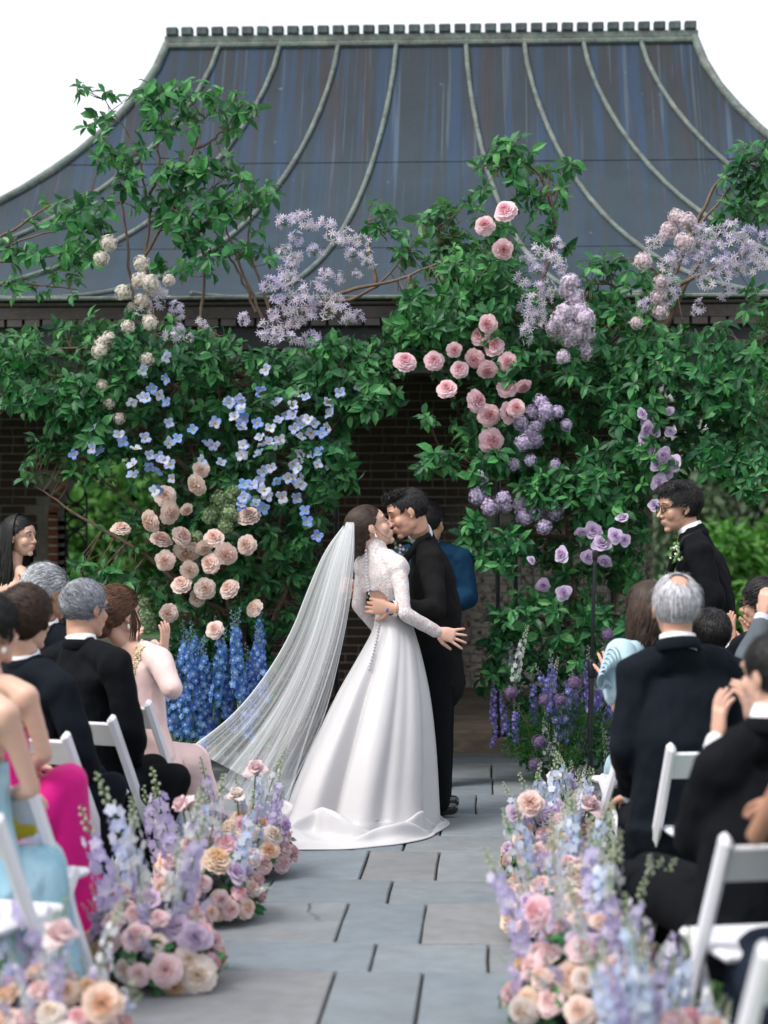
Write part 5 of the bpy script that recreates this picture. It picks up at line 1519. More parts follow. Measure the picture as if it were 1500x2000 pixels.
chair(287, 1362, R_(-22), 'white folding chair under the woman in pale pink')
chair(216, 1392, R_(-22), 'white folding chair under the grey-haired man with glasses')
chair(126, 1426, R_(-21), 'white folding chair under the young man with thick brown hair')
chair(58, 1530, R_(-17), 'white folding chair under the woman in magenta')
chair(-8, 1590, R_(-17), 'white folding chair under the woman in pale blue satin')
chair(1312, 1442, R_(10), 'white folding chair behind the balding white-haired man', -1)
chair(1420, 1618, R_(14), 'white folding chair cut by the right edge, behind the clapping man in black', -1)
chair(1235, 1378, R_(24), 'white folding chair under the woman in powder blue', -1)
chair(1500, 1830, R_(14), 'nearest white folding chair at the bottom right corner', -1)

def chair_at(px, Y, yaw, label):
    x = at(px, Y); o = thing('folding_chair', label, 'chair', (x - math.sin(yaw) * -.05, Y + .02, -.03), yaw, 'white folding chairs of the wedding guests')
    for n, me in CH: link(n, me, o)
chair_at(88, 9.5, R_(-40), 'white folding chair under the silver-haired man')
chair_at(1386, 9.4, R_(14), 'white folding chair under the small dark-haired guest')
chair_at(1500, 9.9, R_(40), 'white folding chair under the clapping man with black glasses')
chair_at(1560, 8.9, R_(22), 'white folding chair under the guest in the grey suit')
# ================================================================== FLOWERS AND FOLIAGE
LEAF = [leaf_mat('leaf_deep', (.016, .100, .036), (.085, .19, .11)), leaf_mat('leaf_green', (.030, .175, .052), (.13, .28, .15)), leaf_mat('leaf_fresh', (.070, .28, .080), (.20, .36, .20))]
STEM = simple('green_stem', (.10, .18, .05), .6, .2, 12); TWIG = simple('brown_twig', (.13, .085, .06), .8, .3, 20)

def petal(g, phi, R_, H, w, cup, tilt, ruffle=0.0, m=0, nu=5, nv=5, z0=0.0, rs=None):
    """one petal: rises to height H while reaching radius R_, tilt > 0 folds its tip outwards"""
    rs = rs or random
    a = rs.uniform(-.08, .08); vs = []
    for i in range(nv + 1):
        v = i / nv
        rad = R_ * (v ** (.65 if tilt > .4 else .8)) * (1 + tilt * .35 * v * v); z = z0 + H * math.sin(min(1, v * (1.05 - .25 * tilt)) * PI / 2) - tilt * H * .55 * v ** 3
        ww = w * (math.sin(PI * min(1, .10 + .78 * v)) ** .7)
        for k in range(nu + 1):
            u = (k / nu - .5) * 2
            x = u * ww; back = cup * u * u * ww * .6
            zz = z + ruffle * math.sin(u * 5 + a * 40 + v * 4) * v - abs(u) ** 3 * H * .10 * (v > .8)
            r = rad - back + ruffle * math.cos(u * 6 + a * 30) * v
            vs.append((r * math.cos(phi + a) - x * math.sin(phi + a), r * math.sin(phi + a) + x * math.cos(phi + a), zz))
    g.add(vs, [(i * (nu + 1) + k, (i + 1) * (nu + 1) + k, (i + 1) * (nu + 1) + k + 1, i * (nu + 1) + k + 1) for i in range(nv) for k in range(nu)], m)
def rose_geo(seed, kind='garden'):
    """unit radius, opens toward +z"""
    rs = random.Random(seed); g = Geo()
    if kind == 'garden':
        for (n, R_, H, w, cup, tilt, ruf, z0, m) in ((5, 1.0, .46, .82, .40, .40, .04, -.40, 0), (5, .95, .62, .76, .45, .22, .04, -.36, 0), (6, .84, .74, .60, .5, .12, .04, -.32, 0), (7, .68, .80, .42, .5, .10, .05, -.26, 0), (8, .54, .80, .32, .4, .12, .07, -.18, 1), (9, .41, .80, .27, .2, .15, .09, -.13, 1), (9, .29, .80, .24, .0, .2, .10, -.09, 1), (8, .18, .78, .20, -.2, .25, .10, -.05, 1), (5, .08, .76, .14, -.3, .3, .08, -.02, 1)):
            o = rs.uniform(0, 6)
            for k in range(n): petal(g, o + 2 * PI * k / n, R_ * rs.uniform(.92, 1.06), H * rs.uniform(.9, 1.1), w, cup, tilt, ruf, m, rs=rs, z0=z0, nu=4 if m else 5, nv=4)
    elif kind == 'tea':
        for i in range(17):
            t = i / 16; R_ = .92 * (1 - t) ** .8 + .08; n_open = max(0, .60 - 1.3 * t)
            petal(g, i * 2.4, R_, .45 + .42 * t, .26 + .52 * (1 - t), .75, n_open, .02, 0 if i < 8 else 1, rs=rs, z0=-.30 + .16 * t, nv=4)
    elif kind == 'cup':         # half-open rose seen from the side
        for i in range(12):
            t = i / 11; petal(g, i * 2.4, .80 * (1 - t) + .12, .95 + .35 * t, .30 + .34 * (1 - t), 1.0, max(0, 1.15 - 3 * t), .03, 0, rs=rs, z0=-.55, nv=5)
    ell(g, (0, 0, -.36), (.30, .30, .24), None, 8, 5, 2)
    for k in range(5): 
        a = k * 1.256; leaves_geo(g, [(0, 0, -.42)], [(math.cos(a), math.sin(a), -.1)], [(0, 0, 1)], .55, m=2)
    return g
def rose_mesh(name, outer, inner, kind='garden', n=3):
    mo, mi = petal_mat(name + '_petal', outer), petal_mat(name + '_heart', inner)
    return [make_mesh(name, rose_geo(11 + 7 * i, kind), [mo, mi, LEAF[1]]) for i in range(n)]
PEACH = rose_mesh('peach_rose', (.90, .75, .69), (.90, .63, .53))
PINKR = rose_mesh('pink_rose', (.92, .68, .74), (.88, .46, .52))
BLUSH = rose_mesh('blush_rose', (.87, .69, .71), (.85, .58, .59))
CREAM = rose_mesh('cream_rose', (.88, .80, .75), (.87, .72, .60))
APRI = rose_mesh('apricot_rose', (.88, .71, .58), (.87, .56, .35))
LAVR = rose_mesh('lavender_rose', (.76, .64, .86), (.68, .52, .76), 'tea')
MAUV = rose_mesh('mauve_rose', (.74, .62, .78), (.68, .54, .74), 'tea')
CUPR = rose_mesh('open_pink_rose', (.88, .70, .72), (.86, .62, .62), 'cup', 2)
CUPL = rose_mesh('open_cream_rose', (.88, .80, .76), (.86, .74, .66), 'cup', 2)

def poppy_mesh(i, c):
    rs = random.Random(i); g = Geo()
    for k in range(4): petal(g, k * PI / 2 + rs.uniform(-.25, .25), 1.0, .50, .47, .25, .10, .11, 0, rs=rs, nu=5, nv=4)
    for k in range(20):
        a = rs.uniform(0, 6.28); r = rs.uniform(.12, .30); tube(g, [(0, 0, .05), (r * math.cos(a), r * math.sin(a), .26)], [.02, .035], seg=4, m=1)
    ell(g, (0, 0, .14), (.12, .12, .12), None, 8, 5, 2)
    return make_mesh('blue_poppy', g, [petal_mat('poppy_petal_%d' % i, c, trans=.4), simple('yellow_stamen', (.80, .52, .03), .7, .1), LEAF[2]])
POPPY = [poppy_mesh(1, (.44, .54, .86)), poppy_mesh(2, (.58, .66, .90)), poppy_mesh(3, (.26, .42, .84)), poppy_mesh(4, (.66, .71, .90))]
def floret_arrays(g, P_, N_, size, petals, width, m=0, lift=.25):
    """flat little flowers: petals as kites"""
    P_ = np.asarray(P_, float); N_ = np.asarray(N_, float); k = len(P_); size = np.broadcast_to(size, (k,))
    a = np.cross(N_, np.array([.3, .5, .81])); a /= np.linalg.norm(a, axis=1, keepdims=True); b = np.cross(N_, a); ph = rng.uniform(0, 6.28, k)
    vs = np.empty((k, petals, 4, 3))
    for q in range(petals):
        t = ph + 2 * PI * q / petals
        d = a * np.cos(t)[:, None] + b * np.sin(t)[:, None]; s = -a * np.sin(t)[:, None] + b * np.cos(t)[:, None]
        sz = size[:, None]
        vs[:, q, 0] = P_; vs[:, q, 1] = P_ + sz * (d * .55 + s * width + N_ * lift * .5); vs[:, q, 2] = P_ + sz * (d + N_ * lift * .6); vs[:, q, 3] = P_ + sz * (d * .55 - s * width + N_ * lift * .5)
    base = g.n; V = vs.reshape(-1, 3); g.v.append(V); g.n += len(V); n = k * petals
    g.f.extend([(base + 4 * i, base + 4 * i + 1, base + 4 * i + 2, base + 4 * i + 3) for i in range(n)]); g.m.extend([m] * n)
def ball_bloom(name, c, c2, n=110, fl=.17, petals=4, width=.30, elong=1.0, i=0):
    g = Geo(); u = rnd_unit(n); r = rng.uniform(.78, 1.0, n)[:, None]; p = u * r * np.array([1, 1, elong]) + mnoise.noise(Vector((i, 2, 3))) * 0
    # lumpy outline
    lump = np.array([1 + .16 * mnoise.noise(Vector(x * 1.8) + Vector((i * 9, 0, 0))) for x in u])[:, None]; p = p * lump
    half = n // 3
    floret_arrays(g, p[:half], u[:half], fl, petals, fl and width, 0); floret_arrays(g, p[half:], u[half:], fl, petals, width, 1)
    ell(g, (0, 0, 0), (.72, .72, .72 * elong), None, 10, 7, 2)
    return make_mesh(name, g, [petal_mat(name + '_floret', c), petal_mat(name + '_floret_pale', c2), simple(name + '_core', tuple(x * .5 for x in c), .9)], smooth=False)
SNOW = [ball_bloom('cream_snowball', (.78, .71, .64), (.86, .82, .74), 130, .20, i=k) for k in range(3)]
SNOWP = [ball_bloom('pink_snowball', (.76, .60, .68), (.86, .79, .78), 150, .17, i=k + 5) for k in range(2)]
HYDR = [ball_bloom('green_hydrangea', (.22, .36, .16), (.52, .62, .40), 170, .15, i=k + 9) for k in range(3)]
LILAC = [ball_bloom('lilac_head', (.60, .50, .76), (.78, .70, .88), 150, .17, elong=1.15, i=k + 12) for k in range(3)]
LILPK = [ball_bloom('pale_lilac_head', (.76, .64, .82), (.90, .82, .90), 160, .17, elong=1.1, i=k + 16) for k in range(3)]
ALL = [ball_bloom('allium_head', (.20, .13, .28), (.34, .24, .42), 190, .20, 6, .07, i=20)]
def star_spray(i):
    """loose cluster of narrow six-petalled stars, unit = cluster radius"""
    rs = np.random.default_rng(i); n = 15; u = rs.normal(size=(n, 3)); u /= np.linalg.norm(u, axis=1, keepdims=True); u[:, 2] = np.abs(u[:, 2]) * .8 + .1
    p = u * rs.uniform(.45, 1.0, n)[:, None]; g = Geo()
    nn = u + rs.normal(0, .5, (n, 3)); nn /= np.linalg.norm(nn, axis=1, keepdims=True)
    floret_arrays(g, p, nn, .46, 6, .135, 0, .35); floret_arrays(g, p + nn * .03, nn, .14, 5, .3, 1, .6)
    for q in p: tube(g, [(0, 0, -.3), q * .5 + np.array([0, 0, -.05]), q], [.022, .018, .012], seg=4, m=2)
    return make_mesh('star_flower_cluster', g, [petal_mat('star_petal_%d' % i, [(.72, .66, .88), (.80, .74, .90), (.64, .58, .86)][i % 3]), petal_mat('star_heart', (.78, .68, .45)), STEM], smooth=False)
STAR = [star_spray(i) for i in range(4)]
def delph_mesh(name, i, c, c2, H=.5, dens=38, buds=9, fs=.022, bend=.04, budc=(.50, .58, .42)):
    rs = np.random.default_rng(i); g = Geo()
    cx = lambda t: np.array([bend * t * t, bend * .4 * math.sin(t * 3), t * H])
    tube(g, [cx(t) for t in np.linspace(0, 1, 7)], list(np.linspace(.004, .0015, 7)), seg=5, m=3)
    P_, N_, S_ = [], [], []
    for k in range(dens):
        t = .16 + .64 * k / dens + rs.normal(0, .010); a = k * 2.4 + rs.normal(0, .3); r = .030 * (1.15 - .6 * t) * rs.uniform(.7, 1.25)
        d = np.array([math.cos(a), math.sin(a), .05]); P_.append(cx(t) + d * r); N_.append(d + rs.normal(0, .2, 3)); S_.append(fs * (1.15 - .5 * t))
    N_ = np.array(N_); N_ /= np.linalg.norm(N_, axis=1, keepdims=True); P_ = np.array(P_); S_ = np.array(S_)
    floret_arrays(g, P_[::2], N_[::2], S_[::2], 5, .42, 0, .15); floret_arrays(g, P_[1::2], N_[1::2], S_[1::2], 5, .42, 1, .15)
    floret_arrays(g, P_ + N_ * .004, N_, S_ * .32, 4, .4, 2, .7)
    for k in range(buds):
        t = .80 + .20 * k / buds; a = k * 2.4; d = np.array([math.cos(a), math.sin(a), .4]); r = .014 * (1 - .6 * k / buds)
        ell(g, cx(t) + d * r, (.0055, .0055, .008 - .0004 * k), None, 6, 4, 4)
    return make_mesh(name, g, [petal_mat(name + '_a%d' % i, c), petal_mat(name + '_b%d' % i, c2), petal_mat(name + '_eye', (.75, .75, .70)), STEM, petal_mat(name + '_bud', budc)], smooth=False)
DBLUE = [delph_mesh('blue_delphinium', i, (.09, .22, .64), (.20, .38, .78), .55, 36, fs=.027, bend=b, budc=(.2, .32, .5)) for i, b in ((1, .03), (2, -.05), (3, .07))]
DPURP = [delph_mesh('purple_delphinium', i, (.20, .19, .62), (.34, .30, .70), .50, 32, fs=.025, bend=b, budc=(.3, .3, .4)) for i, b in ((4, .04), (5, -.06))]
DPALE = [delph_mesh('pale_blue_delphinium', i, (.56, .67, .90), (.70, .77, .92), .48, 34, 12, .026, bend=b) for i, b in ((6, .05), (7, -.05), (8, .02))]
DLAV = [delph_mesh('lavender_delphinium', i, (.60, .54, .84), (.72, .66, .88), .44, 34, 10, .026, bend=b) for i, b in ((9, .05), (10, -.04))]
DWHIT = [delph_mesh('white_delphinium', i, (.72, .74, .80), (.76, .78, .78), .46, 26, 18, .022, bend=b, budc=(.60, .66, .52)) for i, b in ((11, .06), (12, -.06))]
def leaf_single(i):
    g = Geo(); leaves_geo(g, [(0, 0, 0)], [(0, 1, -.1 * i)], [(0, 0, 1)], 1.0, width=.40 + .05 * (i % 3)); return make_mesh('leaf', g, [LEAF[i % 3]], smooth=False)
LEAFM = [leaf_single(i) for i in range(6)]

def in_poly(x, y, poly):
    c = False; n = len(poly)
    for i in range(n):
        x1, y1 = poly[i]; x2, y2 = poly[(i + 1) % n]
        if (y1 > y) != (y2 > y) and x < (x2 - x1) * (y - y1) / (y2 - y1) + x1: c = not c
    return c
def sample_poly(poly, n, y0, y1, R):
    xs = [p[0] for p in poly]; ys = [p[1] for p in poly]; out = []
    while len(out) < n:
        x, y = R.uniform(min(xs), max(xs)), R.uniform(min(ys), max(ys))
        if in_poly(x, y, poly): out.append((x, y, R.uniform(y0, y1)))
    return out
def spline(pts, n):
    P_ = [np.array(p, float) for p in pts]; P_ = [2 * P_[0] - P_[1]] + P_ + [2 * P_[-1] - P_[-2]]; out = []
    for i in range(1, len(P_) - 2):
        for k in range(n):
            t = k / n; a, b, c, d = P_[i - 1:i + 3]
            out.append(.5 * ((2 * b) + (-a + c) * t + (2 * a - 5 * b + 4 * c - d) * t * t + (-a + 3 * b - 3 * c + d) * t ** 3))
    out.append(P_[-2]); return out

class Plant:
    """a planted or wired mass: branches, sprigs of leaves, blossoms"""
    def __init__(s, name, label, cat, base, group=None, seed=1):
        s.o = tuple(base); s.root = thing(name, label, cat, base, 0, group); s.R = random.Random(seed)
        s.bp = []; s.tw = Geo(); s.LP, s.LD, s.LN, s.LS = [], [], [], []
    def branch(s, pts, r0, r1, name='branch', mat=None):
        """pts as (px, py, Y)"""
        q = spline([P(*p) for p in pts], 6)
        j = [x + np.array([s.R.gauss(0, .004), s.R.gauss(0, .004), s.R.gauss(0, .004)]) for x in q]
        g = Geo(); tube(g, j, list(np.linspace(r0, r1, len(j))), seg=7); obj(name, g, mat or TWIG, s.root, s.o)
        s.bp += [np.array(x) for x in q]
    def sprig(s, p, size, nl=7, up=None, twig=True, maxd=.55):
        """a whorl of leaves at the end of a thin twig from the nearest branch"""
        p = np.array(p, float); R = s.R
        ax = np.array([R.gauss(0, .55), -.35 + R.gauss(0, .45), .35 + R.gauss(0, .45)]) if up is None else np.array(up) + np.array([R.gauss(0, .3) for _ in range(3)])
        if twig and s.bp:
            B = np.array(s.bp); d = np.linalg.norm(B - p, axis=1); b = B[d.argmin()]
            dd = d.min()
            if dd > maxd: b = p + (b - p) / dd * R.uniform(.12, .22)
            mid = (b + p) / 2 + np.array([R.gauss(0, .02), R.gauss(0, .02), -.03 * R.random()])
            tube(s.tw, [b, mid, p], [.0032, .0024, .0014], seg=4, caps=False)
            ax = ax + (p - b) / (np.linalg.norm(p - b) + 1e-6) * .7
        ax /= np.linalg.norm(ax); F_ = np.array(frame_of(ax, R.uniform(0, 6)))
        for k in range(nl):
            a = k * 2.39 + R.uniform(-.3, .3); t = R.uniform(.25, 1.05)
            d = F_[:, 0] * math.cos(a) + F_[:, 1] * math.sin(a) + ax * R.uniform(-.1, .75) + np.array([0, 0, -.32])
            s.LP.append(p - ax * size * .55 * (1 - t)); s.LD.append(d); s.LN.append(ax + np.array([R.gauss(0, .35), R.gauss(0, .35) - .15, .5])); s.LS.append(size * R.uniform(.5, 1.2))
    def bloom(s, meshes, name, p, r, face=(0, -1, .1), jit=.35):
        R = s.R; f = np.array(face, float) + np.array([R.gauss(0, jit) for _ in range(3)])
        return link(name, R.choice(meshes), s.root, mat=Matrix.Translation(-Vector(s.o)) @ mat_at(Vector(p), f, R.uniform(0, 6), r))
    def finish(s, single=280, viewer=np.array([0, 0, CAMZ]), mats=LEAF, weights=(.42, .40, .18)):
        if s.tw.n: obj('twigs', s.tw, TWIG, s.root, s.o, kind='stuff')
        if not s.LP: return
        LP, LD, LN, LS = (np.array(x) for x in (s.LP, s.LD, s.LN, s.LS))
        order = np.argsort(-LS / np.linalg.norm(LP - viewer, axis=1)); front = order[np.argsort(LP[order[:single * 4], 1])][:single] if len(order) > single * 4 else order[:single]
        mask = np.ones(len(LP), bool); mask[front] = False
        for i in front:
            d = Vector(LD[i]).normalized(); x = d.cross(Vector(LN[i])).normalized(); n = x.cross(d)
            M = Matrix((x, d, n)).transposed().to_4x4()
            link('leaf', s.R.choice(LEAFM), s.root, mat=Matrix.Translation(Vector(LP[i]) - Vector(s.o)) @ M @ Matrix.Scale(LS[i], 4))
        if mask.sum():
            k = int(mask.sum()); mi = rng.choice(len(mats), k, p=weights); g = Geo()
            leaves_geo(g, LP[mask], LD[mask], LN[mask], LS[mask], m=[int(x) for x in mi])
            obj('foliage', g, mats, s.root, s.o, smooth=False, kind='stuff')

def blobs(pl, L, size, y0, y1, nl=7, dens=1.0):
    for (cx, cy, rx, ry, n) in L:
        for _ in range(int(n * dens + .5)):
            a, r = pl.R.uniform(0, 6.28), math.sqrt(pl.R.random())
            pl.sprig(P(cx + rx * r * math.cos(a), cy + ry * r * math.sin(a), pl.R.uniform(y0, y1)), size * pl.R.uniform(.85, 1.2), nl)

YA = 12.95
# ================= left half of the flower arch
LA = Plant('flower_arch', 'left half of the flower-covered arch, with peach roses and blue poppies', 'flower arch', (at(430, YA), YA, 0), seed=3)
for b in ([(470, 1470, YA + .1), (450, 1200, YA), (400, 950, YA), (330, 760, YA), (290, 600, YA - .05)], [(500, 1470, YA + .2), (520, 1200, YA + .1), (560, 950, YA), (600, 760, YA - .1), (700, 700, YA - .2)],
          [(480, 1470, YA), (470, 1100, YA + .15), (430, 800, YA + .1), (420, 650, YA)], [(400, 950, YA), (300, 850, YA - .1), (200, 790, YA - .2), (90, 730, YA - .2), (-30, 720, YA - .2)],
          [(430, 850, YA), (300, 720, YA - .1), (160, 680, YA - .1), (20, 700, YA - .2)], [(560, 950, YA), (620, 880, YA - .2), (680, 800, YA - .2), (740, 760, YA - .25)],
          [(450, 1200, YA), (360, 1150, YA - .2), (285, 1085, YA - .3), (160, 1010, YA - .3), (70, 950, YA - .3)], [(360, 1150, YA - .2), (290, 1060, YA - .2), (280, 1010, YA - .2), (230, 960, YA - .2)],
          [(520, 1250, YA), (580, 1100, YA - .1), (620, 1020, YA - .1)], [(430, 800, YA), (520, 760, YA - .2), (560, 800, YA - .3)], [(400, 1250, YA), (330, 1100, YA - .1), (300, 950, YA - .1)]):
    LA.branch(b, .020, .005)
dense = [(0, 650), (120, 628), (260, 605), (420, 640), (520, 690), (640, 650), (770, 690), (775, 750), (690, 840), (660, 900), (560, 880), (430, 900), (330, 935), (200, 880), (120, 830), (-20, 800)]
for (x, y, Y) in sample_poly(dense, 580, YA - .42, YA + .42, LA.R): LA.sprig(P(x, y, Y), LA.R.uniform(.078, .115))
col = [(330, 900), (610, 880), (660, 960), (600, 1100), (560, 1200), (530, 1260), (350, 1250), (300, 1180), (310, 1020)]
for (x, y, Y) in sample_poly(col, 520, YA - .35, YA + .5, LA.R): LA.sprig(P(x, y, Y), LA.R.uniform(.07, .10))
for (x, y, Y) in sample_poly([(340, 1240), (530, 1240), (520, 1460), (350, 1450)], 260, YA + .05, YA + .5, LA.R): LA.sprig(P(x, y, Y), LA.R.uniform(.07, .09), twig=False)
for (x, y, Y) in sample_poly([(190, 900), (330, 920), (320, 1180), (215, 1160), (190, 970)], 24, YA - .4, YA - .1, LA.R): LA.sprig(P(x, y, Y), LA.R.uniform(.06, .09), 6)
for (x, y, Y) in sample_poly([(560, 1080), (640, 1060), (660, 1180), (600, 1260), (540, 1250)], 60, YA - .2, YA + .1, LA.R): LA.sprig(P(x, y, Y), .075, 6)
blobs(LA, [(30, 690, 50, 50, 20), (60, 760, 60, 40, 22), (150, 830, 60, 50, 26), (640, 930, 50, 60, 34), (740, 780, 40, 30, 16), (190, 1120, 60, 30, 14), (620, 880, 50, 30, 24), (555, 730, 90, 50, 40), (680, 760, 60, 50, 36), (250, 690, 60, 40, 24), (380, 700, 80, 40, 30), (180, 760, 70, 50, 30), (650, 700, 70, 40, 26)], .09, YA - .65, YA - .35)
def place(pl, L, meshes, name, r, y0, y1, face=(0, -1, .12), jit=.42):
    for c in L:
        x, y = c[0], c[1]; rr_ = c[2] if len(c) > 2 else 1.0
        pl.bloom(meshes, name, P(x, y, pl.R.uniform(y0, y1)), r * rr_ * pl.R.uniform(.92, 1.08), face, jit)
place(LA, [(323, 969), (332, 1002, 1.1), (294, 1018, 1.05), (364, 995, .7), (236, 1034), (314, 1054, 1.1), (355, 1048), (418, 1052, .95), (365, 1077, 1.2), (398, 1070, .85), (442, 1082, 1.05), (323, 1095, .95), (412, 1100), (370, 1113, .9), (355, 1142, .95), (448, 1150, 1.05), (400, 1150), (330, 1197, .9), (420, 1230, .8), (485, 1008, 1.15), (482, 1065), (384, 947, 1.05), (393, 917, .8), (385, 1168, .8), (497, 1188, .8), (300, 1262, .6)], PEACH, 'peach_rose', .061, YA - .62, YA - .5)
place(LA, [(427, 975), (413, 1007), (450, 973, .9), (440, 1027), (385, 1047, .7), (450, 1003), (275, 1180, 1.1), (287, 1223, 1.1), (283, 1203), (268, 1195), (320, 1392, .9), (437, 990, .8), (460, 960, .7)], HYDR, 'green_hydrangea', .058, YA - .55, YA - .42)
place(LA, [(213, 475, 1.05), (198, 506), (277, 515), (275, 548, 1.1), (294, 553, 1.0), (240, 571), (330, 548, .85), (278, 587, 1.05), (293, 630, .9), (250, 639, .9), (203, 671), (213, 660, .8), (194, 686, .9), (200, 753, .8), (213, 787, .8), (233, 817, .8), (287, 703, .9), (256, 598, .5)], SNOW, 'cream_snowball', .054, YA - .62, YA - .45)
place(LA, [(557, 437), (573, 430, .9), (595, 430), (603, 447), (640, 440, .9), (580, 470), (557, 492, .9), (615, 495), (577, 510, 1.1), (567, 527, 1.1), (653, 470, 1.1), (680, 463, .9), (703, 473), (717, 498, .7), (690, 500, .9), (718, 517, .8), (638, 537, .8), (670, 543, .9), (697, 537, .6), (527, 560, 1.1), (550, 560, 1.1), (577, 567, 1.2), (600, 575), (623, 560), (637, 580), (660, 590, .9), (615, 597, .8), (540, 620, 1.1), (570, 610, 1.1), (592, 615), (610, 620), (647, 610), (673, 607, .8), (697, 623), (680, 627, .9), (517, 643), (550, 647, 1.1), (577, 633), (600, 667), (613, 660), (525, 660, 1.1), (560, 663, 1.1), (545, 590), (310, 575, .9), (313, 593), (282, 603), (341, 602, .8), (356, 608, .8), (349, 641, .8), (392, 634, .8), (334, 662, .9), (369, 662, .6), (478, 626, .8), (590, 585), (565, 545)], STAR, 'star_flower_cluster', .062, YA - .62, YA - .42, (0, -.8, .6), .4)
place(LA, [(257, 785), (278, 777), (288, 778), (310, 770), (298, 758), (327, 787), (327, 740), (322, 697), (278, 723), (331, 827), (348, 858), (328, 867, 1.2), (377, 840), (413, 867), (420, 827), (447, 787), (460, 817), (470, 800), (470, 780), (477, 870), (472, 890), (470, 833), (233, 850), (240, 862), (185, 838), (145, 888), (182, 877), (197, 883), (265, 878), (283, 857), (260, 908), (260, 930, 1.1), (293, 910), (312, 917, 1.1), (320, 900), (333, 907), (312, 893), (292, 890), (337, 935, .8), (310, 953), (302, 960), (393, 900), (432, 905, .9), (477, 947), (493, 950), (477, 973), (472, 988),
 (520, 723), (509, 767, 1.2), (520, 780), (541, 787, 1.1), (572, 793), (560, 809), (572, 813, 1.2), (585, 821), (603, 820), (595, 831), (613, 828), (576, 837), (587, 855), (607, 845), (629, 848, 1.1), (643, 833), (647, 808, 1.2), (640, 788), (665, 767), (699, 756, .7), (581, 772), (597, 777, .8), (544, 823), (528, 836), (503, 828, 1.1), (509, 856), (515, 871), (525, 865), (547, 859), (539, 867), (507, 888), (515, 921, 1.1), (531, 913), (571, 932, 1.1), (563, 935), (591, 936), (587, 945), (573, 948), (589, 884), (584, 903), (571, 905), (584, 916), (611, 889), (624, 884), (619, 908), (643, 912, .8), (539, 937), (507, 940), (493, 948), (477, 947, 1.1), (516, 959, 1.2), (520, 969), (551, 971, 1.1), (580, 972), (477, 972, 1.1), (472, 989), (515, 992, 1.1), (500, 985), (597, 999, 1.1), (599, 1020, 1.1), (620, 1047), (448, 787), (472, 799), (472, 780), (459, 815), (471, 835), (477, 817), (420, 825), (475, 871), (472, 889), (419, 868), (400, 868, .8)],
      POPPY, 'blue_poppy', .036, YA - .72, YA - .55, (0, -1, .25), .42)
blobs(LA, [(110, 870, 50, 30, 14), (160, 915, 40, 24, 10), (70, 920, 40, 30, 6), (230, 890, 60, 20, 12), (745, 690, 46, 46, 20)], .085, YA - .45, YA - .2)
LA.finish()

# tall branches standing above the left side, in front of the roof
LT = Plant('tree_branches', 'tall leafy branches rising above the left side of the arch in front of the roof', 'branches', (at(300, YA), YA, 1.0), seed=8)
for b in ([(300, 640, YA), (285, 500, YA), (296, 400, YA), (285, 375, YA), (270, 300, YA), (245, 255, YA), (205, 195, YA)], [(292, 378, YA), (312, 330, YA), (305, 260, YA), (320, 190, YA)], [(285, 500, YA), (340, 400, YA - .1), (380, 290, YA - .1), (400, 230, YA - .1), (470, 215, YA - .1)],
          [(385, 290, YA - .1), (420, 270, YA - .1), (450, 240, YA - .1)], [(262, 600, YA), (245, 450, YA), (232, 350, YA), (220, 290, YA)], [(520, 640, YA), (470, 520, YA), (440, 440, YA), (410, 370, YA)], [(540, 650, YA), (490, 500, YA), (490, 420, YA), (495, 380, YA)],
          [(-60, 500, YA), (40, 440, YA - .1), (90, 405, YA - .1), (180, 370, YA - .1)], [(-60, 515, YA), (60, 505, YA - .1), (180, 480, YA - .1), (240, 480, YA - .1)], [(-60, 555, YA), (60, 555, YA - .1), (150, 565, YA - .1)], [(-60, 530, YA), (40, 470, YA - .1), (170, 440, YA)], [(390, 640, YA), (400, 520, YA), (380, 440, YA), (340, 380, YA)],
          [(500, 610, YA), (470, 540, YA), (430, 470, YA), (400, 420, YA)]):
    LT.branch(b, .011, .003)
blobs(LT, [(178, 168, 28, 14, 5), (208, 178, 14, 12, 3), (190, 235, 30, 18, 7), (325, 172, 50, 26, 20), (400, 180, 60, 24, 18), (455, 205, 35, 20, 12), (488, 215, 18, 16, 6), (275, 205, 35, 40, 14), (320, 230, 35, 30, 12), (390, 235, 50, 24, 14), (440, 262, 22, 14, 6), (215, 290, 36, 30, 14), (237, 320, 30, 30, 12), (300, 270, 36, 30, 10), (375, 315, 50, 26, 20), (345, 350, 44, 30, 18), (420, 325, 40, 22, 12), (240, 360, 24, 24, 8),
           (470, 355, 36, 24, 14), (510, 385, 34, 40, 22), (440, 400, 50, 26, 18), (375, 410, 60, 44, 34), (330, 400, 30, 30, 12), (390, 470, 50, 40, 26), (350, 520, 50, 30, 14), (440, 500, 40, 40, 12), (500, 480, 30, 60, 10), (285, 395, 30, 20, 6), (150, 395, 66, 18, 22), (205, 400, 30, 30, 10), (130, 430, 80, 14, 16), (40, 470, 40, 26, 10), (190, 450, 44, 24, 18), (120, 490, 70, 16, 18), (60, 505, 50, 18, 10), (40, 560, 60, 18, 10), (130, 545, 36, 26, 14), (170, 500, 30, 24, 10)],
      .100, YA - .25, YA + .12, 5, .56)
LT.finish(200, weights=(.34, .42, .24))

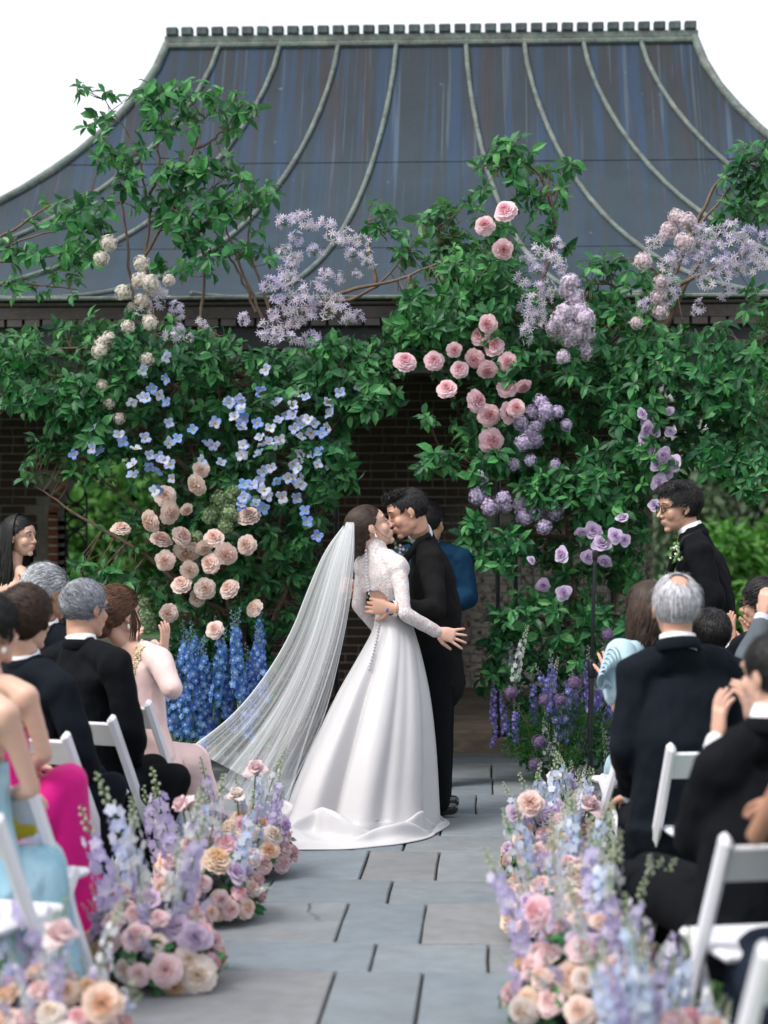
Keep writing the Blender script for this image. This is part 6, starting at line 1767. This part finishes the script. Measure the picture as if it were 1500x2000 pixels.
# ================= right half
RA = Plant('flower_arch', 'right half of the flower-covered arch, with pink roses, lilac and lavender roses', 'flower arch', (at(1120, YA), YA, 0), seed=5)
for b in ([(1110, 1480, YA + .1), (1130, 1250, YA), (1100, 1000, YA), (1080, 800, YA), (1040, 650, YA), (1000, 480, YA)], [(1150, 1480, YA + .1), (1200, 1200, YA), (1230, 950, YA), (1260, 750, YA), (1290, 600, YA)], [(1080, 800, YA), (980, 700, YA - .1), (880, 650, YA - .1), (800, 640, YA - .1)],
          [(1230, 900, YA), (1330, 800, YA - .1), (1420, 700, YA - .1), (1520, 640, YA)], [(1230, 950, YA), (1340, 880, YA - .1), (1440, 850, YA - .1), (1520, 800, YA)], [(1080, 850, YA), (960, 840, YA - .1), (880, 900, YA - .2)], [(1100, 1050, YA), (1020, 1040, YA - .2), (940, 1040, YA - .2), (910, 1010, YA - .2)],
          [(1130, 1250, YA), (1060, 1210, YA - .2), (985, 1240, YA - .2), (945, 1320, YA - .2)], [(1040, 650, YA), (900, 520, YA - .1), (850, 450, YA - .1)], [(560, 640, YA - .2), (660, 575, YA - .2), (760, 550, YA - .2), (880, 510, YA - .2), (980, 515, YA - .1)], [(600, 600, YA - .1), (720, 570, YA - .1), (800, 490, YA - .1)],
          [(735, 555, YA - .1), (722, 490, YA - .1), (720, 430, YA - .1)], [(1040, 600, YA), (1080, 480, YA), (1090, 370, YA), (1105, 320, YA)], [(1085, 440, YA), (1060, 350, YA), (1000, 300, YA)], [(1085, 420, YA), (1075, 380, YA), (1070, 330, YA)], [(1300, 640, YA), (1330, 500, YA - .1), (1400, 400, YA - .1), (1460, 320, YA)], [(1300, 640, YA), (1360, 520, YA - .1), (1430, 430, YA - .1), (1500, 400, YA)],
          [(1330, 500, YA), (1400, 360, YA), (1450, 340, YA)], [(1300, 600, YA), (1290, 540, YA), (1240, 505, YA)], [(1210, 620, YA), (1200, 560, YA), (1150, 555, YA)], [(1390, 800, YA), (1440, 930, YA - .1), (1500, 935, YA - .1)], [(1320, 560, YA - .2), (1400, 520, YA - .3), (1480, 480, YA - .3)]):
    RA.branch(b, .016, .004)
dense = [(780, 580), (850, 480), (930, 450), (1010, 480), (1060, 570), (1170, 560), (1260, 590), (1340, 640), (1520, 620), (1520, 900), (1370, 880), (1330, 950), (1270, 960), (1240, 1000), (1050, 960), (960, 900), (880, 880), (880, 800), (840, 740), (775, 680)]
for (x, y, Y) in sample_poly(dense, 880, YA - .42, YA + .45, RA.R): RA.sprig(P(x, y, Y), RA.R.uniform(.070, .105))
for (x, y, Y) in sample_poly([(1000, 900), (1255, 940), (1265, 1120), (1200, 1180), (1190, 1300), (1050, 1330), (1060, 1150), (1010, 1060)], 330, YA - .3, YA + .45, RA.R): RA.sprig(P(x, y, Y), RA.R.uniform(.065, .09))
blobs(RA, [(945, 1050, 50, 40, 22), (1000, 1080, 50, 40, 18), (960, 890, 50, 60, 20), (850, 900, 46, 22, 12), (830, 820, 20, 20, 3), (1000, 1230, 50, 40, 22), (960, 1320, 30, 30, 10), (1040, 1180, 60, 30, 16), (1480, 900, 40, 40, 18), (1430, 925, 60, 12, 8), (1470, 955, 30, 20, 5), (1400, 880, 60, 30, 26), (1100, 950, 90, 40, 34), (1220, 910, 90, 40, 34), (1180, 1010, 60, 50, 20),
           (850, 620, 70, 60, 40), (960, 560, 60, 60, 30), (1000, 690, 60, 60, 26), (1180, 700, 90, 60, 50), (1300, 760, 90, 70, 60), (1420, 740, 80, 80, 60), (1230, 820, 60, 60, 24), (1150, 1240, 60, 60, 24), (1240, 1180, 30, 60, 14)], .088, YA - .62, YA - .35)
blobs(RA, [(740, 395, 18, 8, 3), (760, 415, 22, 10, 4), (728, 440, 16, 14, 4), (760, 450, 16, 10, 4), (798, 452, 12, 8, 2), (775, 500, 18, 22, 7), (800, 480, 14, 12, 3), (1000, 300, 46, 26, 22), (955, 320, 26, 24, 10), (1020, 345, 36, 26, 12), (1105, 318, 22, 14, 6), (1065, 335, 16, 22, 5), (1030, 395, 40, 20, 10), (1095, 375, 22, 16, 6), (1070, 395, 22, 16, 6), (940, 375, 22, 14, 5), (925, 395, 16, 14, 4), (870, 420, 40, 26, 18), (850, 450, 46, 30, 18), (890, 470, 60, 34, 30), (960, 440, 40, 30, 12), (920, 520, 80, 30, 34), (1050, 450, 36, 24, 12), (1110, 485, 14, 14, 3),
           (1452, 285, 16, 20, 6), (1470, 320, 34, 26, 16), (1480, 370, 30, 30, 16), (1430, 350, 40, 22, 12), (1410, 400, 40, 30, 14), (1470, 420, 34, 30, 16), (1400, 440, 24, 20, 6), (1500, 330, 24, 60, 14), (1175, 505, 34, 16, 9), (1205, 520, 26, 16, 7), (1160, 530, 30, 22, 8), (1250, 540, 36, 30, 14), (1480, 590, 40, 30, 18), (1300, 560, 30, 30, 10)],
      .096, YA - .2, YA + .15, 5, .66)
place(RA, [(988, 413, 1.05), (947, 441), (982, 487, 1.0), (953, 633), (938, 657), (965, 677), (791, 707, 1.05), (848, 705), (928, 700), (898, 722, .95), (952, 722), (873, 760), (887, 683, .7), (990, 757, 1.1), (992, 707, .9), (1021, 754, .9), (930, 784, 1.1), (955, 811, 1.05), (993, 806, 1.1), (1008, 797, .9), (960, 861, 1.2)], PINKR, 'pink_rose', .058, YA - .66, YA - .52)
place(RA, [(1280, 477), (1309, 507), (1322, 512), (1350, 448), (1372, 455), (1383, 463), (1423, 448, 1.1), (1463, 455), (1493, 466), (1364, 485), (1390, 485), (1427, 477, 1.1), (1445, 470), (1471, 485), (1412, 503), (1441, 507, 1.1), (1482, 507), (1372, 503), (1368, 532), (1383, 554), (1393, 545), (1416, 536), (1427, 529), (1416, 569), (1441, 525), (1489, 521), (1313, 558), (1311, 576), (1368, 602), (1254, 595), (1400, 515), (1455, 495), (1465, 525), (1300, 520), (1335, 505),
 (1089, 477, .8), (1078, 507), (1097, 525), (1053, 496), (1049, 532, 1.1), (1027, 510, .8), (1020, 551), (1053, 565), (1042, 587, 1.1), (1031, 609, 1.1), (1060, 620), (1049, 628), (1027, 653), (1082, 650), (1065, 590), (1070, 560), (1038, 625)], STAR, 'star_flower_cluster', .060, YA - .64, YA - .46, (0, -.8, .5), .4)
place(RA, [(1113, 551), (1108, 568), (1122, 580), (1104, 609), (1133, 606), (1144, 622, 1.1), (1126, 650), (1112, 640), (1146, 652, 1.1), (1148, 686), (1138, 672), (1100, 697, .8), (1115, 664), (1092, 625), (1080, 640, .8)], LILPK, 'pale_lilac_head', .058, YA - .66, YA - .5)
place(RA, [(1322, 424, 1.0), (1341, 432, 1.0), (1306, 450), (1337, 474, 1.15), (1256, 510), (1291, 551, .9), (1287, 580), (1291, 609, .9), (1243, 631, .8), (1296, 460, .6)], SNOWP, 'pink_snowball', .058, YA - .62, YA - .5)
place(RA, [(1056, 785), (1041, 803), (1067, 804), (1090, 804, .8), (1017, 826), (1032, 847), (1045, 860), (1023, 865), (1036, 899, .8), (1004, 908, .7), (939, 936), (934, 969, 1.1), (958, 990, 1.1), (984, 973), (1017, 985), (1023, 1008), (1045, 1001), (1072, 984, 1.1), (1084, 999, 1.1), (1062, 1029, .9), (1084, 908, .8), (1106, 830, .8), (1050, 830, .9), (988, 990, .8)], LILAC, 'lilac_head', .054, YA - .6, YA - .46)
place(RA, [(1266, 821), (1253, 808, .8), (1275, 841), (1259, 860), (1309, 843, .8), (1307, 804, .7), (1275, 882), (1295, 888, 1.1), (1316, 904, 1.1), (1283, 908, .8), (1303, 923), (1288, 943, 1.1), (1216, 1012), (1158, 1036, 1.1), (1136, 1038, .9), (1202, 1047, 1.05), (1175, 1062, 1.1), (1220, 1055, .9), (1097, 1083, 1.05), (1147, 1088), (1181, 1096, 1.0), (1038, 1094, .6), (1101, 1157, 1.1), (1060, 1142), (1277, 986, .8), (1262, 838)], LAVR, 'lavender_rose', .049, YA - .66, YA - .52)
blobs(RA, [(805, 640, 50, 40, 22), (790, 700, 30, 40, 8)], .085, YA - .4, YA - .1)
RA.finish()

# ================= delphiniums at the foot of the left half
def spires(pl, L, meshes, name, Y, hs=1.0, lean=.10):
    for (x, ytop, ybot) in L:
        YY = pl.R.uniform(*Y); a, b = np.array(P(x + pl.R.uniform(-24, 24), ybot + 10, YY)), np.array(P(x + pl.R.uniform(-6, 6), ytop, YY - .08)); d = b - a; L_ = np.linalg.norm(d)
        m = pl.R.choice(meshes); H = max(v.co.z for v in m.vertices)
        link(name, m, pl.root, mat=Matrix.Translation(Vector(a) - Vector(pl.o)) @ frame_of(Vector(d), pl.R.uniform(0, 6)).to_4x4() @ Matrix.Scale(L_ / H, 4))
DL = Plant('delphinium_planting', 'mass of bright blue delphiniums at the foot of the left half of the arch', 'flowers', (at(430, YA - .5), YA - .5, 0), seed=12)
LL = []
for x in range(338, 530, 15):
    t = DL.R.uniform(1205, 1330) if x < 430 else DL.R.uniform(1180, 1300); LL.append((x, t, t + DL.R.uniform(150, 200)))
LL += [(350, 1215, 1380), (365, 1225, 1400), (380, 1210, 1420), (395, 1235, 1440), (372, 1300, 1470), (392, 1320, 1480), (350, 1300, 1450), (455, 1195, 1330), (500, 1185, 1300), (515, 1220, 1380), (440, 1290, 1440), (470, 1300, 1460), (410, 1280, 1440), (425, 1250, 1420), (485, 1250, 1420)]
spires(DL, LL, DBLUE, 'blue_delphinium', (YA - .65, YA - .35))
for (x, y, Y) in sample_poly([(330, 1220), (540, 1200), (540, 1470), (330, 1460)], 140, YA - .4, YA - .1, DL.R): DL.sprig(P(x, y, Y), .07, 6, twig=False)
DL.finish(150, weights=(.7, .25, .05))

# ================= alliums and purple delphiniums at the foot of the right half
DR = Plant('border_planting', 'purple delphiniums and round alliums over ferny green below the right half of the arch', 'flowers', (at(1100, YA - .5), YA - .5, 0), seed=14)
spires(DR, [(1150, 1262, 1400), (1160, 1255, 1390), (1140, 1275, 1400), (1128, 1285, 1440), (1175, 1290, 1450), (1122, 1330, 1450), (1135, 1350, 1470), (1180, 1350, 1460), (1195, 1400, 1500), (1060, 1290, 1400), (1085, 1270, 1420), (1078, 1255, 1380), (958, 1325, 1420), (985, 1345, 1440), (1010, 1370, 1450), (965, 1400, 1460), (1020, 1375, 1450), (1110, 1300, 1460), (1050, 1310, 1420), (1190, 1340, 1440), (1150, 1330, 1480), (1200, 1440, 1520), (1165, 1400, 1500)], DPURP, 'purple_delphinium', (YA - .65, YA - .3))
spires(DR, [(1000, 1215, 1330), (1015, 1245, 1360), (1028, 1225, 1340), (1072, 1375, 1480), (1090, 1380, 1490), (1080, 1280, 1400), (1180, 1405, 1510), (1170, 1420, 1530)], DWHIT, 'white_delphinium', (YA - .65, YA - .4))
place(DR, [(998, 1353), (1063, 1367, 1.0), (1095, 1368), (1122, 1335, 1.15), (1172, 1318), (1187, 1240, .9), (1054, 1450, 1.05), (1045, 1493, 1.0)], ALL, 'allium_head', .045, YA - .78, YA - .68)
for (x, y) in [(998, 1353), (1063, 1367), (1095, 1368), (1122, 1335), (1172, 1318), (1187, 1240), (1054, 1450), (1045, 1493)]:
    g = Geo(); a = P(x, y, YA - .72); b = P(1090 + (x - 1090) * .35, 1500, YA - .5); tube(g, spline([a, (a + b) / 2 + np.array((0, 0, .03)), b], 5), [.0035] * 11, seg=5); obj('stem', g, STEM, DR.root, DR.o)
for (x, y, Y) in sample_poly([(990, 1240), (1200, 1230), (1215, 1500), (1010, 1510), (990, 1420)], 190, YA - .5, YA - .1, DR.R): DR.sprig(P(x, y, Y), .065, 6, twig=False)
for (x, y, Y) in sample_poly([(960, 1230), (1040, 1220), (1050, 1300), (960, 1350)], 24, YA - .6, YA - .4, DR.R): DR.sprig(P(x, y, Y), .075, 6, twig=False)
DR.finish(150, weights=(.6, .32, .08))
# ferny green mound
FERN = leaf_mat('fern_frond', (.02, .12, .02), (.04, .15, .03), .6)
g = Geo(); n = 3800; c = np.array(P(1105, 1480, YA - .55)); u = rnd_unit(n); u[:, 2] = np.abs(u[:, 2]); p = c + u * rng.uniform(.6, 1, n)[:, None] * np.array([.38, .28, .36]); p[:, 2] = np.maximum(p[:, 2] , .02)
leaves_geo(g, p, u + rnd_unit(n) * .7, rnd_unit(n), rng.uniform(.02, .035, n), width=.22); obj('fern_foliage', g, FERN, DR.root, DR.o, smooth=False, kind='stuff')

# ================= black speaker pole in front of the right planting
pr = P(1152, 1500, 12.2); pt = P(1162, 1085, 12.2)
pole = thing('pole_stand', 'slim black pole stand in front of the flowers at right', 'stand', (pr.x, pr.y, 0))
PO2 = (pr.x, pr.y, 0)
g = Geo(); tube(g, [(pr.x, pr.y, .02), (pr.x + .01, pr.y, .72)], [.017, .017], seg=12); obj('lower_tube', g, IRON, pole, PO2)
g = Geo(); tube(g, [(pr.x + .01, pr.y, .70), (pt.x, pr.y, pt.z)], [.011, .011], seg=10); tube(g, [(pt.x, pr.y, pt.z - .02), (pt.x, pr.y, pt.z + .02)], [.016, .016], seg=10); obj('upper_tube', g, IRON, pole, PO2)
g = Geo(); tube(g, [(pr.x + .01, pr.y, .68), (pr.x + .01, pr.y, .76)], [.023, .023], seg=12); tube(g, [(pr.x + .02, pr.y - .01, .72), (pr.x + .055, pr.y - .02, .72)], [.009, .012], seg=8); obj('clamp', g, IRON, pole, PO2)
for k in range(3):
    a = k * 2.094 + .5; g = Geo(); tube(g, [(pr.x, pr.y, .10), (pr.x + .28 * math.cos(a), pr.y + .28 * math.sin(a), .012)], [.009, .009], seg=8); obj('leg', g, IRON, pole, PO2)

# ================= aisle arrangements
def arrangement(label, px, py, Y, w, d, h, nr, ns, seed, lean=0.0, hero=(), tall=.34):
    """low dish of roses and spires standing at the aisle edge; px, py its foot in the picture"""
    b = P(px, py, Y); base = (b.x, Y, 0.0)
    A = Plant('floral_arrangement', label, 'flower arrangement', base, 'aisle flower arrangements', seed=seed); R = A.R
    g = Geo(); tube(g, [(b.x, Y, .01), (b.x, Y, .07)], [(w * .42, d * .42), (w * .5, d * .5)], side=(1, 0, 0), seg=20); obj('dish', g, IRON, A.root, A.o)
    g = Geo(); n = 60
    def surf(az, el, k=1.0): return np.array([b.x + w * k * math.cos(el) * math.cos(az) + lean * math.sin(el) * .5, Y + d * k * math.cos(el) * math.sin(az), .07 + (h * .62) * math.sin(el) * k])
    done = []
    nr = int(nr * 1.35); sets = [(BLUSH, 'blush_rose', 7, .042), (PEACH, 'peach_rose', 2.5, .043), (CREAM, 'cream_rose', 4, .046), (APRI, 'apricot_rose', 2.2, .050), (MAUV, 'lavender_rose', 3, .045), (PINKR, 'pink_rose', 1.6, .042)]
    tries = 0
    while len(done) < nr and tries < 4000:
        tries += 1
        az = R.uniform(-PI, PI) if R.random() < .35 else R.uniform(-PI, 0); el = math.asin(R.uniform(.0, 1.0)); p = surf(az, el, R.uniform(.92, 1.05))
        ms, nm_, _, r = R.choices(sets, [q[2] for q in sets])[0]; r = r * R.uniform(.8, 1.3)
        if any(np.linalg.norm(p - q) < (r + r2) * .80 for q, r2 in done): continue
        done.append((p, r)); f = p - np.array([b.x, Y, .05]); f = f / np.linalg.norm(f) + np.array([0, -.15, .15])
        A.bloom(ms, nm_, p, r, f, .18)
    for k in range(int(ns * .8)):
        x = R.gauss(0, .5) * w; y = R.uniform(-.8, .8) * d; p0 = np.array([b.x + x * .6, Y + y * .6, h * .25]); ln = R.uniform(.75, 1.15)
        out = np.array([x / w * .38 + lean * .8 + R.gauss(0, .10), y / d * .25, 1.0]); out /= np.linalg.norm(out)
        ms, nm_ = R.choices([(DPALE, 'pale_blue_delphinium'), (DLAV, 'lavender_delphinium'), (DWHIT, 'white_delphinium')], [4, 3.4, 2.4])[0]; m = R.choice(ms)
        H = (h * .62 + tall * .85 * ln) * R.uniform(.72, 1.05)
        link(nm_, m, A.root, mat=Matrix.Translation(Vector(p0) - Vector(A.o)) @ frame_of(Vector(out), R.uniform(0, 6)).to_4x4() @ Matrix.Scale(H / .48, 4))
    # short flower spikes between the roses
    for k in range(int(nr * .5)):
        az = R.uniform(-PI, 0) if R.random() < .75 else R.uniform(0, PI); el = math.asin(R.uniform(.1, 1)); p = surf(az, el, .80); f = p - np.array([b.x, Y, 0.0]); f /= np.linalg.norm(f)
        ms, nm_ = R.choice([(DPALE, 'pale_blue_delphinium'), (DLAV, 'lavender_delphinium'), (DLAV, 'lavender_delphinium'), (DWHIT, 'white_delphinium')]); m = R.choice(ms)
        link(nm_, m, A.root, mat=Matrix.Translation(Vector(p - f * .06) - Vector(A.o)) @ frame_of(Vector(f) + Vector((R.gauss(0, .3), R.gauss(0, .3), .35)), R.uniform(0, 6)).to_4x4() @ Matrix.Scale(R.uniform(.36, .56), 4))
    for (hx, hy, hr, ms, nm_, face) in hero:
        p = P(hx, hy, Y - d * .7); A.bloom(ms, nm_, p, hr, face, .1)
        g = Geo(); q = np.array((b.x + (p.x - b.x) * .3, Y, .12)); tube(g, spline([p, (p + q) / 2 + np.array((.0, .0, -.02)), q], 5), [.0035] * 11, seg=5); obj('stem', g, STEM, A.root, A.o)
    for k in range(int(70 * w / .2)):
        az = R.uniform(-PI, PI); el = R.uniform(-.05, 1.2) if k % 2 else R.uniform(-.1, .25); p = surf(az, el, R.uniform(.72, 1.05)); A.sprig(p, R.uniform(.04, .062), 6, up=(p - np.array([b.x, Y, 0])) * 2 + np.array([0, -.3, -.1]), twig=False)
    A.finish(90, weights=(.3, .45, .25))
    return A
arrangement('blush and blue flower arrangement beside the bride\'s train', 478, 1715, 9.25, .21, .20, .34, 26, 9, 51, tall=.32,
            hero=((500, 1500, .052, CUPR, 'open_pink_rose', (.1, -.6, .9)), (462, 1552, .050, CUPL, 'open_cream_rose', (-.2, -.5, .8)), (556, 1612, .042, LAVR, 'lavender_rose', (.8, -.5, .2)), (525, 1660, .046, APRI, 'apricot_rose', (.3, -1, .2)), (475, 1612, .042, PINKR, 'pink_rose', (-.1, -1, .3))))
arrangement('apricot and white rose arrangement, second from the couple on the left of the aisle', 400, 1800, 8.25, .22, .24, .42, 34, 9, 52, tall=.40, hero=((355, 1572, .05, CUPR, 'open_pink_rose', (-.6, -.5, .5)), (430, 1770, .055, APRI, 'apricot_rose', (.3, -1, .2)), (335, 1690, .055, CUPR, 'open_pink_rose', (0, -.6, .8))))
arrangement('big mauve and blush rose arrangement, third on the left of the aisle', 308, 1925, 7.15, .22, .24, .40, 42, 8, 53, lean=-.10, tall=.52, hero=((382, 1830, .058, MAUV, 'lavender_rose', (.1, -1, .1)), (385, 1905, .062, CREAM, 'cream_rose', (.2, -1, .1)), (345, 1925, .05, APRI, 'apricot_rose', (0, -1, 0))))
arrangement('blurred flower arrangement in the bottom left corner, nearest on the left', 110, 2110, 6.0, .21, .20, .34, 26, 10, 54, lean=-.05, tall=.42, hero=((118, 1822, .055, CUPR, 'open_pink_rose', (.1, -.5, .9)), (200, 1960, .055, APRI, 'apricot_rose', (.1, -1, .2))))
arrangement('white and pale blue flower arrangement farthest on the right of the aisle, before the ferns', 1125, 1610, 10.6, .14, .14, .22, 10, 9, 55, tall=.28, hero=((1082, 1520, .050, CUPL, 'open_cream_rose', (-.2, -.6, .7)),))
arrangement('arrangement with a tall open pink rose, second from the far end on the aisle\'s right', 1080, 1715, 9.25, .22, .20, .36, 32, 10, 56, lean=.05, tall=.26, hero=((1152, 1572, .062, CUPR, 'open_pink_rose', (.2, -.4, .9)), (1036, 1570, .056, PEACH, 'peach_rose', (-.1, -1, .3)), (1008, 1590, .048, MAUV, 'lavender_rose', (-.4, -1, .1)), (1062, 1655, .058, CUPL, 'open_cream_rose', (-.1, -.8, .5))))
arrangement('flower arrangement full of pink roses, third on the right of the aisle', 1105, 1835, 7.95, .23, .24, .40, 38, 11, 57, lean=.03, tall=.28, hero=((1165, 1720, .055, CUPR, 'open_pink_rose', (.1, -.6, .7)),))
arrangement('large blurred flower arrangement with an apricot rose, fourth on the right of the aisle', 1150, 2010, 6.6, .24, .24, .44, 40, 18, 58, lean=.06, tall=.36, hero=((1125, 1912, .062, APRI, 'apricot_rose', (-.1, -1, .4)), (1180, 1945, .05, LAVR, 'lavender_rose', (.2, -1, .2)), (1050, 1780, .05, PINKR, 'pink_rose', (-.6, -.8, .2)), (1022, 1975, .045, CREAM, 'cream_rose', (-.4, -1, 0))))
arrangement('blurred flower arrangement with pale spires at the bottom right, nearest on the right', 1290, 2190, 5.6, .20, .18, .34, 22, 12, 59, lean=.12, tall=.34)

# ================= loose grass
xl_, xr_ = AX0 - .03, AX1 + .03
grass('grass', [(-3.2, xl_, 6.0, 12.2), (xr_, 2.3, 6.0, 12.2)], 3200, 'short green grass under the guests\' chairs')
bpy.data.scenes.remove(_tmp)
